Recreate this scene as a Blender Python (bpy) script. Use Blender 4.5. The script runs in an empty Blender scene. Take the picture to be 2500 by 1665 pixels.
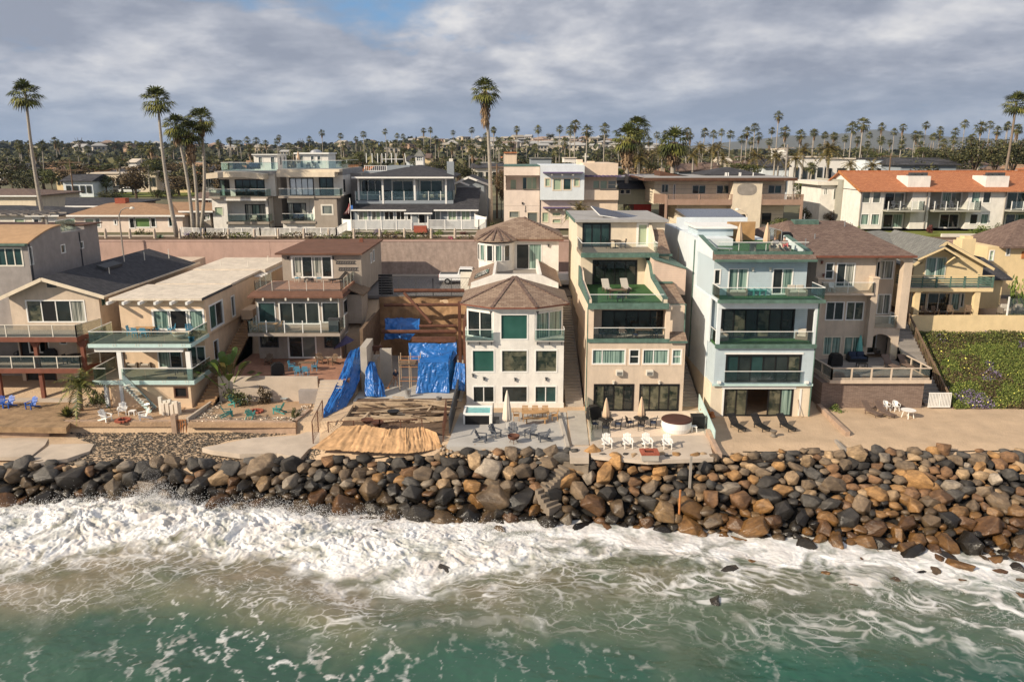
import bpy, math, random
import numpy as np
from mathutils import Vector, Matrix
SC=bpy.context.scene;COL=SC.collection;R=math.radians
F_=1944.;CX_=1250.;CY_=832.5;H_=21.8;P_=math.atan((832.5-372)/F_);s_,c_=math.sin(P_),math.cos(P_)
cam=bpy.data.objects.new('camera',bpy.data.cameras.new('camera'));COL.objects.link(cam);SC.camera=cam
cam.location=(0,0,H_);cam.rotation_euler=(math.pi/2-P_,0,0)
cam.data.sensor_width=36;cam.data.lens=36*F_/2500;cam.data.clip_start=.5;cam.data.clip_end=30000
SUND=Vector((1.55,1.0,-1.02)).normalized()
el=math.asin(-SUND.z);az=math.atan2(-SUND.x,-SUND.y)
sun=bpy.data.objects.new('sun',bpy.data.lights.new('sun','SUN'));COL.objects.link(sun)
sun.data.energy=5;sun.data.angle=R(.6);sun.data.color=(1,.86,.67)
sun.rotation_euler=SUND.to_track_quat('-Z','Y').to_euler()
SC.view_settings.view_transform='Standard';SC.view_settings.look='None';SC.view_settings.gamma=1
SC.view_settings.exposure=.26
W=bpy.data.worlds.new('World');SC.world=W;W.use_nodes=True
nt=W.node_tree;nt.nodes.clear()
def N(t,tree=None,**k):
 n=(tree or nt).nodes.new(t)
 for a,b in k.items(): setattr(n,a,b)
 return n
def ramp(tree,fac,stops):
 n=tree.nodes.new('ShaderNodeValToRGB');e=n.color_ramp.elements
 while len(e)<len(stops): e.new(.5)
 for i,(p,c) in enumerate(stops):
  e[i].position=p;e[i].color=(c,c,c,1) if not isinstance(c,tuple) else (*c,1)
 if fac is not None: tree.links.new(fac,n.inputs[0])
 return n.outputs[0]
def math_(tree,op,a,b=None,clamp=False):
 n=tree.nodes.new('ShaderNodeMath');n.operation=op;n.use_clamp=clamp
 for i,v in enumerate((a,b)):
  if v is None: continue
  if isinstance(v,(int,float)): n.inputs[i].default_value=v
  else: tree.links.new(v,n.inputs[i])
 return n.outputs[0]
def mix_(tree,f,a,b,mode='MIX'):
 n=tree.nodes.new('ShaderNodeMix');n.data_type='RGBA';n.blend_type=mode
 for i,v in ((0,f),(6,a),(7,b)):
  if isinstance(v,(int,float)): n.inputs[i].default_value=v
  elif isinstance(v,tuple): n.inputs[i].default_value=(*v,1) if len(v)==3 else v
  else: tree.links.new(v,n.inputs[i])
 return n.outputs[2]
def noise_(tree,vec,scale,detail=3,rough=.55,dist=0):
 n=tree.nodes.new('ShaderNodeTexNoise');n.inputs['Scale'].default_value=scale;n.inputs['Detail'].default_value=detail
 n.inputs['Roughness'].default_value=rough;n.inputs['Distortion'].default_value=dist
 if vec is not None: tree.links.new(vec,n.inputs['Vector'])
 return n.outputs[0]
L=nt.links
tc=N('ShaderNodeTexCoord');sx=N('ShaderNodeSeparateXYZ');L.new(tc.outputs['Generated'],sx.inputs[0])
zz=math_(nt,'ADD',math_(nt,'MAXIMUM',sx.outputs[2],0),.27)
cb=N('ShaderNodeCombineXYZ');L.new(math_(nt,'DIVIDE',sx.outputs[0],zz),cb.inputs[0]);L.new(math_(nt,'DIVIDE',sx.outputs[1],zz),cb.inputs[1]);cb.inputs[2].default_value=3.7
n1=noise_(nt,cb.outputs[0],1.25,6,.56,.1)
cb2=N('ShaderNodeVectorMath',operation='ADD');L.new(cb.outputs[0],cb2.inputs[0]);cb2.inputs[1].default_value=(4.3,-.35,8)
n2=noise_(nt,cb2.outputs[0],1.3,6,.55,.1)
n3=noise_(nt,cb.outputs[0],4,5,.6,.2)
dens=math_(nt,'ADD',math_(nt,'MULTIPLY',n1,.8),math_(nt,'MULTIPLY',n3,.22))
# lit edges: density falls off towards the sun
cbs=N('ShaderNodeVectorMath',operation='ADD');L.new(cb.outputs[0],cbs.inputs[0]);cbs.inputs[1].default_value=(-.13,-.12,0)
n1s=noise_(nt,cbs.outputs[0],1.25,6,.56,.1)
edge=math_(nt,'SUBTRACT',n1,n1s)
shade=math_(nt,'ADD',math_(nt,'MULTIPLY',edge,2.0),math_(nt,'ADD',math_(nt,'MULTIPLY',n2,.55),math_(nt,'MULTIPLY',n3,.3)))
cloud=ramp(nt,shade,[(.26,(3.5,3.8,4.6)),(.42,(4.7,4.95,5.7)),(.56,(6.5,6.6,7.1)),(.74,(9.2,9.0,8.9))])
sky=N('ShaderNodeTexSky',sky_type='NISHITA');sky.sun_disc=False;sky.sun_elevation=el;sky.sun_rotation=math.atan2(-SUND.x,-SUND.y)
sky.altitude=30;sky.air_density=1.0;sky.dust_density=.6;sky.ozone_density=1.5
blue=mix_(nt,.75,sky.outputs[0],(2.0,4.3,7.6))
cover=ramp(nt,dens,[(.29,0.),(.40,1.)])
csky=mix_(nt,cover,blue,cloud)
hor=ramp(nt,sx.outputs[2],[(.0,.85),(.035,.5),(.09,.08),(.2,0.)])
fin=mix_(nt,hor,csky,(3.7,4.7,6.1))
bg=N('ShaderNodeBackground');bg.inputs[1].default_value=.076;L.new(fin,bg.inputs[0])
wo=N('ShaderNodeOutputWorld');L.new(bg.outputs[0],wo.inputs[0])
class Fr:
 def __init__(s,ox,oy,k): s.ox,s.oy,s.k=ox,oy,k
 def px(s,x): return s.ox+x/s.k
 def py(s,y): return s.oy+y/s.k
S0=Fr(0,0,1)
Z1,Z2,Z3,Z4,Z5,Z6=Fr(0,520,2.703),Fr(560,520,2.613),Fr(1080,500,2.53),Fr(1380,480,2.375),Fr(1640,520,2.529),Fr(1960,520,2.613)
A1,A2,A3,A4,A5,A6=Fr(0,180,3.733),Fr(480,340,6.03),Fr(820,340,5.6),Fr(1180,260,5.226),Fr(1540,260,4.71),Fr(1960,220,4.126)
B1,B2,B3=Fr(0,940,2.738),Fr(760,1060,2.617),Fr(1600,1040,2.617)
def gy(fr,zy,z):
 v=(fr.py(zy)-CY_)/F_;return (H_-z)*(c_-v*s_)/(s_+v*c_)
def gz(fr,zy,Y):
 v=(fr.py(zy)-CY_)/F_;return H_-Y*(s_+v*c_)/(c_-v*s_)
def gx(fr,zx,zy,Y):
 v=(fr.py(zy)-CY_)/F_;return (fr.px(zx)-CX_)*(Y/(c_-v*s_))/F_
def G(fr,zx,zy,z):            # point on level z
 Y=gy(fr,zy,z);return Vector((gx(fr,zx,zy,Y),Y,z))
def sp(fr,zx,zy,X):           # point on the plane x=X
 v=(fr.py(zy)-CY_)/F_;d=X*F_/(fr.px(zx)-CX_);return d*(c_-v*s_), H_-d*(s_+v*c_)
def rect(fr,x0,y0,x1,y1,Y):
 ym=(y0+y1)/2;return gx(fr,x0,ym,Y),gx(fr,x1,ym,Y),gz(fr,y1,Y),gz(fr,y0,Y)
MT={}
def mat(name,col,rough=.8,var=.14,scale=1.3,bump=.15,bscale=30,kind='',metal=0,spec=.3,dirt=.12,k=.2,col2=None,emit=0):
 if name in MT: return MT[name]
 m=bpy.data.materials.new(name);m.use_nodes=True;t=m.node_tree;n=t.nodes;l=t.links
 b=n['Principled BSDF'];b.inputs['Roughness'].default_value=rough;b.inputs['Metallic'].default_value=metal
 b.inputs['Specular IOR Level'].default_value=spec
 tc=n.new('ShaderNodeTexCoord');V=tc.outputs['Object']
 lo=tuple(x*(1-var) for x in col);hi=tuple(min(1,x*(1+var)) for x in col)
 nz=noise_(t,V,scale,5,.65)
 c=mix_(t,ramp(t,nz,[(.3,0.),(.7,1.)]),lo,hi)
 if dirt:
  mp=n.new('ShaderNodeMapping');mp.inputs['Scale'].default_value=(.9,.9,.3);l.new(V,mp.inputs[0])
  d=noise_(t,mp.outputs[0],1.6,5,.7);c=mix_(t,ramp(t,d,[(.42,0.),(.8,dirt*2.2)]),c,tuple(x*.45 for x in col))
 h=noise_(t,V,bscale,3,.6)
 sp_=n.new('ShaderNodeSeparateXYZ');l.new(V,sp_.inputs[0])
 if kind in('siding','planks','corr','vert'):
  ax={'siding':2,'planks':1,'corr':0,'vert':0}[kind]
  fr_=math_(t,'FRACT',math_(t,'DIVIDE',sp_.outputs[ax],k))
  ln=ramp(t,fr_,[(0,0.),(.1,1.),(.95,1.),(1.,0.)])
  c=mix_(t,ln,tuple(x*.55 for x in col),c);h=math_(t,'ADD',math_(t,'MULTIPLY',fr_,1.2),math_(t,'MULTIPLY',h,.25));bump=max(bump,.5)
  if kind=='planks':
   w=n.new('ShaderNodeTexWhiteNoise');w.noise_dimensions='1D';l.new(math_(t,'FLOOR',math_(t,'DIVIDE',sp_.outputs[ax],k)),w.inputs['W'])
   c=mix_(t,math_(t,'MULTIPLY',w.outputs[0],.4),c,tuple(x*.5 for x in col))
 if kind in('shingle','tile','brick','stone'):
  bt=n.new('ShaderNodeTexBrick');mp=n.new('ShaderNodeMapping');l.new(V,mp.inputs[0])
  if kind in('brick','stone'): mp.inputs['Rotation'].default_value=(R(90),0,0)
  l.new(mp.outputs[0],bt.inputs[0]);bt.inputs['Scale'].default_value=1/k
  bt.inputs['Color1'].default_value=(*lo,1);bt.inputs['Color2'].default_value=(*(col2 or hi),1);bt.inputs['Mortar'].default_value=(*[x*.4 for x in col],1)
  bt.inputs['Mortar Size'].default_value=.035 if kind!='stone' else .05;bt.inputs['Brick Width'].default_value=1.1 if kind!='stone' else 1.7
  bt.inputs['Row Height'].default_value=.7 if kind!='stone' else .3;bt.inputs['Bias'].default_value=-.1
  c=mix_(t,.75,c,bt.outputs[0]);h=math_(t,'SUBTRACT',math_(t,'MULTIPLY',h,.4),bt.outputs[1]);bump=max(bump,.5)
 if kind=='leaf':
  g=n.new('ShaderNodeNewGeometry');c=ramp(t,g.outputs['Random Per Island'],[(0,tuple(x*.45 for x in col)),(.55,col),(1,col2 or tuple(x*1.8 for x in col))])
  b.inputs['Subsurface Weight'].default_value=0
 if kind=='cloth':
  bump=.3
 if kind=='obj':
  oi=n.new('ShaderNodeObjectInfo');c=mix_(t,1.,c,oi.outputs['Color'],'MULTIPLY')
 l.new(c,b.inputs['Base Color'])
 if bump:
  bp=n.new('ShaderNodeBump');bp.inputs['Strength'].default_value=bump;bp.inputs['Distance'].default_value=.02 if kind not in('ground',) else .06
  l.new(h,bp.inputs['Height']);l.new(bp.outputs[0],b.inputs['Normal'])
 if emit: b.inputs['Emission Strength'].default_value=emit
 MT[name]=m;return m
def glassmat(name,tint,fac,rough=.03):
 m=bpy.data.materials.new(name);m.use_nodes=True;t=m.node_tree;n=t.nodes;l=t.links;n.clear()
 tr=n.new('ShaderNodeBsdfTransparent');tr.inputs[0].default_value=(*tint,1)
 gl=n.new('ShaderNodeBsdfGlossy');gl.inputs['Color'].default_value=(.95,1,1,1);gl.inputs['Roughness'].default_value=rough
 lw=n.new('ShaderNodeFresnel');lw.inputs[0].default_value=1.5
 mx=n.new('ShaderNodeMixShader');l.new(math_(t,'ADD',math_(t,'MULTIPLY',lw.outputs[0],.8),fac),mx.inputs[0]);l.new(tr.outputs[0],mx.inputs[1]);l.new(gl.outputs[0],mx.inputs[2])
 o=n.new('ShaderNodeOutputMaterial');l.new(mx.outputs[0],o.inputs[0]);MT[name]=m;return m
def panemat(name,col,col2,pat='none',rough=.04):
 m=bpy.data.materials.new(name);m.use_nodes=True;t=m.node_tree;n=t.nodes;l=t.links
 b=n['Principled BSDF'];b.inputs['Roughness'].default_value=rough;b.inputs['Specular IOR Level'].default_value=.5
 b.inputs['Coat Weight'].default_value=.35;b.inputs['Coat Roughness'].default_value=.02
 tc=n.new('ShaderNodeTexCoord');V=tc.outputs['Object'];mp=n.new('ShaderNodeMapping');l.new(V,mp.inputs[0])
 if pat=='curtain':
  mp.inputs['Scale'].default_value=(5.5,5.5,.12);h=noise_(t,mp.outputs[0],1.5,2,.5)
  c=ramp(t,h,[(.38,col),(.5,tuple((a+b)/2 for a,b in zip(col,col2))),(.62,col2)])
 elif pat=='blind':
  sp_=n.new('ShaderNodeSeparateXYZ');l.new(V,sp_.inputs[0]);f=math_(t,'FRACT',math_(t,'MULTIPLY',sp_.outputs[2],9))
  c=mix_(t,ramp(t,f,[(0,0.),(.3,1.)]),tuple(x*.85 for x in col),col);c=mix_(t,ramp(t,noise_(t,V,.4,1),[(.45,0.),(.5,1.)]),c,col2)
 elif pat=='room':
  # things standing inside the room, seen dimly through the pane
  mp.inputs['Scale'].default_value=(1.1,1.1,1.7);vo=n.new('ShaderNodeTexVoronoi');vo.distance='CHEBYCHEV';vo.inputs['Scale'].default_value=1.25;l.new(mp.outputs[0],vo.inputs[0])
  c=mix_(t,ramp(t,math_(t,'FRACT',math_(t,'MULTIPLY',vo.outputs[1],3.3)),[(.5,0.),(.56,1.)]),col,col2)
  c=mix_(t,.5,c,mix_(t,ramp(t,noise_(t,V,1.6,2),[(.4,0.),(.6,1.)]),col,col2))
 else:
  c=mix_(t,ramp(t,noise_(t,V,.5,2,.5),[(.35,0.),(.65,1.)]),col,col2)
 l.new(c,b.inputs['Base Color'])
 bp=n.new('ShaderNodeBump');bp.inputs['Strength'].default_value=.04;l.new(noise_(t,V,.9,1),bp.inputs['Height']);l.new(bp.outputs[0],b.inputs['Normal'])
 MT[name]=m;return m
glassmat('glass_clear',(.96,.985,.975),.03);glassmat('glass_teal',(.84,.94,.915),.05);glassmat('glass_smoke',(.82,.82,.8),.06)
mat('leafygrass',(.16,.18,.04),.95,var=.3,scale=.3,bump=0,dirt=0);panemat('g_dark',(.010,.014,.014),(.03,.036,.034));panemat('g_teal',(.014,.032,.032),(.028,.065,.062));panemat('g_room',(.018,.026,.02),(.13,.125,.085),'room')
panemat('g_curt',(.05,.10,.09),(.30,.42,.36),'curtain');panemat('g_wcurt',(.08,.09,.08),(.50,.50,.44),'curtain');panemat('g_blind',(.38,.47,.33),(.33,.42,.30),'blind',.2)
panemat('g_grey',(.12,.14,.13),(.2,.22,.2),'blind');panemat('g_blindgreen',(.17,.27,.10),(.09,.16,.07));panemat('g_green',(.018,.07,.056),(.035,.11,.09))
mat('white',(.80,.79,.76),.5,var=.05,dirt=.05,bump=.03);mat('offwhite',(.70,.66,.58),.7,var=.07,dirt=.08)
mat('cream',(.70,.53,.37),.85,bump=.25,dirt=.14,var=.08);mat('yellow',(.74,.58,.34),.85,bump=.25,dirt=.1,var=.07);mat('palecream',(.72,.62,.48),.85,bump=.25,dirt=.14,var=.07)
mat('whitestucco',(.76,.73,.68),.85,var=.08,bump=.2,dirt=.17);mat('peach',(.72,.58,.45),.85,var=.07,bump=.25,dirt=.12);mat('pinkstucco',(.74,.62,.53),.85,var=.06,bump=.25,dirt=.12)
mat('taupe',(.36,.31,.26),.85,var=.08,bump=.25,dirt=.16);mat('tan',(.60,.49,.385),.85,var=.07,bump=.25,dirt=.2);mat('greystucco',(.31,.28,.265),.9,var=.12,bump=.3,dirt=.14)
mat('bluewhite',(.66,.71,.74),.75,var=.05,bump=.15,dirt=.08);mat('bluesiding',(.50,.59,.64),.65,kind='siding',k=.17,var=.06,dirt=.08);mat('peachsiding',(.66,.50,.40),.7,kind='siding',k=.17,var=.05)
mat('greysiding',(.30,.34,.38),.7,kind='siding',k=.16,var=.06,dirt=.1);mat('creamsiding',(.76,.66,.51),.7,kind='siding',k=.6,var=.05,dirt=.12)
mat('brownpaint',(.36,.24,.18),.8,var=.1,dirt=.15);mat('brown',(.11,.055,.035),.7,var=.2,bump=.2);mat('redbrown',(.19,.07,.045),.65,var=.2,bump=.2);mat('greentrim',(.10,.17,.14),.65,var=.3,dirt=.35,scale=3);mat('bluegreen',(.50,.66,.64),.6,var=.06)
mat('black',(.012,.012,.013),.45,var=.2,bump=.05);mat('darkgrey',(.06,.062,.066),.6,var=.2);mat('grey',(.25,.25,.25),.6,var=.1);mat('metal',(.5,.5,.5),.35,metal=.8,var=.05,dirt=.05)
mat('shingle_dark',(.045,.045,.052),.9,kind='shingle',k=.32,col2=(.085,.083,.09));mat('shingle_brown',(.15,.10,.082),.9,kind='shingle',k=.32,col2=(.24,.17,.135));mat('shingle_tan',(.24,.165,.12),.85,kind='shingle',k=.42,col2=(.36,.27,.20))
mat('shingle_grey',(.17,.17,.16),.9,kind='shingle',k=.32,col2=(.25,.25,.23));mat('roof_tan',(.36,.22,.13),.9,kind='shingle',k=.3,col2=(.45,.28,.17));mat('tile_red',(.42,.155,.07),.8,kind='shingle',k=.3,col2=(.52,.22,.10))
mat('roof_brownflat',(.15,.075,.05),.85,var=.2,scale=.6,dirt=.25);mat('roof_white',(.66,.58,.48),.8,var=.10,scale=.35,dirt=.3,bump=.1);mat('roof_grey',(.33,.32,.31),.9,var=.15,scale=.5);mat('roof_orange',(.42,.27,.155),.9,var=.12,bump=.3)
mat('deck',(.30,.24,.18),.7,kind='planks',k=.15,var=.15);mat('deckgrey',(.33,.30,.27),.7,kind='planks',k=.15,var=.12);mat('turf',(.035,.10,.03),.95,var=.35,scale=4,bump=.6,bscale=90,dirt=0)
mat('concrete',(.42,.38,.33),.85,var=.14,scale=.7,bump=.3,dirt=.0);mat('concrete2',(.50,.42,.34),.9,var=.16,scale=.5,bump=.4,dirt=.0);mat('patio',(.43,.41,.38),.8,var=.1,scale=.5,bump=.15,dirt=0)
mat('oldwall',(.42,.30,.22),.9,var=.22,scale=.8,bump=.4,dirt=.3);mat('stonewall',(.26,.19,.155),.9,kind='stone',k=.24,col2=(.38,.29,.24));mat('brickpatio',(.33,.17,.11),.9,var=.25,scale=2,bump=.3)
mat('sand',(.50,.37,.25),.95,var=.13,scale=.55,bump=.9,bscale=7,kind='ground',dirt=0);mat('sand2',(.40,.27,.17),.95,var=.2,scale=.6,bump=.9,bscale=6,kind='ground',dirt=0);mat('stepgrey',(.21,.17,.13),.9,var=.2,bump=.3);mat('drygrass',(.32,.215,.125),.95,var=.35,scale=1.2,bump=.9,bscale=12,kind='ground',dirt=0)
mat('soil',(.13,.085,.055),.95,var=.3,scale=1.2,bump=.8,bscale=6,kind='ground',dirt=0);mat('clay',(.34,.21,.115),.95,var=.35,scale=.5,bump=1,bscale=3,kind='ground',dirt=.2);mat('townground',(.13,.12,.07),.95,var=.35,scale=.05,bump=.2,bscale=2,kind='ground',dirt=0)
mat('asphalt',(.17,.16,.155),.9,var=.12,scale=.3,bump=.3,dirt=0);mat('retwall',(.46,.32,.27),.95,var=.14,scale=.28,bump=.6,bscale=5,dirt=.16);mat('retwall2',(.37,.29,.25),.95,var=.2,scale=2.2,bump=.9,bscale=7,dirt=.3)
mat('wood',(.44,.26,.12),.65,var=.2,bump=.2);mat('lumber',(.46,.35,.24),.8,var=.25,scale=2,bump=.3);mat('lumberdark',(.17,.115,.075),.85,var=.3,scale=2,bump=.3);mat('woodgrey',(.30,.27,.24),.85,var=.2,kind='vert',k=.18)
mat('rust',(.115,.05,.032),.85,var=.35,scale=3,bump=.4);mat('rustorange',(.42,.17,.06),.8,var=.3,scale=3);mat('tarp',(.012,.115,.38),.38,var=.22,scale=2,bump=.35,bscale=5,spec=.55,dirt=.0);mat('tarpdark',(.02,.04,.18),.5,var=.3)
mat('mesh_cloth',(.54,.33,.17),.85,var=.3,scale=1.1,bump=.4,kind='cloth',dirt=.35)
mat('w_chair',(.82,.80,.76),.45,var=.04,dirt=0);mat('b_chair',(.03,.12,.46),.45,var=.1,dirt=0);mat('t_chair',(.06,.27,.25),.5,var=.12,dirt=0);mat('g_chair',(.09,.10,.12),.55,var=.1,dirt=0);mat('blue_chair',(.08,.27,.40),.5,var=.1,dirt=0)
mat('k_chair',(.02,.019,.019),.5,var=.15,dirt=0);mat('br_chair',(.17,.12,.095),.65,var=.15,dirt=0);mat('wicker',(.19,.16,.13),.8,var=.3,scale=20,bump=.5);mat('cushion',(.48,.44,.38),.9,var=.1,dirt=0);mat('cushdark',(.035,.05,.09),.9,var=.2,dirt=0)
mat('slats',(.32,.37,.38),.6,var=.2,dirt=0);mat('umb_beige',(.62,.45,.31),.85,var=.08,dirt=.1);mat('umb_cream',(.72,.64,.54),.85,var=.06,dirt=.1);mat('umb_teal',(.02,.42,.50),.8,var=.1,dirt=0);mat('umb_mint',(.20,.55,.50),.8,var=.1,dirt=0)
mat('tubwater',(.12,.42,.44),.08,var=.2,scale=4,bump=.5,bscale=9,spec=.6,dirt=0);mat('tubcover',(.075,.03,.022),.6,var=.2);mat('redbrick',(.36,.10,.06),.85,kind='brick',k=.2)
mat('trunk',(.25,.20,.155),.95,var=.25,scale=6,bump=.9,bscale=14,kind='siding',k=.16);mat('trunkpale',(.38,.34,.29),.9,var=.3,scale=7,bump=.9,bscale=12,kind='siding',k=.22);mat('bark',(.12,.085,.06),.95,var=.3,bump=.8)
mat('frond',(.070,.085,.020),.5,kind='leaf',col2=(.30,.28,.07),bump=0);mat('frondfar',(.060,.070,.024),.6,kind='leaf',col2=(.20,.18,.06),bump=0);mat('frondgold',(.10,.085,.025),.6,kind='leaf',col2=(.30,.21,.07),bump=0)
mat('skirt',(.25,.165,.095),.9,kind='leaf',col2=(.42,.30,.19),bump=0);mat('leafdark',(.050,.056,.023),.7,kind='leaf',col2=(.15,.135,.055),bump=0);mat('leafmid',(.065,.08,.024),.7,kind='leaf',col2=(.17,.17,.05),bump=0)
mat('leafbright',(.10,.15,.03),.6,kind='leaf',col2=(.26,.30,.07),bump=0);mat('leafbrown',(.09,.065,.035),.8,kind='leaf',col2=(.17,.12,.06),bump=0);mat('agave',(.10,.15,.10),.5,kind='leaf',col2=(.25,.31,.20),bump=0)
mat('iceplant',(.11,.15,.03),.8,kind='leaf',col2=(.27,.29,.07),bump=0);mat('purple',(.16,.12,.22),.8,kind='leaf',col2=(.32,.25,.40),bump=0);mat('pinkflower',(.42,.04,.12),.8,kind='leaf',col2=(.70,.25,.35),bump=0);mat('yellowflower',(.75,.68,.15),.8,kind='leaf',bump=0);mat('redleaf',(.15,.05,.045),.8,kind='leaf',col2=(.28,.10,.08),bump=0)
mat('skin',(.50,.30,.21),.6,var=.05,dirt=0);mat('carwhite',(.72,.73,.75),.25,var=.02,dirt=0,bump=0,spec=.6);mat('solar',(.02,.025,.05),.15,var=.2,kind='vert',k=1.0,spec=.6)
mat('red',(.45,.04,.03),.6);mat('flagred',(.5,.12,.12),.8);mat('greenclay',(.05,.17,.13),.5);mat('terracotta',(.5,.2,.1),.8);mat('umb_purple',(.12,.11,.22),.8,var=.1);mat('purplewood',(.13,.10,.20),.7,var=.15,dirt=.1);mat('blueleaf',(.07,.14,.35),.6);mat('bluepaint',(.05,.16,.5),.5)
mat('farhouse',(.62,.57,.50),.9,kind='obj',var=.08,dirt=0,bump=0);mat('farroof',(.5,.5,.5),.9,kind='obj',var=.15,bump=0)
WL={}
def wl(o): return WL.get(o.name,Vector((0,0,0))) if o is not None else Vector((0,0,0))
def tag(o,label=None,cat=None,group=None,kind=None):
 if label: o['label']=label
 if cat: o['category']=cat
 if group: o['group']=group
 if kind: o['kind']=kind
 return o
def empty(name,loc,label=None,cat=None,group=None):
 o=bpy.data.objects.new(name,None);COL.objects.link(o);o.location=loc;o.empty_display_size=.2;WL[o.name]=Vector(loc);return tag(o,label,cat,group)
class MB:
 def __init__(s): s.v=[];s.f=[];s.M=None
 def add(s,vs,fs):
  b=len(s.v);s.v+=[tuple(s.M@Vector(p)) if s.M else tuple(p) for p in vs];s.f+=[tuple(i+b for i in q) for q in fs];return s
 def box(s,x0,x1,y0,y1,z0,z1):
  return s.add([(x0,y0,z0),(x1,y0,z0),(x1,y1,z0),(x0,y1,z0),(x0,y0,z1),(x1,y0,z1),(x1,y1,z1),(x0,y1,z1)],[(0,3,2,1),(4,5,6,7),(0,1,5,4),(1,2,6,5),(2,3,7,6),(3,0,4,7)])
 def beam(s,a,b,w,h=None,up=Vector((0,0,1))):
  a=Vector(a);b=Vector(b);d=(b-a).normalized();h=h or w
  if abs(d.dot(up))>.98: up=Vector((0,1,0))
  x=d.cross(up).normalized()*w/2;y=x.cross(d).normalized()*h/2
  return s.add([a-x-y,a+x-y,a+x+y,a-x+y,b-x-y,b+x-y,b+x+y,b-x+y],[(0,1,2,3),(7,6,5,4),(4,5,1,0),(5,6,2,1),(6,7,3,2),(7,4,0,3)])
 def poly(s,*p): return s.add(p,[tuple(range(len(p)))])
 def prism(s,pts,vec):
  n=len(pts);vec=Vector(vec);pts=[Vector(p) for p in pts]
  return s.add(pts+[p+vec for p in pts],[tuple(range(n))[::-1],tuple(range(n,2*n))]+[(i,(i+1)%n,(i+1)%n+n,i+n) for i in range(n)])
 def tube(s,pts,r,n=6,caps=True):
  pts=[Vector(p) for p in pts];rs=r if isinstance(r,(list,tuple)) else [r]*len(pts);vs=[];fs=[]
  for i,p in enumerate(pts):
   d=(pts[min(i+1,len(pts)-1)]-pts[max(i-1,0)]).normalized();u=Vector((0,0,1)) if abs(d.z)<.9 else Vector((0,1,0))
   x=d.cross(u).normalized();y=d.cross(x)
   vs+=[p+(x*math.cos(2*math.pi*k/n)+y*math.sin(2*math.pi*k/n))*rs[i] for k in range(n)]
  for i in range(len(pts)-1): fs+=[(i*n+k,i*n+(k+1)%n,(i+1)*n+(k+1)%n,(i+1)*n+k) for k in range(n)]
  if caps: fs+=[tuple(range(n))[::-1],tuple(range((len(pts)-1)*n,len(pts)*n))]
  return s.add(vs,fs)
 def lathe(s,prof,c=(0,0,0),n=20,a0=0,a1=2*math.pi,capb=True,capt=True):
  full=abs(a1-a0-2*math.pi)<1e-6;m=n if full else n+1;vs=[];fs=[]
  for r,z in prof: vs+=[(c[0]+r*math.cos(a0+(a1-a0)*k/n),c[1]+r*math.sin(a0+(a1-a0)*k/n),c[2]+z) for k in range(m)]
  for i in range(len(prof)-1): fs+=[(i*m+k,i*m+(k+1)%m,(i+1)*m+(k+1)%m,(i+1)*m+k) for k in range(n)]
  if full and capb: fs.append(tuple(range(m))[::-1])
  if full and capt: fs.append(tuple(range((len(prof)-1)*m,len(prof)*m)))
  return s.add(vs,fs)
 def wall(s,o,U,V,w,h,holes,depth,inn):
  """plane with rectangular openings (u0,u1,v0,v1) and reveals going inward"""
  o=Vector(o);U=Vector(U);V=Vector(V);inn=Vector(inn)*depth
  holes=[(max(.02,a),min(w-.02,b),max(.0,c),min(h-.02,d)) for a,b,c,d in holes];holes=[q for q in holes if q[1]>q[0] and q[3]>q[2]]
  us=sorted({0,w,*[q[0] for q in holes],*[q[1] for q in holes]});vs=sorted({0,h,*[q[2] for q in holes],*[q[3] for q in holes]})
  P=lambda a,b: o+U*a+V*b
  for i in range(len(us)-1):
   for j in range(len(vs)-1):
    a,b,c,d=us[i],us[i+1],vs[j],vs[j+1];m=((a+b)/2,(c+d)/2)
    if any(q[0]<m[0]<q[1] and q[2]<m[1]<q[3] for q in holes): continue
    s.poly(P(a,c),P(b,c),P(b,d),P(a,d))
  for a,b,c,d in holes:
   for p,q in ((P(a,c),P(b,c)),(P(b,c),P(b,d)),(P(b,d),P(a,d)),(P(a,d),P(a,c))): s.poly(p,p+inn,q+inn,q)
 def hip(s,x0,x1,y0,y1,z,h,th=.18,ridge=None,gable=False):
  """hip or gable roof, ridge along the longer side"""
  if ridge is None:
   if (x1-x0)>(y1-y0): m=(y0+y1)/2;i=0 if gable else (y1-y0)/2;ridge=((x0+i,m),(x1-i,m))
   else: m=(x0+x1)/2;i=0 if gable else (x1-x0)/2;ridge=((m,y0+i),(m,y1-i))
  (ax,ay),(bx,by)=ridge;lo=[(x0,y0,z),(x1,y0,z),(x1,y1,z),(x0,y1,z)];up=[(x,y,z+th) for x,y,_ in lo]
  v=lo+up+[(ax,ay,z+th+h),(bx,by,z+th+h)]
  if abs(ax-bx)>=abs(ay-by): top=[(4,5,9,8),(5,6,9),(6,7,8,9),(7,4,8)]
  else: top=[(4,5,8),(5,6,9,8),(6,7,9),(7,4,8,9)]
  return s.add(v,[(3,2,1,0),(0,1,5,4),(1,2,6,5),(2,3,7,6),(3,0,4,7)]+top)
 def build(s,name,m,parent=None,label=None,cat=None,group=None,kind=None,smooth=False,bevel=0):
  if not s.v: return None
  me=bpy.data.meshes.new(name);o_=wl(parent);own=None
  if parent is None and kind!='structure' and kind!='stuff':
   a=np.array(s.v);own=Vector(((a[:,0].min()+a[:,0].max())/2,(a[:,1].min()+a[:,1].max())/2,a[:,2].min()));o_=own
  me.from_pydata([(p[0]-o_[0],p[1]-o_[1],p[2]-o_[2]) for p in s.v],[],s.f);me.materials.append(MT[m] if isinstance(m,str) else m)
  o=bpy.data.objects.new(name,me);COL.objects.link(o)
  if own is not None: o.location=own
  if parent is not None: o.parent=parent
  WL[o.name]=o_.copy()
  if smooth: me.polygons.foreach_set('use_smooth',[True]*len(me.polygons))
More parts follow.
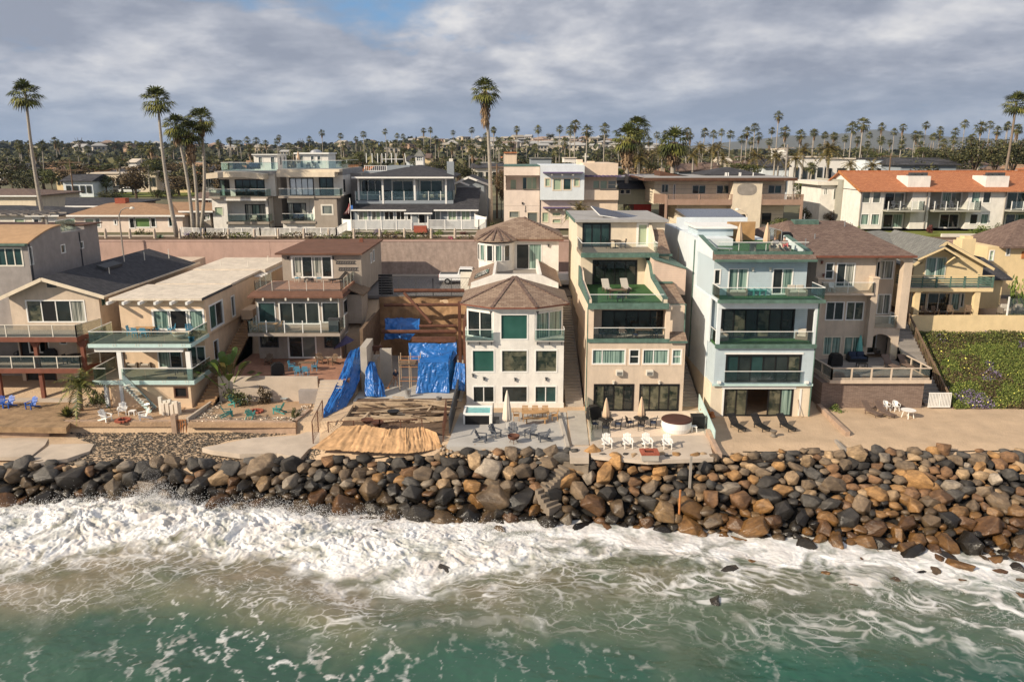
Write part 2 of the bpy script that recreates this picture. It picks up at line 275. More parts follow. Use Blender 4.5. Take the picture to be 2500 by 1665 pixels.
  if bevel:
   bv=o.modifiers.new('b','BEVEL');bv.width=bevel;bv.segments=2;bv.limit_method='ANGLE'
  return tag(o,label,cat,group,kind)
def part(parent,name,m,fn,label=None,smooth=False,bevel=0):
 b=MB();fn(b);return b.build(name,m,parent,label=label,smooth=smooth,bevel=bevel)
def npmesh(name,V,Fq,m,smooth=False):
 me=bpy.data.meshes.new(name);V=np.asarray(V,dtype=np.float32);Fq=np.asarray(Fq,dtype=np.int32);k=Fq.shape[1]
 me.vertices.add(len(V));me.vertices.foreach_set('co',V.ravel());me.loops.add(Fq.size);me.loops.foreach_set('vertex_index',Fq.ravel())
 me.polygons.add(len(Fq));me.polygons.foreach_set('loop_start',np.arange(len(Fq),dtype=np.int32)*k);me.polygons.foreach_set('loop_total',np.full(len(Fq),k,dtype=np.int32))
 if smooth: me.polygons.foreach_set('use_smooth',np.ones(len(Fq),dtype=bool))
 me.update(calc_edges=True);me.validate()
 for x in ([m] if not isinstance(m,list) else m): me.materials.append(MT[x] if isinstance(x,str) else x)
 return me
def mobj(name,me,parent=None,loc=(0,0,0),rot=(0,0,0),sc=1,**k):
 o=bpy.data.objects.new(name,me);COL.objects.link(o);o.location=loc;o.rotation_euler=rot;o.scale=(sc,sc,sc) if isinstance(sc,(int,float)) else sc
 if parent is not None: o.parent=parent
 return tag(o,**k)
KIDS={}
def dup(root,loc,rz=0,label=None,group=None,sc=None,cat=None):
 r=root.copy();COL.objects.link(r);r.location=loc;r.rotation_euler=(0,0,rz)
 sc=sc or 1;r.scale=(sc,sc,sc) if isinstance(sc,(int,float)) else sc
 if label: r['label']=label
 if group: r['group']=group
 if cat: r['category']=cat
 if root.name not in KIDS: KIDS[root.name]=[(c,list(c.children)) for c in root.children]
 for ch,gs in KIDS[root.name]:
  c=ch.copy();COL.objects.link(c);c.parent=r
  for g in gs: d=g.copy();COL.objects.link(d);d.parent=c
 return r
class Proto:
 """first placement moves the original, later ones copy it"""
 def __init__(s,fn): s.fn=fn;s.o=None
 def __call__(s,loc,rz=0,label=None,group=None,sc=None,cat=None):
  if s.o is None:
   o=s.o=s.fn();o.location=loc;o.rotation_euler=(0,0,rz)
   if sc: o.scale=(sc,sc,sc) if isinstance(sc,(int,float)) else sc
   if label: o['label']=label
   if group: o['group']=group
   if cat: o['category']=cat
   bpy.context.view_layer.update();return o
  k=dup(s.o,loc,rz,label,group,sc,cat)
  if not group and 'group' in k: del k['group']
  return k
GL=.07
class Seg:
 """one box-shaped wall mass with real window openings"""
 def __init__(s,B,x0,x1,y0,y1,z0,z1,m,name='wall',label=None,roof=False,closed=True):
  s.B,s.x0,s.x1,s.y0,s.y1,s.z0,s.z1,s.m,s.name,s.label=B,x0,x1,y0,y1,z0,z1,m,name,label;s.h={'f':[],'l':[],'r':[]};s.depth=.16;B.segs.append(s)
 def _win(s,side,a0,a1,z0,z1,nv,nh,pane,frame,name,ft,proud,label=None,splits=None,open_=None,plabel=None):
  a0,a1=min(a0,a1),max(a0,a1);lim=(s.x0,s.x1) if side=='f' else (s.y0,s.y1)
  a0=max(a0,lim[0]+.06);a1=min(a1,lim[1]-.06);z0=max(z0,s.z0+.03);z1=min(z1,s.z1-.06)
  if a1-a0<.15 or z1-z0<.15: return None
  s.h[side].append((a0,a1,z0,z1));dp=s.depth
  fx={'f':lambda a,d,z:(a,s.y0+d,z),'r':lambda a,d,z:(s.x1-d,a,z),'l':lambda a,d,z:(s.x0+d,a,z)}[side]
  def bx(mb,p,q,d0,d1,r,t):
   A=fx(p,d0,r);C=fx(q,d1,t);mb.box(min(A[0],C[0]),max(A[0],C[0]),min(A[1],C[1]),max(A[1],C[1]),min(A[2],C[2]),max(A[2],C[2]))
  f=MB();pr=-proud;e=.012
  bx(f,a0-ft*.5,a0+ft*.6,pr,dp*.8,z0-ft*.5,z1+ft*.5);bx(f,a1-ft*.6,a1+ft*.5,pr,dp*.8,z0-ft*.5,z1+ft*.5)
  bx(f,a0+ft*.6,a1-ft*.6,pr,dp*.8,z1-ft*.6,z1+ft*.5);bx(f,a0+ft*.6,a1-ft*.6,pr,dp*.8,z0-ft*.5,z0+ft*.6)
  xs=splits or [i/nv for i in range(1,nv)]
  mw=min(ft*.45,.045)
  for t in xs: m=a0+(a1-a0)*t;bx(f,m-mw,m+mw,dp*.25,dp*.75,z0+ft*.6,z1-ft*.6)
  for j in range(1,nh):
   m=z0+(z1-z0)*j/nh;bx(f,a0+ft*.6,a1-ft*.6,dp*.3,dp*.7,m-mw*.8,m+mw*.8)
  fo=f.build(name,frame,s.B.root,label=label)
  edges=[0]+list(xs)+[1]
  pl=pane if isinstance(pane,(list,tuple)) else [pane]*(len(edges)-1)
  for i in range(len(edges)-1):
   if pl[i%len(pl)] is None: continue
   p=MB();A=a0+(a1-a0)*edges[i]+e;C=a0+(a1-a0)*edges[i+1]-e
   q=[fx(A,dp*.55,z0+e),fx(C,dp*.55,z0+e),fx(C,dp*.55,z1-e),fx(A,dp*.55,z1-e)]
   p.prism(q,Vector(fx(0,.02,0))-Vector(fx(0,0,0)));p.build('pane',pl[i%len(pl)],fo)
  return fo
 def w(s,fr,x0,y0,x1,y1,nv=1,nh=1,pane='g_dark',frame='white',name='window',ft=.09,proud=.035,**k):
  a,b,c,d=rect(fr,x0,y0,x1,y1,s.y0);return s._win('f',a,b,c,d,nv,nh,pane,frame,name,ft,proud,**k)
 def ww(s,a0,a1,z0,z1,side='f',nv=1,nh=1,pane='g_dark',frame='white',name='window',ft=.09,proud=.035,**k):
  return s._win(side,a0,a1,z0,z1,nv,nh,pane,frame,name,ft,proud,**k)
 def wr(s,fr,xl,xr,yt,yb,nv=1,nh=1,pane='g_dark',frame='white',name='window',ft=.08,proud=.035,side='r',**k):
  X=s.x1 if side=='r' else s.x0;xm=(xl+xr)/2;ym=(yt+yb)/2
  a,_=sp(fr,xl,ym,X);b,_=sp(fr,xr,ym,X);_,c=sp(fr,xm,yb,X);_,d=sp(fr,xm,yt,X)
  return s._win(side,a,b,c,d,nv,nh,pane,frame,name,ft,proud,**k)
 def finish(s):
  b=MB();w,d,h=s.x1-s.x0,s.y1-s.y0,s.z1-s.z0
  b.wall((s.x0,s.y0,s.z0),(1,0,0),(0,0,1),w,h,[(q[0]-s.x0,q[1]-s.x0,q[2]-s.z0,q[3]-s.z0) for q in s.h['f']],s.depth,(0,1,0))
  b.wall((s.x1,s.y0,s.z0),(0,1,0),(0,0,1),d,h,[(q[0]-s.y0,q[1]-s.y0,q[2]-s.z0,q[3]-s.z0) for q in s.h['r']],s.depth,(-1,0,0))
  b.wall((s.x0,s.y0,s.z0),(0,1,0),(0,0,1),d,h,[(q[0]-s.y0,q[1]-s.y0,q[2]-s.z0,q[3]-s.z0) for q in s.h['l']],s.depth,(1,0,0))
  b.poly((s.x0,s.y1,s.z0),(s.x1,s.y1,s.z0),(s.x1,s.y1,s.z1),(s.x0,s.y1,s.z1))
  b.poly((s.x0,s.y0,s.z1),(s.x1,s.y0,s.z1),(s.x1,s.y1,s.z1),(s.x0,s.y1,s.z1))
  b.poly((s.x0,s.y0,s.z0),(s.x1,s.y0,s.z0),(s.x1,s.y1,s.z0),(s.x0,s.y1,s.z0))
  b.build(s.name,s.m,s.B.root,label=s.label)
class Bld:
 def __init__(s,name,loc,label,cat,group=None): s.root=empty(name,loc,label,cat,group);s.segs=[]
 def seg(s,*a,**k): return Seg(s,*a,**k)
 def box(s,name,m,x0,x1,y0,y1,z0,z1,label=None,bevel=0): return part(s.root,name,m,lambda b:b.box(x0,x1,y0,y1,z0,z1),label,bevel=bevel)
 def p(s,name,m,fn,label=None,smooth=False): return part(s.root,name,m,fn,label,smooth)
 def rail(s,pts,h=1.05,glass='glass_clear',post='white',step=1.6,top=True,pw=.05,z=None,fascia=False,name='balustrade'):
  """glass balustrade along a line of base points"""
  pts=[Vector(p) for p in pts];g=MB();r=MB();n=0
  for a,b in zip(pts,pts[1:]):
   d=b-a;k=max(1,round(d.length/step));u=Vector((0,0,1))
   nn=d.cross(u).normalized()*.008
   for i in range(k):
    p=a+d*(i/k)+d.normalized()*.02;q=a+d*((i+1)/k)-d.normalized()*.02
    g.prism([p-nn+u*.05,q-nn+u*.05,q-nn+u*(h-.03),p-nn+u*(h-.03)],nn*2)
    if post: r.beam(a+d*(i/k),a+d*(i/k)+u*h,pw)
   if post: r.beam(b,b+u*(h-.002),pw)
   if top: r.beam(a+u*h,b+u*h,.06,.045)
  go=g.build(name,glass,s.root)
  if r.v: r.build('rail',post or 'white',go)
  return go
 def bars(s,pts,h=1.0,m='white',step=.14,post=2.0,name='railing',pw=.10,bw=.045,foot=.08):
  f=MB();pts=[Vector(p) for p in pts]
  for a,b in zip(pts,pts[1:]):
   d=b-a;u=Vector((0,0,1));k=max(1,round(d.length/post))
   for i in range(k+1): f.beam(a+d*(i/k),a+d*(i/k)+u*(h+.05),pw)
   f.beam(a+u*h,b+u*h,.07,.06);f.beam(a+u*foot,b+u*foot,.06,.05)
   n=max(2,int(d.length/step))
   for i in range(1,n): f.beam(a+d*(i/n)+u*foot,a+d*(i/n)+u*h,bw,.03)
  return f.build(name,m,s.root)
 def finish(s):
  for q in s.segs: q.finish()
def lit(B,mx,*pos):
 for (x,y,z) in pos: part(B.root,'wall_lamp',mx,lambda b:(b.box(x-.07,x+.07,y-.16,y,z-.1,z+.14),b.box(x-.11,x+.11,y-.2,y-.002,z+.14,z+.18)))
def adk(m,name='adirondack_chair'):
 def fn():
  r=empty(name,(0,0,0),None,'chair')       # faces -Y
  part(r,'seat',m,lambda b:[b.beam((-.26,-.32+.11*i,.40-.035*i),(.26,-.32+.11*i,.40-.035*i),.09,.025) for i in range(5)])
  part(r,'backrest',m,lambda b:[b.beam((-.22+.11*i,.12,.25),(-.25+.125*i,.48,1.0-.05*abs(i-2)),.09,.025,up=Vector((0,1,0))) for i in range(5)]+[b.beam((-.25,.37,.78),(.25,.37,.78),.06,.03)])
  for sx_ in(-1,1):
   part(r,'armrest',m,lambda b:b.beam((sx_*.34,-.42,.56),(sx_*.34,.38,.60),.12,.03))
   part(r,'leg',m,lambda b:b.beam((sx_*.29,-.36,0),(sx_*.29,-.36,.55),.05,.10))
   part(r,'leg',m,lambda b:b.beam((sx_*.27,-.38,.38),(sx_*.27,.62,.04),.045,.11))
  return r
 return Proto(fn)
def lounge(m,name='sun_lounger',slat=True,pad=None):
 def fn():
  r=empty(name,(0,0,0),None,'sun lounger')   # feet to -Y
  part(r,'frame',m,lambda b:[b.beam((sx_*.31,-1.0,.30),(sx_*.31,.45,.30),.05,.06) for sx_ in(-1,1)]+[b.beam((-.31,-1.0,.30),(.31,-1.0,.30),.05,.06)])
  part(r,'seat',pad or m,lambda b:[b.box(-.28,.28,-.96+.12*i,-.96+.12*i+.1,.30,.345) for i in range(10)])
  part(r,'backrest',pad or m,lambda b:[b.beam((-.28,.26+.085*i,.36+.075*i),(.28,.26+.085*i,.36+.075*i),.095,.03,up=Vector((0,-.66,.75))) for i in range(9)]+[b.beam((sx_*.31,.25,.31),(sx_*.31,1.0,.97),.05) for sx_ in(-1,1)])
  for x in(-.31,.31):
   for y in(-.8,.35): part(r,'leg',m,lambda b:b.beam((x,y,0),(x,y,.28),.05))
  return r
 return Proto(fn)
def chair(m,name='patio_chair',seat=None,arms=True,h=.9):
 def fn():
  r=empty(name,(0,0,0),None,'chair')
  part(r,'seat',seat or m,lambda b:b.box(-.24,.24,-.24,.22,.40,.46))
  part(r,'backrest',m,lambda b:[b.beam((-.2+.1*i,.22,.46),(-.2+.1*i,.30,h),.075,.03,up=Vector((0,1,0))) for i in range(5)]+[b.beam((-.25,.30,h),(.25,.30,h),.05)])
  for x in(-.23,.23):
   for y in(-.22,.22): part(r,'leg',m,lambda b:b.beam((x,y,0),(x,y,.40),.045))
   if arms: part(r,'armrest',m,lambda b:(b.beam((x*1.15,-.24,.64),(x*1.15,.27,.66),.05,.03),b.beam((x*1.15,-.23,.40),(x*1.15,-.23,.64),.04)))
  return r
 return Proto(fn)
def monobloc(m):
 def fn():
  r=empty('plastic_chair',(0,0,0),None,'chair')
  part(r,'seat',m,lambda b:b.lathe([(.20,.40),(.25,.43),(.25,.45)],n=12))
  part(r,'backrest',m,lambda b:[b.beam((.25*math.cos(R(a)),.25*math.sin(R(a)),.44),(.30*math.cos(R(a)),.32*math.sin(R(a)),.86-.08*abs(a-90)/60),.075,.02,up=Vector((math.cos(R(a)),math.sin(R(a)),0))) for a in range(30,151,15)]+[b.tube([(.30*math.cos(R(a)),.32*math.sin(R(a)),.87-.1*abs(a-90)/60) for a in range(20,161,10)],.02,5)])
  for x in(-1,1):
   part(r,'armrest',m,lambda b:b.tube([(x*.24,-.20,.42),(x*.30,-.18,.64),(x*.31,.05,.66),(x*.27,.14,.68)],.025,5))
   for y in(-1,1): part(r,'leg',m,lambda b:b.beam((x*.24,y*.22,0),(x*.18,y*.17,.41),.05))
  return r
 return Proto(fn)
def table(m,lx=1.6,ly=.8,h=.74,name='patio_table',rnd=False,legs=4):
 def fn():
  r=empty(name,(0,0,0),None,'table')
  part(r,'tabletop',m,lambda b:b.lathe([(lx/2-.02,h-.04),(lx/2,h-.02),(lx/2,h)],n=24) if rnd else [b.box(-lx/2,lx/2,-ly/2+ly/5*i+.01,-ly/2+ly/5*(i+1)-.01,h-.04,h) for i in range(5)]+[b.box(-lx/2+.06,-lx/2+.14,-ly/2+.03,ly/2-.03,h-.08,h-.04),b.box(lx/2-.14,lx/2-.06,-ly/2+.03,ly/2-.03,h-.08,h-.04)])
  if legs==4:
   for x in(-1,1):
    for y in(-1,1):
     part(r,'leg',m,lambda b:b.beam((x*lx*(.28 if rnd else .45),y*(lx if rnd else ly)*(.28 if rnd else .42),0),(x*lx*(.2 if rnd else .44),y*(lx if rnd else ly)*(.2 if rnd else .40),h-.04),.06))
  else: part(r,'pedestal',m,lambda b:(b.lathe([(.28,0),(.28,.03),(.05,.06),(.05,h-.05)],n=12)))
  return r
 return Proto(fn)
def umbrella(m,h=2.6,r0=.22,pole='white',clen=1.7,name='closed_umbrella',base='grey'):
 def fn():
  r=empty(name,(0,0,0),None,'umbrella')
  part(r,'pole',pole,lambda b:b.tube([(0,0,.08),(0,0,h)],.025,6))
  def cn(b):
   n=24;prof=[(.10,h-clen),(.85,h-clen+.06),(1.0,h-clen+.25),(.8,h-clen*.55),(.45,h-clen*.22),(.12,h-.03),(.03,h+.02)]
   vs=[];fs=[]
   for j,(q,z) in enumerate(prof):
    for k in range(n):
     a=2*math.pi*k/n;rr=r0*q*(1+.28*math.cos(8*a+j*.35));vs.append((rr*math.cos(a),rr*math.sin(a),z))
   for j in range(len(prof)-1): fs+=[(j*n+k,j*n+(k+1)%n,(j+1)*n+(k+1)%n,(j+1)*n+k) for k in range(n)]
   b.add(vs,fs+[tuple(range(n))[::-1],tuple(range((len(prof)-1)*n,len(prof)*n))])
  part(r,'canopy',m,cn,smooth=True)
  part(r,'base',base,lambda b:b.lathe([(.28,0),(.28,.06),(.06,.10)],n=16))
  return r
 return Proto(fn)
def sofa(fm='wicker',cm='cushion',w=1.4,name='outdoor_sofa',arms=True,cat='sofa'):
 def fn():
  r=empty(name,(0,0,0),None,cat);x=w/2
  part(r,'base',fm,lambda b:b.box(-x,x,-.38,.38,0,.30));part(r,'backrest',fm,lambda b:b.box(-x,x,.382,.50,0,.78))
  if arms:
   for q in(-1,1): part(r,'armrest',fm,lambda b:b.box(min(q*x,q*(x+.13)),max(q*x,q*(x+.13)),-.38,.50,0,.56),bevel=.02)
  n=max(1,round(w/.75))
  for i in range(n): part(r,'cushion',cm,lambda b:b.box(-x+.02+(w/n)*i,-x+(w/n)*(i+1)-.02,-.40,.36,.302,.45),bevel=.04);part(r,'cushion',cm,lambda b:b.box(-x+.03+(w/n)*i,-x+(w/n)*(i+1)-.03,.22,.38,.455,.86),bevel=.05)
  return r
 return Proto(fn)
def simple(name,cat,parts):
 """thing from a list of (part name, material, builder)"""
 def fn():
  r=empty(name,(0,0,0),None,cat)
  for pn,m,f in parts: part(r,pn,m,f)
  return r
 return Proto(fn)
P_adk_w,P_adk_b,P_adk_t,P_adk_g=adk('w_chair'),adk('b_chair'),adk('t_chair'),adk('g_chair')
P_lng_k,P_lng_br,P_lng_s,P_lng_c=lounge('k_chair'),lounge('br_chair'),lounge('grey',pad='slats'),lounge('br_chair',pad='cushion')
P_ch_blue,P_ch_wood,P_ch_k,P_ch_g,P_ch_rust=chair('blue_chair'),chair('wood'),chair('k_chair',seat='cushdark'),chair('g_chair'),chair('lumberdark')
P_ch_beige=chair('br_chair',seat='cushion');P_mono=monobloc('w_chair');P_rock=adk('lumberdark','wooden_armchair')
P_tb_wood,P_tb_k,P_tb_white,P_tb_low=table('wood',2.3,.95),table('k_chair',1.25,1.25,.72,'round_table',True,1),table('w_chair',1.2,1.2,.7,'round_table',True),table('w_chair',.5,.5,.42,'side_table')
P_tb_dark,P_tb_lowd,P_tb_teak=table('lumberdark',1.5,.8),table('k_chair',.9,.6,.4,'coffee_table'),table('wood',1.8,.85)
P_um_beige,P_um_cream,P_um_teal,P_um_mint=umbrella('umb_beige',2.5,.26),umbrella('umb_cream',3.3,.33,clen=2.6),umbrella('umb_teal',2.1,.2,clen=1.6,pole='grey'),umbrella('umb_mint',2.4,.26,pole='wood')
P_sofa,P_arm,P_sofad=sofa(),sofa(w=.75,name='wicker_armchair',cat='armchair'),sofa('k_chair','cushdark',1.5)
P_pot=simple('plant_pot','plant pot',[('pot','terracotta',lambda b:b.lathe([(.14,0),(.22,.32),(.24,.34),(.20,.35)],n=12)),('foliage','leafmid',lambda b:[b.poly((.05*math.cos(a),.05*math.sin(a),.33),(.28*math.cos(a)-.06*math.sin(a),.28*math.sin(a)+.06*math.cos(a),.55+.1*(a%1.3)),(.3*math.cos(a+.3),.3*math.sin(a+.3),.62)) for a in [i*.42 for i in range(15)]])])
P_bpot=simple('plant_pot','plant pot',[('pot','blue_chair',lambda b:b.lathe([(.2,0),(.25,.4),(.27,.42),(.22,.43)],n=12)),('foliage','leafmid',lambda b:[b.poly((0,0,.4),(.2*math.cos(a),.2*math.sin(a),.6),(.2*math.cos(a+.4),.2*math.sin(a+.4),.7)) for a in [i*.5 for i in range(12)]])])
P_grill=simple('covered_grill','grill',[('cover','black',lambda b:b.prism([(-.6,-.3,.08),(.6,-.3,.08),(.55,-.3,.95),(.3,-.3,1.2),(-.3,-.3,1.2),(-.55,-.3,.95)],(0,.6,0))),('wheel','darkgrey',lambda b:b.tube([(-.5,-.32,.08),(-.5,.32,.08)],.08,8)),('wheel','darkgrey',lambda b:b.tube([(.5,-.32,.08),(.5,.32,.08)],.08,8))])
P_bowl=simple('fire_bowl','fire bowl',[('bowl','concrete',lambda b:b.lathe([(.25,0),(.5,.22),(.6,.38),(.55,.42),(.3,.34)],n=20)),('lid','lumberdark',lambda b:b.lathe([(.50,.40),(.50,.44)],n=16))])
P_stone=simple('fire_ring','fire pit',[('ring','redbrick',lambda b:[b.box(.5*math.cos(a)-.12,.5*math.cos(a)+.12,.5*math.sin(a)-.12,.5*math.sin(a)+.12,0,.16) for a in [i*.52 for i in range(12)]]),('ash','black',lambda b:b.lathe([(.4,0),(.4,.05)],n=14))])
def leafcloud(name,n,rad,size,m,seed=0,clumps=14,flat=1.,zmin=-.6,inner=.55):
 rg=np.random.default_rng(seed);cc=rg.normal(size=(clumps,3));cc/=np.linalg.norm(cc,axis=1)[:,None];cc*=rg.uniform(.35,.85,(clumps,1));cc[:,2]=np.maximum(cc[:,2],zmin)
 cr=rg.uniform(.28,.48,clumps);i=rg.integers(0,clumps,n);d=rg.normal(size=(n,3));d/=np.linalg.norm(d,axis=1)[:,None]
 p=cc[i]+d*cr[i][:,None]*rg.uniform(inner,1.05,(n,1));p*=np.array(rad);p[:,2]*=flat
 nr=d+rg.normal(size=(n,3))*.5;nr/=np.linalg.norm(nr,axis=1)[:,None];t=np.cross(nr,rg.normal(size=(n,3)));t/=np.linalg.norm(t,axis=1)[:,None];b=np.cross(nr,t)
 sz=size*rg.uniform(.6,1.35,(n,1));t*=sz;b*=sz*.62
 V=np.stack([p-t,p-b*.9+t*.1,p+t,p+b],1).reshape(-1,3);return npmesh(name,V,np.arange(n*4).reshape(-1,4),m)
def crownmesh(name,seed,n,m,pet=.95,bl=1.15,k=9,lo=-50,hi=82,droop=.5,wide=75):
 """fan palm crown: petioles carrying pleated fans with drooping tips"""
 rg=random.Random(seed);b=MB()
 for i in range(n):
  az=i*2.399+rg.uniform(-.3,.3);t=(i+.5)/n;e=R(hi+(lo-hi)*t**.85+rg.uniform(-9,9));L1=pet*rg.uniform(.8,1.2)
  d=Vector((math.cos(az)*math.cos(e),math.sin(az)*math.cos(e),math.sin(e)));side=Vector((-math.sin(az),math.cos(az),0));up=side.cross(d)*-1
  if up.z<0: up=-up
  p0=Vector((0,0,0));p1=d*L1-Vector((0,0,.12*L1));b.add([p0-side*.03,p0+side*.03,p1+side*.02,p1-side*.02],[(0,1,2,3)])
  bb=bl*rg.uniform(.8,1.15);vs=[p1];fs=[]
  for j in range(k):
   a=R(-wide+2*wide*j/(k-1));w=R(wide/k*1.05);q=d*math.cos(a)+side*math.sin(a);q1=d*math.cos(a-w)+side*math.sin(a-w);q2=d*math.cos(a+w)+side*math.sin(a+w)
   fold=up*(.07 if j%2 else -.03);ln=bb*(1-.25*(abs(a)/R(wide))**2)
   m1=p1+q1*ln*.55+fold;m2=p1+q2*ln*.55+fold;tp=p1+q*ln+Vector((0,0,-droop*ln*(.3+.5*math.cos(e))))+Vector((rg.uniform(-.05,.05),rg.uniform(-.05,.05),0))
   u=len(vs);vs+=[m1,m2,tp];fs+=[(0,u,u+1),(u,u+2,u+1)]
  b.add(vs,fs)
 me=bpy.data.meshes.new(name);me.from_pydata(b.v,[],b.f);me.materials.append(MT[m]);return me
def skirtmesh(name,seed,n,r,ln,m='skirt'):
 rg=random.Random(seed);b=MB()
 for i in range(n):
  az=rg.uniform(0,6.283);z0=-rg.uniform(0,ln*.72);l2=rg.uniform(.7,1.3);rr=r*(1-.55*(-z0/ln))*rg.uniform(.55,1.1);w=rg.uniform(.05,.14)
  c,s2=math.cos(az),math.sin(az);b.add([(c*.1-s2*w*.5,s2*.1+c*w*.5,z0+.2),(c*.1+s2*w*.5,s2*.1-c*w*.5,z0+.2),(c*rr+s2*w,s2*rr-c*w,z0-l2*.4),(c*rr-s2*w,s2*rr+c*w,z0-l2*.4),(c*rr*.75,s2*rr*.75,z0-l2)],[(0,1,2,3),(3,2,4)])
 me=bpy.data.meshes.new(name);me.from_pydata(b.v,[],b.f);me.materials.append(MT[m]);return me
def feathermesh(name,seed,n,m,ln=2.6,lo=-35,hi=75,droop=.55,leaf=.42):
 rg=random.Random(seed);b=MB()
 for i in range(n):
  az=i*2.399+rg.uniform(-.3,.3);t=(i+.5)/n;e=R(hi+(lo-hi)*t+rg.uniform(-8,8));d=Vector((math.cos(az)*math.cos(e),math.sin(az)*math.cos(e),math.sin(e)));side=Vector((-math.sin(az),math.cos(az),0));L1=ln*rg.uniform(.8,1.15);st=9;pr=None
  for j in range(st+1):
   q=j/st;p=d*L1*q+Vector((0,0,-droop*L1*q*q))
   if pr is not None:
    b.add([pr-side*.02,pr+side*.02,p+side*.015,p-side*.015],[(0,1,2,3)])
    ll=leaf*(math.sin(math.pi*min(1,.12+q*.95))**.6+.08)
    for sg in(-1,1):
     for h in(0,.5):
      o=pr.lerp(p,h);tip=o+side*sg*ll+d*ll*.45+Vector((0,0,-ll*rg.uniform(.35,.8)));b.add([o,o+(p-pr)*.42,tip],[(0,1,2)])
   pr=p
 me=bpy.data.meshes.new(name);me.from_pydata(b.v,[],b.f);me.materials.append(MT[m]);return me
# ================================================================ numpy noise
_rt=np.random.default_rng(5).random((256,256))
def vnoise(x,y,seed=0):
 x=np.asarray(x)+seed*17.31;y=np.asarray(y)+seed*7.77;xi=np.floor(x).astype(int);yi=np.floor(y).astype(int);fx=x-xi;fy=y-yi;fx=fx*fx*(3-2*fx);fy=fy*fy*(3-2*fy)
 a=_rt[xi&255,yi&255];b=_rt[(xi+1)&255,yi&255];c=_rt[xi&255,(yi+1)&255];d=_rt[(xi+1)&255,(yi+1)&255]
 return (a*(1-fx)+b*fx)*(1-fy)+(c*(1-fx)+d*fx)*fy
def fbm(x,y,o=5,seed=0,g=.5):
 s=0;a=1;t=0
 for i in range(o): s=s+a*vnoise(x,y,seed+i*3);t+=a;a*=g;x=x*2.03;y=y*2.03
 return s/t
def worley(x,y,seed=0):
 xi=np.floor(x).astype(int);yi=np.floor(y).astype(int);f1=np.full(x.shape,9.);f2=np.full(x.shape,9.)
 for i in(-1,0,1):
  for j in(-1,0,1):
   a=xi+i;b=yi+j;px=a+_rt[(a+seed)&255,b&255];py=b+_rt[b&255,(a+seed*3+91)&255];d=np.hypot(px-x,py-y);f2=np.minimum(f2,np.maximum(f1,d));f1=np.minimum(f1,d)
 return f1,f2
def gridmesh(name,xs,ys,zf,m,smooth=True):
 X,Y=np.meshgrid(xs,ys);Zv=zf(X,Y);V=np.stack([X,Y,Zv],-1).reshape(-1,3);nx=len(xs);ny=len(ys)
 i=np.arange(nx*ny).reshape(ny,nx);Fq=np.stack([i[:-1,:-1],i[:-1,1:],i[1:,1:],i[1:,:-1]],-1).reshape(-1,4);return npmesh(name,V,Fq,m,smooth)
# ================================================================ GROUND
def yshore(x): return np.interp(x,[-60,-38,-28,-10,0,8,14,22,30,36,60],[55.5,55.2,55,53.3,52.4,51.8,51,48.8,47.2,46.2,45])
def ycrest(x): return np.interp(x,[-60,-38,-30,-20,-12,-4,0,6,7,15,17.5],[57.9,57.7,57.9,57.7,57.2,56.8,56.4,56.3,55.6,55.6,56.4])
def zcrest(x): return np.interp(x,[-60,-20,-10,-2,60],[-1.9,-1.7,-1.1,-.25,-.1])
def zbeach(x,y):
 yc=ycrest(x);zc=zcrest(x);ys=yshore(x)
 top=np.where(y>70,np.minimum((y-70)/16*6.5,6.5),0.);top=np.where((x>-14.4)&(x<-4.4)&(y<85.4),0.,top);top=np.where((x>-26.8)&(x<-14.4)&(y<79),np.minimum(top,1.5),top)
 lf=np.interp(x,[-60,-16.5,-13.5,60],[1,1,0,0])
 base=np.where(y>63.6,-.32,np.interp(y,[57,63.6],[-1.9,-1.22]));base=np.where(y>70,top-.32,base)
 flat=lf*base+(1-lf)*(top-.02)
 sl=zc-(yc-y)*((zc+4.9)/np.maximum(yc-ys,.5))
 r=np.where(y<yc,np.maximum(sl-.5,-7.5),np.where(y<yc+1.5,zc-.1+(flat-zc+.1)*np.clip((y-yc)/1.5,0,1),flat))
 return r+ (fbm(x*.8,y*.8,3,2)-.5)*.12*(y<70)
beach=mobj('beach',gridmesh('beach',np.concatenate([np.arange(-75,-14.5,.4),[-14.45,-14.38],np.arange(-14,-4.5,.4),[-4.42,-4.38],np.arange(-4,75.1,.4)]),np.concatenate([np.arange(40,63.5,.35),[63.55,63.65],np.arange(64,85.1,.6),[85.35,85.45,86.]]),zbeach,'sand'),kind='structure')
def zland(x,y):
 r=10.9+np.clip((y-108)/30,0,1)*1.0
 px=1250+1944*x/np.maximum(y,1)
 ridge=np.interp(px,[-200,300,700,1000,1500,1650,1900,2700],[14,16,12,24,25,6,5,5]) # extra height of the hillside
 g=np.exp(-((y-1500)/520.)**2);g=np.where(y>1500,np.maximum(g,.8*np.exp(-((y-1500)/1500.)**2)),g)
 r=r+ridge*g*(.8+.4*fbm(x/260.,y/260.,4,3))*np.clip((y-350)/500,0,1)
 mt=np.interp(px,[-400,1500,1640,1760,1830,1900,1975,2040,2075,2110,2140,2210,2260,2350,2500,2800],[0,0,60,105,125,170,175,190,215,235,205,180,165,150,120,90])
 r=r+mt*np.exp(-((y-8200)/1500.)**2)*(.93+.14*fbm(px/60.,y/900.,4,8))
 return r
ysl=np.concatenate([[101.2,104,108,112],np.geomspace(118,11000,150)])
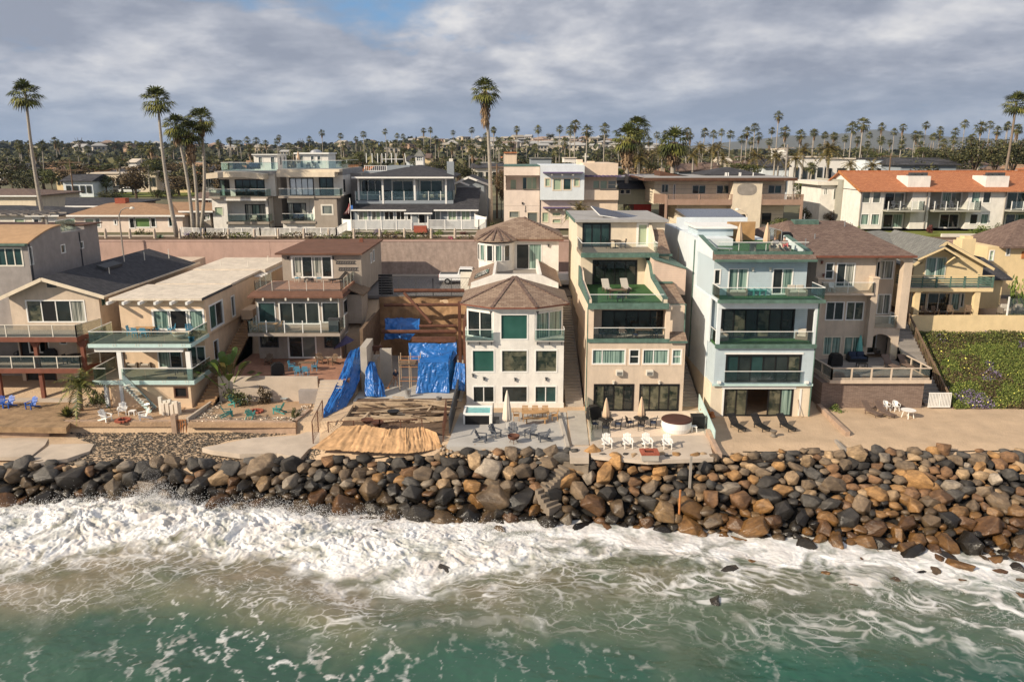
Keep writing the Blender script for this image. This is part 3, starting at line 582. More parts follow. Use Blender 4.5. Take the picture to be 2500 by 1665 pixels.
def landmesh():
 u=np.linspace(-1,1,181);U_,Yv=np.meshgrid(u,ysl);X_=U_*(Yv*.95+70);Zv=zland(X_,Yv);V=np.stack([X_,Yv,Zv],-1).reshape(-1,3);nx=181;ny=len(ysl);i=np.arange(nx*ny).reshape(ny,nx)
 return npmesh('terrain',V,np.stack([i[:-1,:-1],i[:-1,1:],i[1:,1:],i[1:,:-1]],-1).reshape(-1,4),'townground',True)
mobj('terrain',landmesh(),kind='structure')
def zl(x,y): return float(zland(np.array(float(x)),np.array(float(y))))
def sheet(name,m,pts,z,th=.03):
 b=MB();P=[G(*p,z) if len(p)==3 else Vector((p[0],p[1],z)) for p in pts];b.prism([p-UP_*th for p in P],UP_*th);return b.build(name,m,kind='structure')
UP_=Vector((0,0,1))
b=MB();b.box(-90,90,85.5,100.4,6.3,6.6);b.build('road','asphalt',kind='structure')
b=MB();b.box(-90,90,99.2,100.39,6.6,6.72);b.build('pavement','concrete',kind='structure')
rw=empty('retaining_wall',(0,100.4,6.6),'long rough pink concrete retaining wall behind the front row of houses','wall')
xx=-90
for i,w in enumerate([18,19.5,22,7,6.5,17.2,7,5.5,20,30,28]):
 part(rw,'wall_panel','retwall2' if i in(7,3,5) and i!=3 else 'retwall',lambda b:b.prism([(xx,100.4,6.6),(xx+w-.03,100.4,6.6),(xx+w-.03,100.4,10.86),(xx,100.4,10.86)],(0,.7,0)));xx+=w
part(rw,'coping','retwall',lambda b:b.box(-90,90,100.35,101.2,10.863,10.98))
# planted strip above the wall
sheet('planting_strip','soil',[(-90,101.2),(90,101.2),(90,104.2),(-90,104.2)],11.06,.1)
sheet('path','concrete2',[(-90,104.6),(90,104.6),(90,106.2),(-90,106.2)],11.09,.05)
# yards and patios in front of the houses
sheet('patio','patio',[(Z3,25,1492),(Z3,775,1505),(Z3,765,1280),(Z3,110,1285)],.03,.4)
sheet('path','concrete',[(Z3,800,1480),(Z3,905,1480),(Z3,880,1270),(Z3,770,1270)],.02,.3)
sheet('path','concrete2',[(Z3,780,1490),(Z3,905,1490),(Z3,905,1560),(Z3,790,1560)],.012,.5)
sheet('patio','concrete2',[(Z4,150,1500),(Z4,480,1530),(Z4,860,1515),(Z4,790,1240),(Z4,125,1240)],.02,.3)
sheet('patio','peach',[(Z4,170,1395),(Z4,810,1380),(Z4,760,1245),(Z4,135,1245)],.035,.1)
sheet('yard','drygrass',[(-75,63.9),(B1,440,285),(B1,470,250),(B1,520,110),(-75,69.7)],-.27,.5)
sheet('patio','concrete2',[(-75,69.6),(B1,520,112),(B1,640,60),(-38,73),(-75,73)],-.22,.2)
sheet('yard','sand2',[(B1,450,250),(B1,1150,250),(B1,1260,120),(B1,1150,90),(B1,620,100),(B1,560,140)],-.26,.4)
sheet('yard','sand2',[(B1,1255,255),(B1,1975,255),(B1,2080,140),(B1,2090,95),(B1,1500,90),(B1,1420,120)],-.25,.4)
sheet('slipway','concrete2',[(B1,-60,352),(B1,330,348),(B1,300,400),(B1,200,480),(B1,-60,480)],-1.32,.3)
sheet('slipway','concrete2',[(B1,340,395),(B1,632,390),(B1,600,440),(B1,450,490),(B1,230,520),(B1,200,495)],-1.42,.3)
sheet('slipway','concrete2',[(B1,1350,418),(B1,1700,350),(B1,1980,335),(B1,2085,300),(B1,2230,330),(B1,2060,430),(B1,2010,485),(B1,1850,455),(B1,1600,460),(B1,1420,435)],-1.1,.4)
def wl_(name,label,m,pts,z0,z1,th=.3,cat='wall'):
 b=MB();P=[G(*p[:3],p[3] if len(p)>3 else z0) if hasattr(p[0],'k') else Vector((*p,z0)) for p in pts]
 for a,c in zip(P,P[1:]):
  d=(c-a);d.z=0;n=Vector((-d.y,d.x,0)).normalized()*th;b.prism([Vector((a.x,a.y,z0)),Vector((c.x,c.y,z0)),Vector((c.x,c.y,z1)),Vector((a.x,a.y,z1))],n)
 return b.build(name,m,None,label,cat)
wl_('yard_wall','smooth tan garden wall below the white adirondack chairs','oldwall',[(B1,440,318,-1.25),(B1,1150,318,-1.25)],-1.5,-.2)
wl_('yard_wall','peeling plaster garden wall below the teal chairs','oldwall',[(B1,1255,318,-1.25),(B1,1978,328,-1.25),(B1,2085,235,-1.25)],-1.5,-.15)
wl_('gate_pier','weathered pier left of the orange gate','oldwall',[(B1,1150,330,-1.3),(B1,1183,330,-1.3)],-1.5,.35,.6,'pier')
wl_('low_wall','pale kerb wall running up beside the pebble bed','concrete2',[(B1,1260,245,-.25),(B1,1440,118,-.25)],-.4,.1,.18)
wl_('edging','stepped red block edging along the dry lawn','oldwall',[(B1,-60,345,-1.3),(B1,330,345,-1.3)],-1.4,-.75,.5,'edging')
g=empty('beach_gate',G(B1,1210,320,-1.2),'small orange slatted gate between the two garden walls','gate')
ga=G(B1,1180,318,-1.2);gb=G(B1,1250,318,-1.2)
part(g,'gate_leaf','rustorange',lambda b:[b.beam(ga.lerp(gb,t),ga.lerp(gb,t)+UP_*1.2,.06,.04) for t in(.05,.25,.45,.65,.95)]+[b.beam(ga+UP_*.2,gb+UP_*.9,.06,.04),b.beam(ga+UP_*1.1,gb+UP_*1.1,.08,.04)])
plainwall_=lambda n,l,m,P,z0,z1,th=.25,cat='wall':wl_(n,l,m,P,z0,z1,th,cat)
plainwall_('kerb_wall','low concrete kerb along the right side of the grey patio','concrete',[(Z3,785,1500,.03),(Z3,725,1285,.03)],-.3,.22,.25,'kerb')
plainwall_('divider_wall','low wall between the sand yard and the open beach','oldwall',[(Z6,300,1420,0),(Z6,110,1240,0)],-.5,.35,.35)
plainwall_('plank_edge','old plank edge at the front of the blue house yard','woodgrey',[(B3,1225,165,0),(B3,1160,100,0)],-.5,.2,.2,'edging')
# corrugated fence between peach and blue houses
f0=G(Z4,862,1430,.0);f1=G(Z4,770,1230,.0)
b=MB();b.prism([f0,f1,f1+UP_*1.35,f0+UP_*1.05],Vector((.07,0,0)));b.build('corrugated_fence','bluegreen',None,'pale green corrugated fence between the hot tub and the black loungers','fence')
f0=G(B3,425,205,-.2);f1=G(B3,345,60,0)
b=MB();b.prism([f0,f1,f1+UP_*.55,f0+UP_*.35],Vector((-.3,0,0)));b.build('divider_wall','oldwall',None,'low concrete wall continuing the corrugated fence to the rocks','wall')
f0=G(Z4,150,1420,.0);f1=G(Z4,125,1240,.0)
b=MB();b.prism([f0,f1,f1+UP_*1.3,f0+UP_*1.1],Vector((.05,0,0)));b.build('glass_fence','glass_teal',None,'glass fence panel between the grey patio and the peach house patio','fence')
# side alleys with stairs
def stairs(name,label,x0,x1,y0,z0,y1,z1,m,n):
 b=MB()
 for i in range(n):
  ya=y0+(y1-y0)*i/n;b.box(x0+.001*i,x1,ya,y1,z0-.3,z0+(z1-z0)*(i+1)/n-.002)
 return b.build(name,m,None,label,'stairs')
stairs('stairs','shaded concrete steps between the white and the peach house',4.75,6.3,67,0,85,6.5,'concrete',40)
stairs('stairs','concrete steps between the peach and the blue house',14.9,16.6,67,0,85,6.5,'concrete',40)
stairs('stairs','ochre painted steps between the two cream houses',-28.0,-26.6,67.2,-.3,86,6.4,'rustorange' if 0 else 'clay',38)
# ================================================================ FRONT ROW OF HOUSES
UP=Vector((0,0,1))
def diag(B,a,b,z0,z1,wm,pane,n=2,frame='white',m0=.12,m1=.12,zt=.3,zb=.05):
 """wall between plan points a,b carrying a framed sliding door"""
 a=Vector((*a,0));b=Vector((*b,0));d=b-a;u=d.normalized();nn=Vector((u.y,-u.x,0))
 if nn.y>0: nn=-nn
 w=d.length;P=lambda t,z,o=0: a+u*t+nn*o+UP*z
 mb=MB();mb.wall(P(0,z0),u,UP,w,z1-z0,[(m0,w-m1,zb,z1-z0-zt)],.14,-nn);mb.build('wall',wm,B.root)
 f=MB();A,C,Bz,Tz=m0,w-m1,z0+zb,z1-zt
 for t in [A+.04]+[A+(C-A)*i/n for i in range(1,n)]+[C-.04]: f.beam(P(t,Bz,.0),P(t,Tz,.0),.09,.09,up=nn)
 f.beam(P(A+.09,Tz-.05),P(C-.09,Tz-.05),.09,.08);f.beam(P(A+.09,Bz+.05),P(C-.09,Bz+.05),.09,.08)
 fo=f.build('sliding_door',frame,B.root)
 p=MB();p.prism([P(A,Bz,-.09),P(C,Bz,-.09),P(C,Tz,-.09),P(A,Tz,-.09)],-nn*.02);p.build('pane',pane,fo)
def slab(B,m,x0,x1,y0,y1,z,th=.25,name='deck',top='deck',fascia=None):
 part(B.root,name,top,lambda b:b.box(x0+.06,x1-.06,y0+.06,y1,z-.03,z+.02));part(B.root,'fascia',m,lambda b:b.box(x0,x1,y0,y1-.01,z-th,z-.03))
def house_white():
 Y=66.8;x0,x1=-3.98,4.48;B=Bld('white_house',(0,Y,0),'white stucco house with tiled hip roof and a round turret behind','house')
 zB=6.02;zE=8.72
 s=B.seg(x0,x1,Y,80,-.3,zB,'whitestucco')
 s.w(Z3,190,1120,320,1220,2);s.w(Z3,367,1120,525,1220,1,pane='g_dark');s.w(Z3,572,1120,703,1220,2,pane='g_teal')
 s.w(Z3,185,898,320,1033,pane='g_green');s.w(Z3,365,898,525,1033,pane='g_room');s.w(Z3,574,898,708,1033,pane='g_room')
 xa,xb=gx(Z3,318,750,Y),gx(Z3,570,750,Y);yd=Y+1.75
 m=B.seg(xa,xb,Y,yd+1,zB,zE,'whitestucco');m.w(Z3,360,678,526,832,pane='g_green')
 B.seg(x0,x1,yd+.9,76,zB,zE,'whitestucco')
 diag(B,(x0,yd),(xa,Y),zB,zE,'whitestucco','g_dark');diag(B,(xb,Y),(x1,yd),zB,zE,'whitestucco','g_curt')
 for q in((x0,xa-.02),(xb+.02,x1)):
  B.box('balcony_floor','patio',q[0]-.02,q[1],Y-.42,yd+.85,zB-.02,zB+.06)
  B.rail([(q[0],Y+.9,zB+.06),(q[0],Y-.38,zB+.06),(q[1],Y-.38,zB+.06)] if q[0]<0 else [(q[0],Y-.38,zB+.06),(q[1],Y-.38,zB+.06),(q[1],Y+.9,zB+.06)],h=.98,glass='glass_teal',post=None,step=2.4)
  for t in(.08,.5,.92): part(B.root,'bracket','darkgrey',lambda b:b.box(q[0]+(q[1]-q[0])*t-.04,q[0]+(q[1]-q[0])*t+.04,Y-.36,Y-.04,zB-.32,zB-.03))
 part(B.root,'plinth','whitestucco',lambda b:b.box(x0-.05,x1+.05,Y-.06,Y-.003,-.3,.42))
 part(B.root,'cornice','white',lambda b:(b.box(xa-.1,xb+.1,Y-.12,Y+.3,zE,zE+.16),b.prism([(x0-.12,yd,zE),(xa-.1,Y-.12,zE),(xa+.1,Y+.2,zE),(x0+.1,yd+.2,zE)],(0,0,.16)),b.prism([(xb+.1,Y-.12,zE),(x1+.12,yd,zE),(x1-.1,yd+.2,zE),(xb-.1,Y+.2,zE)],(0,0,.16))))
 e=[(x0-.5,yd-.3),(xa-.15,Y-.5),(xb+.15,Y-.5),(x1+.5,yd-.3),(x1+.5,75),(x0-.5,75)];ap=Vector((.25,72.2,10.75));ze=zE+.17
 def rf(b):
  b.add([(x,y,ze) for x,y in e]+[(x,y,ze+.12) for x,y in e]+[ap],[(0,1,2,3,4,5)[::-1]]+[(i,(i+1)%6,(i+1)%6+6,i+6) for i in range(6)]+[(i+6,(i+1)%6+6,12) for i in range(6)])
 ro=part(B.root,'roof','shingle_tan',rf)
 part(ro,'ridge_tiles','shingle_brown',lambda b:[b.beam(Vector((*e[i],ze+.12)).lerp(ap,k/12.),Vector((*e[i],ze+.12)).lerp(ap,(k+.8)/12.)+UP*.05,.28,.10) for i in(0,1,2,3) for k in range(12)])
 part(B.root,'gutter','redbrown',lambda b:[b.beam(Vector((*e[i],ze+.04))+UP*0,Vector((*e[i+1],ze+.04)),.12,.12) for i in range(3)])
 # middle terrace with white parapets and small tiled side slopes
 B.seg(x0,x1,76,87.7,5.,9.15,'whitestucco')
 part(B.root,'parapet','whitestucco',lambda b:(b.prism([(x0,76.2,8.9),(x0+2.2,76.2,8.9),(x0+2.2,76.2,10.3),(x0,76.2,9.5)],(0,.25,0)),b.box(x0+2.2,x1-1.7,76.2,76.45,8.9,10.35),b.prism([(x1-1.7,76.2,8.9),(x1,76.2,8.9),(x1,76.2,9.5),(x1-1.7,76.2,10.3)],(0,.25,0)),b.box(x0+2.1,x0+2.35,76.45,86,9.15,10.35),b.box(x1-1.85,x1-1.6,76.45,87.4,9.15,10.35)))
 part(B.root,'side_roof','shingle_tan',lambda b:(b.prism([(x0-.35,76.3,9.2),(x0+2.1,76.3,10.2),(x0+2.1,76.3,9.2)],(0,10.5,0)),b.prism([(x1+.35,76.3,9.2),(x1-1.6,76.3,10.2),(x1-1.6,76.3,9.2)],(0,11,0))))
 B.box('terrace_floor','deckgrey',x0+2.35,x1-1.85,76.45,87.7,9.15,9.2)
 # upper storey
 y2=87.7;X0,X1=-3.65,5.15;t=B.seg(X0,X1,y2,95.5,6.6,12.35,'whitestucco');t.w(Z3,457,243,612,397,2,pane=['g_dark','g_curt'],name='sliding_door')
 B.box('eave','redbrown',X0-.45,X1+.5,y2-.5,96,12.36,12.5)
 part(B.root,'roof','shingle_tan',lambda b:b.hip(X0-.5,X1+.55,y2-.55,96.1,12.5,1.9,ridge=((.7,91.8),(1.3,91.8))))
 part(B.root,'ridge_tiles','shingle_brown',lambda b:[b.beam(Vector((X1+.5,y2-.5,12.7)).lerp(Vector((1.3,91.8,14.6)),k/14.),Vector((X1+.5,y2-.5,12.7)).lerp(Vector((1.3,91.8,14.6)),(k+.7)/14.),.28,.14) for k in range(14)])
 tx,ty,tr=-1.72,y2+.15,1.98
 part(B.root,'turret_wall','whitestucco',lambda b:b.lathe([(tr,9.15),(tr,12.2)],(tx,ty,0),24,math.pi,2*math.pi))
 for k,a in enumerate((197,222,250,278,306)):
  c=Vector((tx+math.cos(R(a))*tr,ty+math.sin(R(a))*tr,0));u=Vector((-math.sin(R(a)),math.cos(R(a)),0));nn=Vector((math.cos(R(a)),math.sin(R(a)),0));w=.34
  f=MB();[f.beam(c+u*q*w+UP*10.3+nn*.02,c+u*q*w+UP*12.05+nn*.02,.08,.08,up=nn) for q in(-1,1)];[f.beam(c-u*w+UP*z+nn*.02,c+u*w+UP*z+nn*.02,.08,.08) for z in(10.32,12.03)]
  fo=f.build('window','white',B.root);g=MB();g.prism([c-u*w+UP*10.3+nn*.005,c+u*w+UP*10.3+nn*.005,c+u*w+UP*12+nn*.005,c-u*w+UP*12+nn*.005],nn*.015);g.build('pane','g_curt' if k%2 else 'g_dark',fo)
 tr_=part(B.root,'turret_roof','shingle_tan',lambda b:b.lathe([(tr+.42,12.4),(tr+.42,12.5),(.08,13.65)],(tx,ty,0),20,math.pi*.9,math.pi*2.1))
 part(tr_,'ridge_tiles','shingle_brown',lambda b:[b.beam((tx+math.cos(R(a))*(tr+.4),ty+math.sin(R(a))*(tr+.4),12.56),(tx,ty,13.75),.2,.12) for a in range(185,360,25)])
 lit(B,'darkgrey',(gx(Z3,190,1055,Y),Y,gz(Z3,1055,Y)),(gx(Z3,258,1075,Y),Y,gz(Z3,1075,Y)),(gx(Z3,450,1080,Y),Y,gz(Z3,1080,Y)),(gx(Z3,641,1077,Y),Y,gz(Z3,1077,Y)),(gx(Z3,655,255,y2),y2,gz(Z3,255,y2)),(xb+.25,Y+.25,8.35),(xa-.25,Y+.25,8.35))
 part(B.root,'skylight','g_dark',lambda b:b.prism([(x0+.2,79,9.47),(x0+1.6,79,10.05),(x0+1.6,82,10.05),(x0+.2,82,9.47)],(-.02,0,.05)))
 B.finish();return B
HW=house_white()
def house_peach():
 Y=65.7;x0,x1=6.47,14.73;B=Bld('peach_house',(10,Y,0),'tall peach stucco house stepping back in four terraces edged with worn green trim','house')
 s=B.seg(x0,x1,Y,76,-.4,6.1,'tan',label='lower wall, sand coloured')
 for q in((168,1090,393,1240),(432,1090,655,1240)): s.w(Z4,*q,nv=4,pane=['g_room','g_dark','g_room','g_dark'] if q[0]<200 else 'g_room',frame='black',name='folding_door',ft=.13)
 s.w(Z4,157,887,347,970,splits=[.3],pane=['g_curt','g_curt']);s.w(Z4,372,887,428,970,nh=2);s.w(Z4,450,887,597,970,splits=[.42],pane=['g_curt','g_curt']);s.w(Z4,620,887,672,970,nh=2,pane='g_curt')
 for q in((150,880,355,980),(366,880,435,980),(444,880,603,980),(614,880,682,980)):
  a,b_,c,d=rect(Z4,*q,Y);part(B.root,'window_surround','peach',lambda b:(b.box(a,b_,Y-.03,Y-.002,c,c+.10),b.box(a,b_,Y-.03,Y-.002,d-.10,d),b.box(a,a+.10,Y-.03,Y-.002,c+.1,d-.1),b.box(b_-.10,b_,Y-.03,Y-.002,c+.1,d-.1)))
 for q in((293,1003,332,1033),(467,1003,507,1033)):
  a,b_,c,d=rect(Z4,*q,Y);o=B.box('air_conditioner','offwhite',a,b_,Y-.32,Y-.003,c,d);part(o,'grille','darkgrey',lambda b:[b.box(a+.06,b_-.06,Y-.34,Y-.323,c+.05+.06*i,c+.08+.06*i) for i in range(int((d-c-.1)/.06))])
 lit(B,'offwhite',(gx(Z4,278,1078,Y),Y,gz(Z4,1078,Y)),(gx(Z4,543,1078,Y),Y,gz(Z4,1078,Y)))
 z3=6.3;xm=gx(Z4,605,800,Y)
 # third level: loggia with wrought look glass railing
 B.box('fascia','greentrim',x0-.02,xm+.02,Y-.1,Y+.35,6.1,6.42);B.box('loggia_floor','deckgrey',x0+.02,xm,Y+.35,Y+2.2,6.1,6.34)
 r=B.seg(x0+.15,xm+.3,Y+2.1,79.8,6.1,9.2,'peach');r.w(Z4,215,663,562,802,nv=5,pane='g_dark',frame='black',name='folding_door',ft=.12)
 B.box('pillar','peach',x0,x0+.42,Y,Y+.4,6.42,9.0);B.box('pillar','peach',xm-.38,xm,Y,Y+.4,6.42,9.0)
 B.box('side_wall','peach',x0,x0+.2,Y+.4,79.8,6.1,9.38)
 B.rail([(x0+.42,Y+.05,6.42),(xm-.38,Y+.05,6.42)],h=.95,post=None,step=2.2)
 B.seg(xm,x1,Y+.9,79,6.1,9.1,'peach');B.p('lean_to_roof','shingle_tan',lambda b:b.prism([(xm,Y-.15,6.15),(xm,Y+.9,6.15),(xm,Y+.9,6.85),(xm,Y-.15,6.28)],(x1-xm+.1,0,0)));B.box('gutter','greentrim',xm,x1+.12,Y-.25,Y-.152,6.1,6.28)
 # fourth level terrace
 z4=9.4;B.box('fascia','greentrim',x0-.1,xm-.2,Y-.25,Y+.02,9.02,9.5);B.box('terrace_slab','peach',x0-.05,xm-.2,Y+.02,75.8,9.0,9.36);B.box('turf','turf',x0+.25,xm-.6,Y+.15,75.8,9.361,9.44)
 B.box('corner_slab','peach',xm-.2,gx(Z4,620,630,Y),Y-.1,Y+2,8.95,9.2)
 part(B.root,'parapet','greentrim',lambda b:b.prism([(x0-.12,Y+.02,9.4),(x0-.12,Y+4.5,9.4),(x0-.12,Y+10,9.4),(x0-.12,Y+10,11.3),(x0-.12,Y+8.2,11.1),(x0-.12,Y+7,10.4),(x0-.12,Y+.02,9.9)],(.12,0,0)))
 part(B.root,'parapet','peach',lambda b:b.prism([(x0+.001,Y+.03,9.4),(x0+.001,Y+10,9.4),(x0+.001,Y+10,11.2),(x0+.001,Y+8.2,11.0),(x0+.001,Y+7,10.3),(x0+.001,Y+.03,9.8)],(.22,0,0)))
 xr=xm-.6
 part(B.root,'parapet','palecream',lambda b:b.prism([(xr,Y+.05,9.4),(xr,75.8,9.4),(xr,75.8,12.0),(xr,73.6,11.6),(xr,72.2,10.6),(xr,69,10.2),(xr,Y+.05,9.8)],(.3,0,0)))
 part(B.root,'parapet_cap','greentrim',lambda b:[b.beam(p,q,.42,.09) for p,q in zip([(xr+.15,Y+.05,9.86),(xr+.15,69,10.26),(xr+.15,72.2,10.66),(xr+.15,73.6,11.66)],[(xr+.15,69,10.26),(xr+.15,72.2,10.66),(xr+.15,73.6,11.66),(xr+.15,75.7,12.06)])])
 f=B.seg(x0+.1,x1-.2,75.8,90,6,12.2,'palecream');f.w(Z4,162,372,412,512,nv=4,pane='g_dark',frame='black',name='folding_door',ft=.14)
 B.rail([(x0+.02,Y+.1,9.46),(xr,Y+.1,9.46)],h=.75,post=None,step=2.4)
 # right wing: sided gable block and shingle slopes
 g=B.seg(gx(Z4,510,450,72.5),gx(Z4,700,450,72.5),72.5,80,9,gz(Z4,420,72.5),'peachsiding')
 gz1=g.z1;B.p('gable','peachsiding',lambda b:b.prism([(g.x0,72.5,gz1),(g.x1,72.5,gz1),(g.x0,72.5,gz1+.9)],(0,7.5,0)));B.p('roof_cap','greentrim',lambda b:b.prism([(g.x0-.1,72.3,gz1+.92),(g.x1+.15,72.3,gz1-.02),(g.x1+.15,72.3,gz1+.06),(g.x0-.1,72.3,gz1+1.02)],(0,7.7,0)))
 B.p('lean_to_roof','shingle_tan',lambda b:b.prism([(xr+.4,67.2,9.0),(xr+.4,72.5,9.0),(xr+.4,72.5,10.1),(xr+.4,67.2,9.15)],(x1-xr-.25,0,0)));B.box('gutter','greentrim',xr+.5,x1+.2,67.0,67.2,8.95,9.15);B.box('roof_edge','greentrim',xr+.4,x1,72.2,72.49,10.1,10.25)
 # fifth level
 z5=12.5;Y5=79.9;xL,xR=gx(Z4,95,330,74.5),gx(Z4,540,335,74.5)
 B.box('fascia','greentrim',x0,xR,74.3,74.6,12.2,12.62);B.box('terrace_slab','deck',x0+.02,xR-.05,74.6,Y5,12.22,12.55)
 t=B.seg(x0+.05,15.25,Y5,92,12,15.05,'palecream');t.w(Z4,103,158,258,290,nv=3,pane='g_teal',frame='black',name='folding_door',ft=.14);t.w(Z4,418,158,478,286,pane='g_blind',name='door',ft=.2)
 B.box('roof_slab','roof_grey',x0-.25,15.5,Y5-.6,92.3,15.06,15.3);B.box('fascia','greentrim',x0-.3,x0-.251,Y5-.6,92.3,15.0,15.32)
 B.rail([(x0+.08,Y5,12.6),(x0+.08,74.45,12.6),(xR-.1,74.45,12.6),(xR-.1,76.5,12.6)],h=.95,post=None,step=2.2,glass='glass_clear')
 part(B.root,'parapet','palecream',lambda b:b.prism([(xR-.1,76.5,12.5),(xR-.1,Y5,12.5),(xR-.1,Y5,14.9),(xR-.1,78.4,14.2),(xR-.1,77,13.2)],(.25,0,0)))
 part(B.root,'lean_to_roof','shingle_tan',lambda b:b.prism([(xR+.2,75.6,12.2),(xR+.2,Y5,12.2),(xR+.2,Y5,14.3),(xR+.2,75.6,12.4)],(15.2-xR-.3,0,0)));B.box('wing_wall','palecream',xR+.1,15.0,75.9,Y5,10,12.2);B.box('gutter','greentrim',xR+.1,15.2,75.3,75.58,12.2,12.4)
 part(B.root,'downpipe','greentrim',lambda b:b.tube([(x0-.08,Y+.1,0),(x0-.08,Y+.1,9.1)],.05));part(B.root,'downpipe','greentrim',lambda b:b.tube([(x1+.03,Y+.85,6.3),(x1+.03,Y+.85,9)],.05))
 B.p('garage_wall','palecream',lambda b:b.box(x0+.1,x1,90,92.1,0,12))
 B.finish();return B
HP=house_peach()
def house_blue():
 Y=64.4;x0,x1=16.8,25.15;B=Bld('blue_house',(21,Y,0),'pale blue clapboard house with three glazed levels and a turfed roof deck','house')
 s=B.seg(x0,x1,Y,88,-.4,2.74,'palecream');a,b_,c,d=rect(Z5,325,1085,742,1252,Y);s.ww(a,b_,.02,d,nv=6,splits=[.17,.33,.65,.83],pane=['g_room','g_room',None,'g_room','g_curt'],frame='black',name='folding_door',ft=.12)
 B.box('room_floor','lumber',a,b_,Y+.2,Y+3.5,-.05,.02);B.box('door_surround','white',a-.3,b_+.25,Y-.05,Y-.004,d,d+.28);B.box('door_surround','white',a-.2,a-.06,Y-.05,Y-.004,0,d);B.box('door_surround','white',b_+.6,b_+.75,Y-.05,Y-.004,0,d)
 y2=Y-.18;s2=B.seg(x0+.12,x1+.02,y2,82,2.76,6.05,'bluesiding');s2.w(Z5,335,878,792,1040,nv=6,nh=1,pane=['g_teal','g_dark','g_teal','g_dark','g_dark','g_room'],frame='black',name='folding_door',ft=.13,label='window wall on the second level')
 a,b_,c,d=rect(Z5,330,872,797,1046,y2);B.box('door_surround','white',a-.12,b_+.12,y2-.05,y2-.04+.038,d,d+.14);B.rail([(a-.1,y2-.12,c-.05),(b_+.15,y2-.12,c-.05)],h=1.05,post=None,step=2.6,glass='glass_clear')
 B.box('band','bluegreen',x0-.02,x1+.1,y2-.08,y2-.004,2.72,2.9)
 # third level loggia
 B.box('fascia','greentrim',x0+.05,x1+.06,y2-.25,y2+.02,6.0,6.32);B.box('loggia_floor','turf',x0+.2,x1-.05,y2+.02,y2+2.2,6.06,6.3)
 l=B.seg(x0+.1,x1-.02,y2+2.2,82,6.05,9.6,'bluesiding');l.w(Z5,308,596,752,768,nv=6,pane=['g_dark','g_room','g_dark','g_room','g_dark','g_dark'],frame='black',name='folding_door',ft=.13)
 B.box('post','bluewhite',x0+.12,x0+.42,y2,y2+.3,6.32,9.3);B.box('post','bluewhite',x1-.22,x1+.02,y2,y2+.3,6.32,9.3);B.box('beam','bluewhite',x0+.12,x1+.02,y2-.02,y2+.34,9.3,9.85)
 B.box('side_wall','bluewhite',x0+.01,x0+.12,y2+2,82,6.05,9.9);B.rail([(x0+.42,y2+.05,6.32),(x1-.22,y2+.05,6.32)],h=1.05,post=None,step=2.6)
 B.rail([(x0+.16,y2+.3,6.32),(x0+.16,y2+2.2,6.32)],h=1.05,post=None,step=2.6,glass='glass_teal')
 # fourth level balcony
 y4=66.2;B.box('fascia','greentrim',x0-.05,x1+.35,Y-.75,Y-.5,9.86,10.12);B.box('balcony_slab','bluewhite',x0,x1+.3,Y-.5,y4,9.85,10.05);B.box('turf','turf',x0+.2,x1+.15,Y-.45,y4,10.05,10.09)
 f=B.seg(x0+.1,x1-.45,y4,86,9.9,13.1,'bluesiding');f.w(Z5,350,345,468,500,nv=2,pane='g_curt',name='sliding_door');f.w(Z5,622,345,745,500,nv=2,pane=['g_dark','g_curt'],name='sliding_door');f.w(Z5,243,350,300,440,pane='g_dark')
 lit(B,'offwhite',(gx(Z5,500,350,y4),y4,gz(Z5,350,y4)),(gx(Z5,607,350,y4),y4,gz(Z5,350,y4)))
 B.rail([(x0+.05,y4,10.12),(x0+.05,Y-.62,10.12),(x1+.25,Y-.62,10.12),(x1+.25,y4+.5,10.12)],h=1.0,glass='glass_teal',post=None,step=2.4)
 B.p('shingle_skirt','shingle_brown',lambda b:b.prism([(x0-.05,65.4,13.05),(x0-.05,66.3,13.05),(x0-.05,66.3,13.75),(x0-.05,65.4,13.2)],(x1-x0+.05,0,0)));B.box('gutter','greentrim',x0-.1,x1,65.25,65.39,13.02,13.2)
 # roof deck
 zr=13.55;B.box('roof_turf','turf',x0+.3,x1-.6,66.4,77,13.3,zr);B.box('coping','greentrim',x0-.02,x1-.2,65.95,66.35,13.4,13.78)
 for xx in(x0+.02,x1-.62): B.p('parapet','bluewhite',lambda b:b.prism([(xx,66.35,13.1),(xx,72.2,13.1),(xx,72.2,14.5),(xx,71.2,14.5),(xx,66.35,13.8)],(.28,0,0)));B.p('parapet_cap','greentrim',lambda b:b.beam((xx+.14,66.3,13.84),(xx+.14,71.8,14.55),.4,.08))
 B.rail([(x0+.35,66.2,13.78),(x1-.5,66.2,13.78)],h=.75,post=None,step=2.2)
 # long left side with windows, stairs lantern and glass screens at the back
 L_=B.seg(x0,x0+3.2,72.2,88,9.9,14.2,'bluewhite')
 L2=B.seg(x0,x0+.09,Y+2.5,88,2.74,9.86,'bluewhite',name='side_wall')
 for q in((218,243,860,975),): L2.wr(Z5,*q,side='l',pane='g_dark')
 for zx0,zx1,zy0,zy1 in((150,160,270,330),(118,128,280,350),(108,118,345,410),(35,50,215,300)): 
  ya,_=sp(Z5,zx0,zy0,x0);yb,_=sp(Z5,zx1,zy0,x0);_,za=sp(Z5,(zx0+zx1)/2,zy1,x0);_,zb=sp(Z5,(zx0+zx1)/2,zy0,x0)
  (L_ if za>9.9 else L2)._win('l',ya-.4,yb+.3,za,zb,1,1,'g_dark','offwhite','window',.12,.03)
 B.p('bay_roof','white',lambda b:b.box(x0+.2,x0+4.1,74.2,79,14.9,15.1));B.p('stair_house','bluesiding',lambda b:b.box(x0+.5,x0+3.8,74.5,78.7,14.2,14.9))
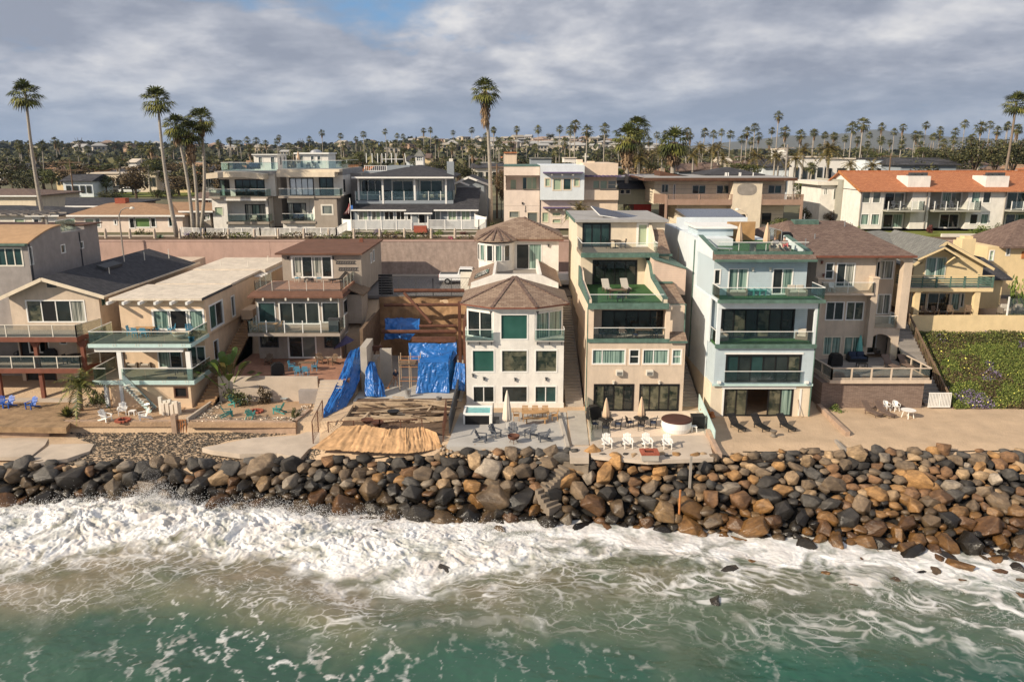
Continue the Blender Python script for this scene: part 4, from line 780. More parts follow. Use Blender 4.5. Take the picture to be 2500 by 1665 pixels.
 B.p('privacy_screen','wood',lambda b:b.box(x0+3.9,x0+6.6,77,77.2,13.55,15.3));B.p('solar_roof','solar',lambda b:b.prism([(x0+1,82,15.3),(x0+7,82,15.3),(x0+7.2,88,15.7),(x0+1,88,15.7)],(0,0,.08)));B.box('rear_parapet','bluewhite',x0,x0+7.2,81.8,82,13.5,15.35)
 B.rail([(x0+7.55,72.2,13.6),(x0+7.55,77,13.6)],h=1.3,post='grey',step=1.7,glass='glass_smoke');B.box('rear_block','bluewhite',x0+3.2,x1-.6,77.2,88,9.9,13.6)
 for xx in(x1+.03,): part(B.root,'downpipe','greentrim',lambda b:b.tube([(xx,Y-.1,0),(xx,Y-.2,9.9)],.06))
 part(B.root,'downpipe','greentrim',lambda b:b.tube([(x0-.06,73,3),(x0-.06,73,14)],.06))
 for zx in(288,828): part(B.root,'floodlight','white',lambda b:b.box(gx(Z5,zx,1045,y2)-.15,gx(Z5,zx,1045,y2)+.15,y2-.3,y2-.1,2.98,3.18))
 B.finish();return B
HB=house_blue()
def house_tan():
 Y=66.6;B=Bld('tan_house',(31,Y,0),'tan stucco house with brown shingle roof standing on a stacked stone base with a deck','house')
 xa,xb=27.03,36.2;z=2.62
 B.p('stone_base','stonewall',lambda b:b.box(xa,xb-.3,Y,74,-.4,z-.33));B.box('deck_fascia','tan',xa+.5,xb+.15,Y-.3,74,z-.32,z);B.box('deck','deckgrey',xa+.6,xb+.05,Y-.2,74,z+.001,z+.05)
 # tan post and rail with smoked glass
 def ral(p,n=6): 
  f=MB();g=MB()
  for a,b in zip(p,p[1:]):
   a=Vector(a);b=Vector(b);d=b-a;k=max(1,round(d.length/1.9))
   for i in range(k+1): f.beam(a+d*(i/k),a+d*(i/k)+UP*1.0,.13)
   f.beam(a+UP*1.03,b+UP*1.03,.14,.07);f.beam(a+UP*.12,b+UP*.12,.10,.08);nn=d.cross(UP).normalized()*.01
   g.prism([a+UP*.17-nn,b+UP*.17-nn,b+UP*.98-nn,a+UP*.98-nn],nn*2)
  fo=f.build('railing','tan',B.root);g.build('glass_panel','glass_smoke',fo)
 ral([(xa+.3,72,z),(xa+.65,Y-.2,z),(xb+.05,Y-.2,z),(xb+.05,71.6,z)])
 Yh=73.3;x0=28.2;xm=gx(Z6,440,600,Yh);xr=gx(Z6,668,500,Yh)
 s=B.seg(x0,xm,Yh,90,0,12.4,'tan');s.w(Z6,130,790,240,905,nv=2,pane='g_curt',frame='palecream');s.w(Z6,262,790,372,905,nv=2,pane='g_curt',frame='palecream');s.w(Z6,147,568,260,683,nv=2);s.w(Z6,277,568,386,683,nv=2,pane='g_room')
 s.w(Z6,145,320,195,420,nh=2,pane='g_dark');s.w(Z6,215,322,328,470,nv=2,pane=['g_dark','g_wcurt'],name='sliding_door')
 zb=gz(Z6,515,Yh-.9);B.box('balcony_floor','tan',x0+.3,xm-.4,Yh-1.0,Yh,zb-.15,zb+.05);B.rail([(x0+.35,Yh,zb+.05),(x0+.35,Yh-.95,zb+.05),(xm-.45,Yh-.95,zb+.05),(xm-.45,Yh,zb+.05)],h=1.0,step=2)
 B.box('pilaster','tan',x0-.05,x0+.5,Yh-.8,Yh,4,gz(Z6,425,Yh-.8));B.box('pilaster','tan',xm-.5,xm+.05,Yh-.82,Yh,4,gz(Z6,420,Yh-.82));B.box('pilaster_cap','peach',x0-.1,x0+.55,Yh-.85,Yh,gz(Z6,425,Yh-.8),gz(Z6,425,Yh-.8)+.12);B.box('pilaster_cap','peach',xm-.55,xm+.1,Yh-.88,Yh,gz(Z6,420,Yh-.82),gz(Z6,420,Yh-.82)+.12)
 r=B.seg(xm,xr-.3,Yh+2.2,90,2.6,12.4,'tan');r.w(Z6,470,305,575,420,nv=2,pane='g_wcurt');r.w(Z6,412,308,490,425,nv=2);r.w(Z6,475,520,555,645,nv=2,pane='g_wcurt');r.ww(xm+.1,xr-1.4,2.7,5.0,pane='g_room')
 z2=gz(Z6,735,Yh-.1);B.box('balcony_floor','tan',xm,xr-.35,Yh-.1,Yh+2.2,z2-.55,z2);B.rail([(xm,Yh-.05,z2),(xr-.4,Yh-.05,z2),(xr-.4,Yh+2.0,z2)],h=1.15,step=2.2,pw=.14)
 B.p('arch','tan',lambda b:b.prism([(xm,Yh-.1,z2-.55)]+[(xm+(xr-1-xm)*t,Yh-.1,z2-.56-.5*(1-math.sin(math.pi*t))) for t in [i/10 for i in range(11)]]+[(xr-1,Yh-.1,z2-.55)],(0,.3,0)))
 B.box('column','tan',xr-1.0,xr-.35,Yh-.1,Yh+.7,2.65,z2-.551);B.box('column','tan',xr-.72,xr+.05,Yh-.3,Yh+.5,z2+.01,12.4) ;B.box('column','tan',xr-.34,xr+.02,Yh+1,Yh+1.4,0,z2)
 B.p('arch','tan',lambda b:b.prism([(xm,Yh-.3,12.39)]+[(xm+(xr-.72-xm)*t,Yh-.3,12.38-.45*(1-math.sin(math.pi*t))) for t in [i/10 for i in range(11)]]+[(xr-.72,Yh-.3,12.39)],(0,.25,0)))
 rf=B.p('roof','shingle_brown',lambda b:b.hip(gx(Z6,60,285,72.8)-1.5,gx(Z6,722,285,72.8),72.6,93,12.4,2.5,ridge=((27.8,81),(33.4,81))))
 B.box('gutter','redbrown',gx(Z6,60,285,72.8),gx(Z6,722,285,72.8),72.5,72.59,12.42,12.6)
 part(rf,'chimney','whitestucco',lambda b:b.box(32.3,34.9,82.2,83.4,13,gz(Z6,75,82.2)));part(rf,'skylight','greentrim',lambda b:(b.box(28.2,30.6,80,81.2,14.5,15.2)))
 part(rf,'vent','metal',lambda b:[b.tube([(x,y,13),(x,y,z_)],.06) for x,y,z_ in((29.0,76.5,14.2),(30.4,83.5,15.6),(33.0,79.5,15.2),(27.6,75,13.9))])
 for zx,zy in((120,318),(130,400),(403,797)): lit(B,'redbrown',(gx(Z6,zx,zy,Yh),Yh,gz(Z6,zy,Yh)))
 B.finish();return B
HT=house_tan()
def stair_run(name,label,x0,x1,y0,z0,y1,z1,m,n,cat='stairs'):
 b=MB()
 for i in range(n):
  ya=y0+(y1-y0)*i/n;zb=z0+(z1-z0)*(i+1)/n;b.box(x0,x1,min(ya,y1),max(ya,y1)+.001*i,min(z0,z1)-.3,zb)
 return b.build(name,m,None,label,cat)
stair_run('stairs','weathered grey steps climbing between the stone base and the ice plant bank',36.5,38.3,67.2,0,76.5,6.3,'deckgrey',26)
def railrun(name,label,x,y0,z0,y1,z1,m,h=1.0,cat='railing'):
 b=MB();n=int(abs(y1-y0)/.28)
 for i in range(n+1):
  t=i/n;y=y0+(y1-y0)*t;z=z0+(z1-z0)*t;b.beam((x,y,z-.3),(x,y,z+h),.09 if i%5==0 else .05)
 b.beam((x,y0,z0+h),(x,y1,z1+h),.16,.08);return b.build(name,m,None,label,cat)
railrun('stair_railing','dark brown slatted railing along the grey steps beside the green bank',38.4,66.9,0,77,6.5,'lumberdark',1.05)
g=empty('garden_gate',(37.3,66.4,0),'white slatted double gate at the foot of the grey steps','gate')
for q in(0,1): part(g,'gate_leaf','white',lambda b:[b.box(36.35+q*.98+.13*i,36.35+q*.98+.13*i+.07,66.4,66.44,.1,1.45) for i in range(8)]+[b.box(36.33+q*.98,37.3+q*.98,66.38,66.46,z,z+.09) for z in(.12,1.35)])
def house_yellow():
 Y=78.8;z=6.3;X=lambda zx,zy,y=Y:gx(Z6,zx,zy,y);Zz=lambda zy,y=Y:gz(Z6,zy,y)
 B=Bld('yellow_house',(42,Y,z),'yellow gabled house with a teal slatted balcony above a terrace of wooden chairs','house')
 xL=X(690,500);xR=X(1130,500);ze=Zz(330);za=Zz(185)
 s=B.seg(xL,xR,Y,96,z-.2,ze,'yellow');s.w(Z6,665,512,715,600,pane='g_teal',frame='palecream');s.w(Z6,735,512,785,625,pane='g_teal',frame='palecream',name='sliding_door');s.w(Z6,795,512,935,628,nv=2,pane='g_dark',frame='offwhite',name='sliding_door');s.w(Z6,945,512,1000,620,pane='g_curt',frame='offwhite');s.w(Z6,1007,512,1027,600,pane='g_teal',frame='offwhite')
 xc=X(880,300)
 B.p('gable_wall','yellow',lambda b:b.prism([(xL,Y,ze+.003),(xR,Y,ze+.003),(xc,Y,za-.15)],(0,.25,0)))
 a,b_,c,d=rect(Z6,780,282,912,415,Y-.02);w=MB();w.box(a,b_,Y-.06,Y-.03,c,d);w.build('window_back','offwhite',B.root)
 p=MB();p.box(a+.12,b_-.12,Y-.09,Y-.062,c+.1,d-.1);p.build('window','g_curt',B.root);B.box('mullion','white',(a+b_)/2-.05,(a+b_)/2+.05,Y-.12,Y-.091,c+.1,d-.1)
 y1=110;B.p('roof','shingle_grey',lambda b:(b.prism([(xc,Y-.7,za+.05),(xR+.6,Y-.7,ze-.35),(xR+.6,Y-.7,ze-.2),(xc,Y-.7,za+.22)],(0,11,0)),b.prism([(xc,Y-.7,za+.05),(xL-.8,Y-.7,ze-.25),(xL-.8,Y-.7,ze-.1),(xc,Y-.7,za+.22)],(0,11,0))))
 B.p('bargeboard','yellow',lambda b:(b.beam((xc,Y-.78,za+.0),(xR+.65,Y-.78,ze-.38),.08,.25),b.beam((xc,Y-.78,za),(xL-.85,Y-.78,ze-.28),.08,.25)))
 # small inner gable with brackets
 gc=X(893,260,77.6);g0,g1,ga,gb=X(735,290,77.4),X(1030,300,77.4),Zz(222,77.4),Zz(298,77.4)
 B.p('porch_roof','shingle_grey',lambda b:(b.prism([(gc,77.4,ga),(g1,77.4,gb),(g1,77.4,gb+.12),(gc,77.4,ga+.12)],(0,1.5,0)),b.prism([(gc,77.4,ga),(g0,77.4,gb),(g0,77.4,gb+.12),(gc,77.4,ga+.12)],(0,1.5,0))))
 B.p('porch_trim','yellow',lambda b:(b.beam((gc,77.35,ga-.02),(g1,77.35,gb-.02),.06,.16),b.beam((gc,77.35,ga-.02),(g0,77.35,gb-.02),.06,.16),b.beam((g0+.9,77.5,gb+.3),(g0+1.1,Y,gb-.6),.14),b.beam((g1-.9,77.5,gb+.2),(g1-1.1,Y,gb-.7),.14)))
 # main cross roof
 B.p('rear_roof','shingle_grey',lambda b:b.hip(X(520,200,84)-2,X(1000,240,84)+.6,84,98,Zz(245,84),Zz(130,91)-Zz(245,84),gable=False))
 B.p('chimney','yellow',lambda b:(b.box(X(1010,250,82),X(1095,250,82),82,83.2,z,Zz(165,82)),b.box(X(1025,250,82),X(1080,250,82),82.15,83.05,Zz(165,82),Zz(150,82)))) 
 # balcony
 zb=Zz(478,76.4);bx0,bx1=X(665,490,76.2),X(1215,490,76.2);B.box('balcony_floor','yellow',bx0,bx1,76.2,Y,zb-.35,zb);B.box('balcony_deck','deckgrey',bx0+.1,bx1-.1,76.3,Y,zb+.001,zb+.03)
 rr=MB()
 for i in range(7): xx=bx0+.1+(bx1-bx0-.2)*i/6;rr.beam((xx,76.3,zb+.03),(xx,76.3,zb+1.15),.16 if i%2==0 else .1)
 for k in range(4): rr.beam((bx0+.1,76.3,zb+.22+.22*k),(bx1-.1,76.3,zb+.22+.22*k),.05,.13);rr.beam((bx1-.1,76.3,zb+.22+.22*k),(bx1-.1,Y+1,zb+.22+.22*k),.05,.13);rr.beam((bx0+.1,76.3,zb+.22+.22*k),(bx0+.1,Y,zb+.22+.22*k),.05,.13)
 rr.build('balcony_railing','greentrim',B.root);B.box('handrail','yellow',bx0+.05,bx1-.05,76.2,76.4,zb+1.15,zb+1.22)
 for zx in(722,1102): B.box('post','yellow',X(zx-17,600,76.4),X(zx+17,600,76.4),76.3,76.75,z,zb-.35)
 # lower right wing
 wx0,wx1=X(1120,450,81),X(1275,450,81);q=B.seg(wx0,wx1,81,92,z-.2,Zz(425,81),'yellow');B.p('wing_roof','shingle_dark',lambda b:b.hip(wx0-1,wx1+.6,80.4,93,Zz(425,81),1.9));
 B.finish();return B
HY=house_yellow()
def plainwall(name,label,m,x0,x1,y0,y1,z0,z1,cat='wall'):
 b=MB();b.box(x0,x1,y0,y1,z0,z1);return b.build(name,m,None,label,cat)
plainwall('terrace_wall','smooth yellow retaining wall on top of the ice plant bank','yellow',38.6,75,75.5,75.9,3.8,6.42)
g=empty('glass_windscreen',(50,75.7,6.42),'smoked glass screen with white posts on the yellow retaining wall','windscreen')
b=MB();f=MB()
for i in range(9): f.box(47.9+i*2.3,48.02+i*2.3,75.62,75.72,6.42,8.25)
for i in range(8): b.box(48.03+i*2.3,50.18+i*2.3,75.66,75.68,6.5,8.1)
f.build('post','white',g);b.build('glass_panel','glass_smoke',g)
def house_cream():
 Y=86;X=lambda zx,zy,y=Y:gx(Z6,zx,zy,y);Zz=lambda zy,y=Y:gz(Z6,zy,y)
 B=Bld('cream_house',(62,Y,6),'cream stucco house with steep brown shingle roof at the right edge','house')
 s=B.seg(X(1172,300),75,Y,93,6,Zz(215),'yellow');s.w(Z6,1190,240,1218,305,nh=2,pane='g_blind');s.w(Z6,1298,215,1322,272,pane='g_wcurt')
 B.p('roof','shingle_brown',lambda b:b.hip(X(1158,220)+1.6,78,Y-.7,Y+7.5,Zz(222),2.6));B.p('shutter','rustorange',lambda b:b.box(X(1395,270),X(1411,270)+.4,Y-.06,Y-.003,Zz(292),Zz(245)))
 B.finish();return B
HC=house_cream()
def house_taupe():
 Y=77.;x0,x1=-25.2,-16.95;X=lambda zx,zy,y=Y:gx(Z2,zx,zy,y);Zz=lambda zy,y=Y:gz(Z2,zy,y)
 B=Bld('taupe_house',(-21,Y,1.9),'grey brown stucco house with brown flat roofs and glass railed roof terrace','house')
 s=B.seg(x0,x1,Y,97,0,7.9,'taupe');s.w(Z2,185,572,293,700,pane='g_teal');s.w(Z2,320,572,573,708,nv=3,pane='g_dark',name='sliding_door',ft=.11);s.w(Z2,592,572,702,698,pane='g_dark')
 s.w(Z2,200,786,312,855,pane='g_dark',frame='darkgrey');s.w(Z2,378,786,553,922,nv=2,pane=['g_dark','g_grey'],name='sliding_door',ft=.13);s.w(Z2,608,786,715,858,pane='g_dark',frame='darkgrey')
 for q in((727,757,550,645),(738,765,758,820),(815,835,660,740)): s.wr(Z2,*q)
 zb=Zz(768,Y-2.6);bx0,bx1=X(118,775,Y-2.6),X(705,775,Y-2.6);B.box('balcony_floor','taupe',bx0,bx1,Y-2.6,Y,zb-.3,zb);B.box('balcony_deck','deck',bx0+.1,bx1-.1,Y-2.55,Y,zb+.001,zb+.03);B.rail([(bx0+.06,Y,zb+.03),(bx0+.06,Y-2.54,zb+.03),(bx1-.06,Y-2.54,zb+.03),(bx1-.06,Y,zb+.03)],h=1.2,step=1.9,top=False,pw=.08)
 B.box('roof_skirt','roof_brownflat',x0-.6,x1+.5,Y-.6,84,7.95,8.1);B.p('roof_skirt','roof_brownflat',lambda b:b.prism([(x0-.6,Y-.6,8.1),(x1+.5,Y-.6,8.1),(x1+.2,Y+.4,8.5),(x0-.3,Y+.4,8.5)],(0,.01,.02)))
 B.box('terrace_floor','brickpatio',x0-.2,x1+.2,Y+.42,84,8.1,8.5);B.p('bracket','offwhite',lambda b:[b.box(x0+.9+2.2*i,x0+1.05+2.2*i,Y-.75,Y-.61,7.75,8.0) for i in range(4)])
 B.rail([(x0-.1,83,8.5),(x0-.1,Y+.45,8.5),(x1+.1,Y+.45,8.5),(x1+.1,84,8.5)],h=1.05,post='offwhite',step=1.7,top=False,pw=.04)
 Y3=84.;t0,t1=X(338,340,Y3),X(842,340,Y3);zt=Zz(262,Y3);t=B.seg(t0,t1,Y3,97,7,zt-.05,'taupe');t.w(Z2,400,277,655,412,nv=4,pane=['g_wcurt','g_dark','g_wcurt','g_dark'],name='french_doors',ft=.16)
 for q in((900,908,255,320),(915,925,235,310)): t.wr(Z2,*q)
 B.box('roof','roof_brownflat',t0-.55,t1+.25,Y3-.6,97.3,zt-.03,zt+.15);B.p('roof_vent','redbrown',lambda b:b.box(t1-2,t1-1.6,94,94.4,zt+.15,zt+.6))
 for zy,w in((318,128),(360,125)):
  a=X(680+(zy-318)*.4,zy,Y3);b_=X(805+(zy-318)*.35,zy,Y3);c=Zz(zy+8,Y3);part(B.root,'wall_ornament','darkgrey',lambda b:[b.box(a,b_,Y3-.07,Y3-.003,c,c+.06),b.box(a,b_,Y3-.07,Y3-.003,c+.28,c+.34)]+[b.beam((a+(b_-a)*i/8,Y3-.04,c+.06),(a+(b_-a)*(i+.5)/8,Y3-.04,c+.28),.05,.04) for i in range(8)])
 B.box('side_shed','taupe',x1+.01,x1+1.5,80.5,84,4.6,7.6);B.p('shed_roof','lumberdark',lambda b:b.prism([(x1+.01,80.2,8.2),(x1+1.8,80.2,7.5),(x1+1.8,80.2,7.62),(x1+.01,80.2,8.35)],(0,4.2,0)));lit(B,'black',(X(375,290,Y3),Y3,Zz(290,Y3)),(X(663,290,Y3),Y3,Zz(290,Y3)))
 B.p('downpipe','offwhite',lambda b:b.tube([(x1-.1,Y-.05,1.9),(x1-.1,Y-.05,7.9)],.05))
 B.finish();return B
HTa=house_taupe()
def house_flat():
 Y=71.6;x0,x1=-35.95,-28.1;X=lambda zx,zy,y=Y:gx(Z1,zx,zy,y);Zz=lambda zy,y=Y:gz(Z1,zy,y)
 B=Bld('cream_flat_roof_house',(-32,Y,0),'cream house with flat white roof, rafter tails and two glass railed balconies','house')
 zl=2.25;zu=5.55;zr=8.75
 lo=B.seg(gx(Z1,735,1200,67.6),x1-.35,67.6,74,-.6,zl-.25,'cream');a,b_,c,d=rect(Z1,1152,1150,1235,1216,67.6);lo.ww(a,b_,c,d,pane='black',frame='brown',name='crawl_opening',ft=.12)
 m=B.seg(x0,x1-.3,Y,98,0,zu-.2,'cream');m.w(Z1,1045,915,1200,1020,nv=2,pane=['g_curt','g_dark'],name='sliding_door');m.w(Z1,1240,880,1370,1000,nv=2,pane='g_teal')
 m.wr(Z1,1412,1445,835,975,pane='g_dark')
 u=B.seg(x0,x1,Y,98,zu-.2,zr-.05,'cream');u.w(Z1,1010,640,1345,770,splits=[.30,.34,.66,.72],pane=['g_curt','g_wcurt','black','g_wcurt','g_curt'],name='sliding_door',ft=.16)
 u.wr(Z1,1382,1475,590,755,nv=2,pane=['g_green','g_dark'],ft=.14);u.wr(Z1,1527,1550,545,685,ft=.12)
 B.box('lower_deck','deck',x0-.9,x1+.1,67.4,Y,zl-.08,zl);B.box('fascia','bluegreen',x0-.95,x1+.15,67.3,67.39,zl-.35,zl+.02);B.box('fascia','bluegreen',x1+.101,x1+.18,67.39,Y,zl-.35,zl+.02);B.box('deck_frame','offwhite',x0-.85,x1+.05,67.42,Y-.02,zl-.3,zl-.085)
 B.box('upper_deck','deck',x0-.9,x1+.1,67.4,Y-.003,zu-.08,zu);B.box('fascia','bluegreen',x0-.95,x1+.15,67.3,67.39,zu-.3,zu+.02);B.box('fascia','bluegreen',x1+.101,x1+.18,67.39,Y,zu-.3,zu+.02);B.box('beam','white',x0-.6,x1-.7,67.6,67.85,zu-.75,zu-.3)
 for zx in(783,1237): xx=gx(Z1,zx,900,67.7);B.box('post','white',xx-.2,xx+.2,67.62,67.95,zl+.01,zu-.75)
 for zx in(703,805): xx=gx(Z1,zx,1200,67.5);B.box('post','bluewhite',xx-.15,xx+.15,67.45,67.75,-.5,zl-.36)
 for zq in(zl,zu): B.rail([(x0-.85,Y,zq),(x0-.85,67.45,zq),(x1+.05,67.45,zq),(x1+.05,Y,zq)] if zq==zu else [(x0-.85,Y,zq),(x0-.85,67.45,zq),(x0+.25,67.45,zq)],h=1.1,post=None,step=2.3,glass='glass_teal');part(B.root,'bolt','offwhite',lambda b:[b.box(x0+1.2+2.0*i+j*.22,x0+1.28+2.0*i+j*.22,67.27,67.3,zq-.15+k*.12,zq-.1+k*.12) for i in range(4) for j in(0,1) for k in(0,1)])
 B.rail([(x0+1.6,67.45,zl),(x1+.05,67.45,zl),(x1+.05,Y,zl)],h=1.1,post=None,step=2.3,glass='glass_teal')
 # roof in stepped flat sections, rafter tails
 ya=gy(Z1,478,8.85);yb=gy(Z1,388,8.85)
 B.box('roof','roof_white',x0-.5,x1+.05,Y-.7,ya,zr,zr+.2);B.box('roof','roof_white',x0+.3,x1+.05,ya+.01,yb,zr+.05,zr+.28);B.box('roof','roof_white',x0+.4,x1+.6,yb+.01,98.3,zr+.02,zr+.38)
 B.box('roof_edge','darkgrey',x1+.051,x1+.11,Y-.7,ya,zr-.02,zr+.22)
 for i in range(6): B.box('rafter_tail','white',x0-.4+1.42*i,x0-.2+1.42*i,Y-1.5,Y-.003,zr-.25,zr-.003)
 for i in range(12): B.box('rafter_tail','white',x1,x1+.9,yb-2+.9*i,yb-1.85+.9*i,zr-.2,zr-.01)
 B.p('roof_vent','offwhite',lambda b:[b.tube([(x,y,zr+.1),(x,y,zr+1.)],.05) for x,y in((-30,yb+2),(-33.5,yb+3),(-29.2,95))])
 # side balcony with box
 B.box('side_balcony','cream',x1+.003,x1+1.2,81,84,4.9,5.9);
 B.finish()
 # deck stairs, glass rail
 st=empty('deck_stairs',(-34,66.8,0),'pale green open stairs descending from the lower glass balcony','stairs')
 p0=Vector((gx(Z1,835,1115,67.2),67.2,zl));p1=Vector((gx(Z1,1010,1265,66.6),66.6,-.3))
 for dy in(-.55,.45): part(st,'stringer','bluegreen',lambda b:b.beam(p0+Vector((0,dy,-.15)),p1+Vector((0,dy,.1)),.08,.35))
 part(st,'treads','deckgrey',lambda b:[b.box(p0.x+(p1.x-p0.x)*i/12-.18,p0.x+(p1.x-p0.x)*i/12+.18,66.1,67.2,zl-.05-(zl+.3)*i/12,zl-(zl+.3)*i/12) for i in range(1,13)])
 part(st,'handrail','darkgrey',lambda b:b.tube([p0+Vector((0,-.6,1)),p1+Vector((.2,-.6,1.05))],.03));part(st,'glass_side','glass_teal',lambda b:b.prism([p0+Vector((0,-.6,.1)),p1+Vector((0,-.6,.2)),p1+Vector((0,-.6,1)),p0+Vector((0,-.6,.95))],(0,.012,0)))
 return B
HF=house_flat()
def house_gable():
 Y=72.6;X=lambda zx,zy,y=Y:gx(Z1,zx,zy,y);Zz=lambda zy,y=Y:gz(Z1,zy,y)
 B=Bld('gabled_house',(-44,Y,0),'peach house with long dark shingle gable roof and two red brown decks on posts','house')
 xl,xr=X(70,640),X(660,640);za=Zz(432,Y-.5);ze=Zz(545,Y-.5);zu=5.68;zl=2.7;xc=X(322,500)
 s=B.seg(xl,xr,Y,99,zu-.3,ze+.1,'tan');s.w(Z1,178,578,562,720,nv=4,pane=['g_room','black','g_dark','g_wcurt'],name='sliding_door',ft=.1)
 s.wr(Z1,672,690,565,605,pane='g_teal',frame='greentrim',name='porthole',ft=.1)
 l=B.seg(xl+.2,xr-2.6,Y,90,-.4,zu-.3,'tan');l.w(Z1,192,830,322,920,nv=2,pane='g_room');l.w(Z1,395,830,440,865,pane='g_dark');l2=B.seg(xr-2.6,xr-.1,Y+1.5,90,-.4,zu-.3,'tan');l2.w(Z1,515,800,665,900,nv=2,pane='g_wcurt')
 l.ww(xl+.4,xl+2.8,zl+.1,zl+2.3,pane='black',frame='brown');l.ww(xl+.6,xl+3.4,0,2.1,pane='black',frame='brown');
 B.p('gable_wall','tan',lambda b:b.prism([(xl,Y,ze+.103),(xr,Y,ze+.103),(xc,Y,za-.12)],(0,.25,0)))
 yb=gy(Z1,240,za);yr=gy(Z1,338,ze)
 xL=X(15,545,Y-.9);xR=X(650,545,Y-.9)
 rf=B.p('roof','shingle_dark',lambda b:(b.prism([(xc,Y-.9,za),(xR+.5,Y-.9,ze-.1),(xR+.5,Y-.9,ze+.05),(xc,Y-.9,za+.18)],(0,yb-Y,0)),b.prism([(xc,Y-.9,za),(xL-.3,Y-.9,ze-.25),(xL-.3,Y-.9,ze-.1),(xc,Y-.9,za+.18)],(0,yb-Y,0))))
 B.p('bargeboard','palecream',lambda b:(b.beam((xc,Y-.98,za-.02),(xR+.55,Y-.98,ze-.1),.09,.32),b.beam((xc,Y-.98,za-.02),(xL-.35,Y-.98,ze-.25),.09,.32),b.box(xR+.5,xR+.58,Y-.9,yb,ze-.12,ze+.06)))
 part(rf,'roof_vent','offwhite',lambda b:[b.tube([(x,y,9.5),(x,y,z)],.05) for x,y,z in((xc+2.5,79,10.6),(xc+2,88,11.1),(xc+3,92,10.9),(xc+1.2,85,11.2))]);part(rf,'skylight','darkgrey',lambda b:b.prism([(xc+1.0,79.5,za-.1),(xc+1.9,79.5,za-.38),(xc+1.9,83,za-.38),(xc+1.0,83,za-.1)],(0.05,0,.28)))
 B.p('gable_vent','darkgrey',lambda b:b.box(xc-.1,xc+.75,Y-.06,Y-.003,Zz(492),Zz(458)))
 # upper and lower decks
 for nm,zz_,zy,xe,yd in(('upper',zu,815,gx(Z1,505,810,69.6),69.6),('lower',zl,1035,gx(Z1,535,1035,69.9),69.9)):
  B.box('deck_floor','concrete' ,-60,xe,yd,Y+1.4,zz_-.06,zz_);B.box('deck_edge','redbrown',-60,xe+.05,yd-.1,yd-.003,zz_-.45,zz_-.02);B.box('deck_edge','redbrown',xe+.003,xe+.08,yd,Y+2,zz_-.45,zz_-.02);B.box('joist_beam','redbrown',-60,xe-.1,yd+.3,yd+.6,zz_-.42,zz_-.065)
  B.rail([(-60,yd,zz_),(xe,yd,zz_)]+([(xr,Y,zz_)] if nm=='upper' else [(xe+1.6,Y+1.3,zz_)]),h=1.1,step=2.1,post='offwhite',glass='glass_smoke',pw=.08)
 B.p('deck_wedge','redbrown',lambda b:b.prism([(gx(Z1,505,810,69.6),69.6,zu-.4),(xr+.1,Y,zu-.4),(gx(Z1,505,810,69.6),Y,zu-.4)],(0,0,.38)))
 for zx,zy in((248,950),(555,950),(285,1150),(5,1150)):
  xx=gx(Z1,zx,zy,70.3);z0,z1=(zl,zu-.45) if zy<1000 else(-.35,zl-.45);part(B.root,'post','redbrown',lambda b:(b.box(xx-.16,xx+.16,70.1,70.42,z0,z1),b.prism([(xx-.16,70.12,z1-.7),(xx+.16,70.12,z1-.7),(xx+.55,70.12,z1-.02),(xx-.55,70.12,z1-.02)],(0,.25,0)) if zy<1000 else None))
 B.finish();return B
HG=house_gable()
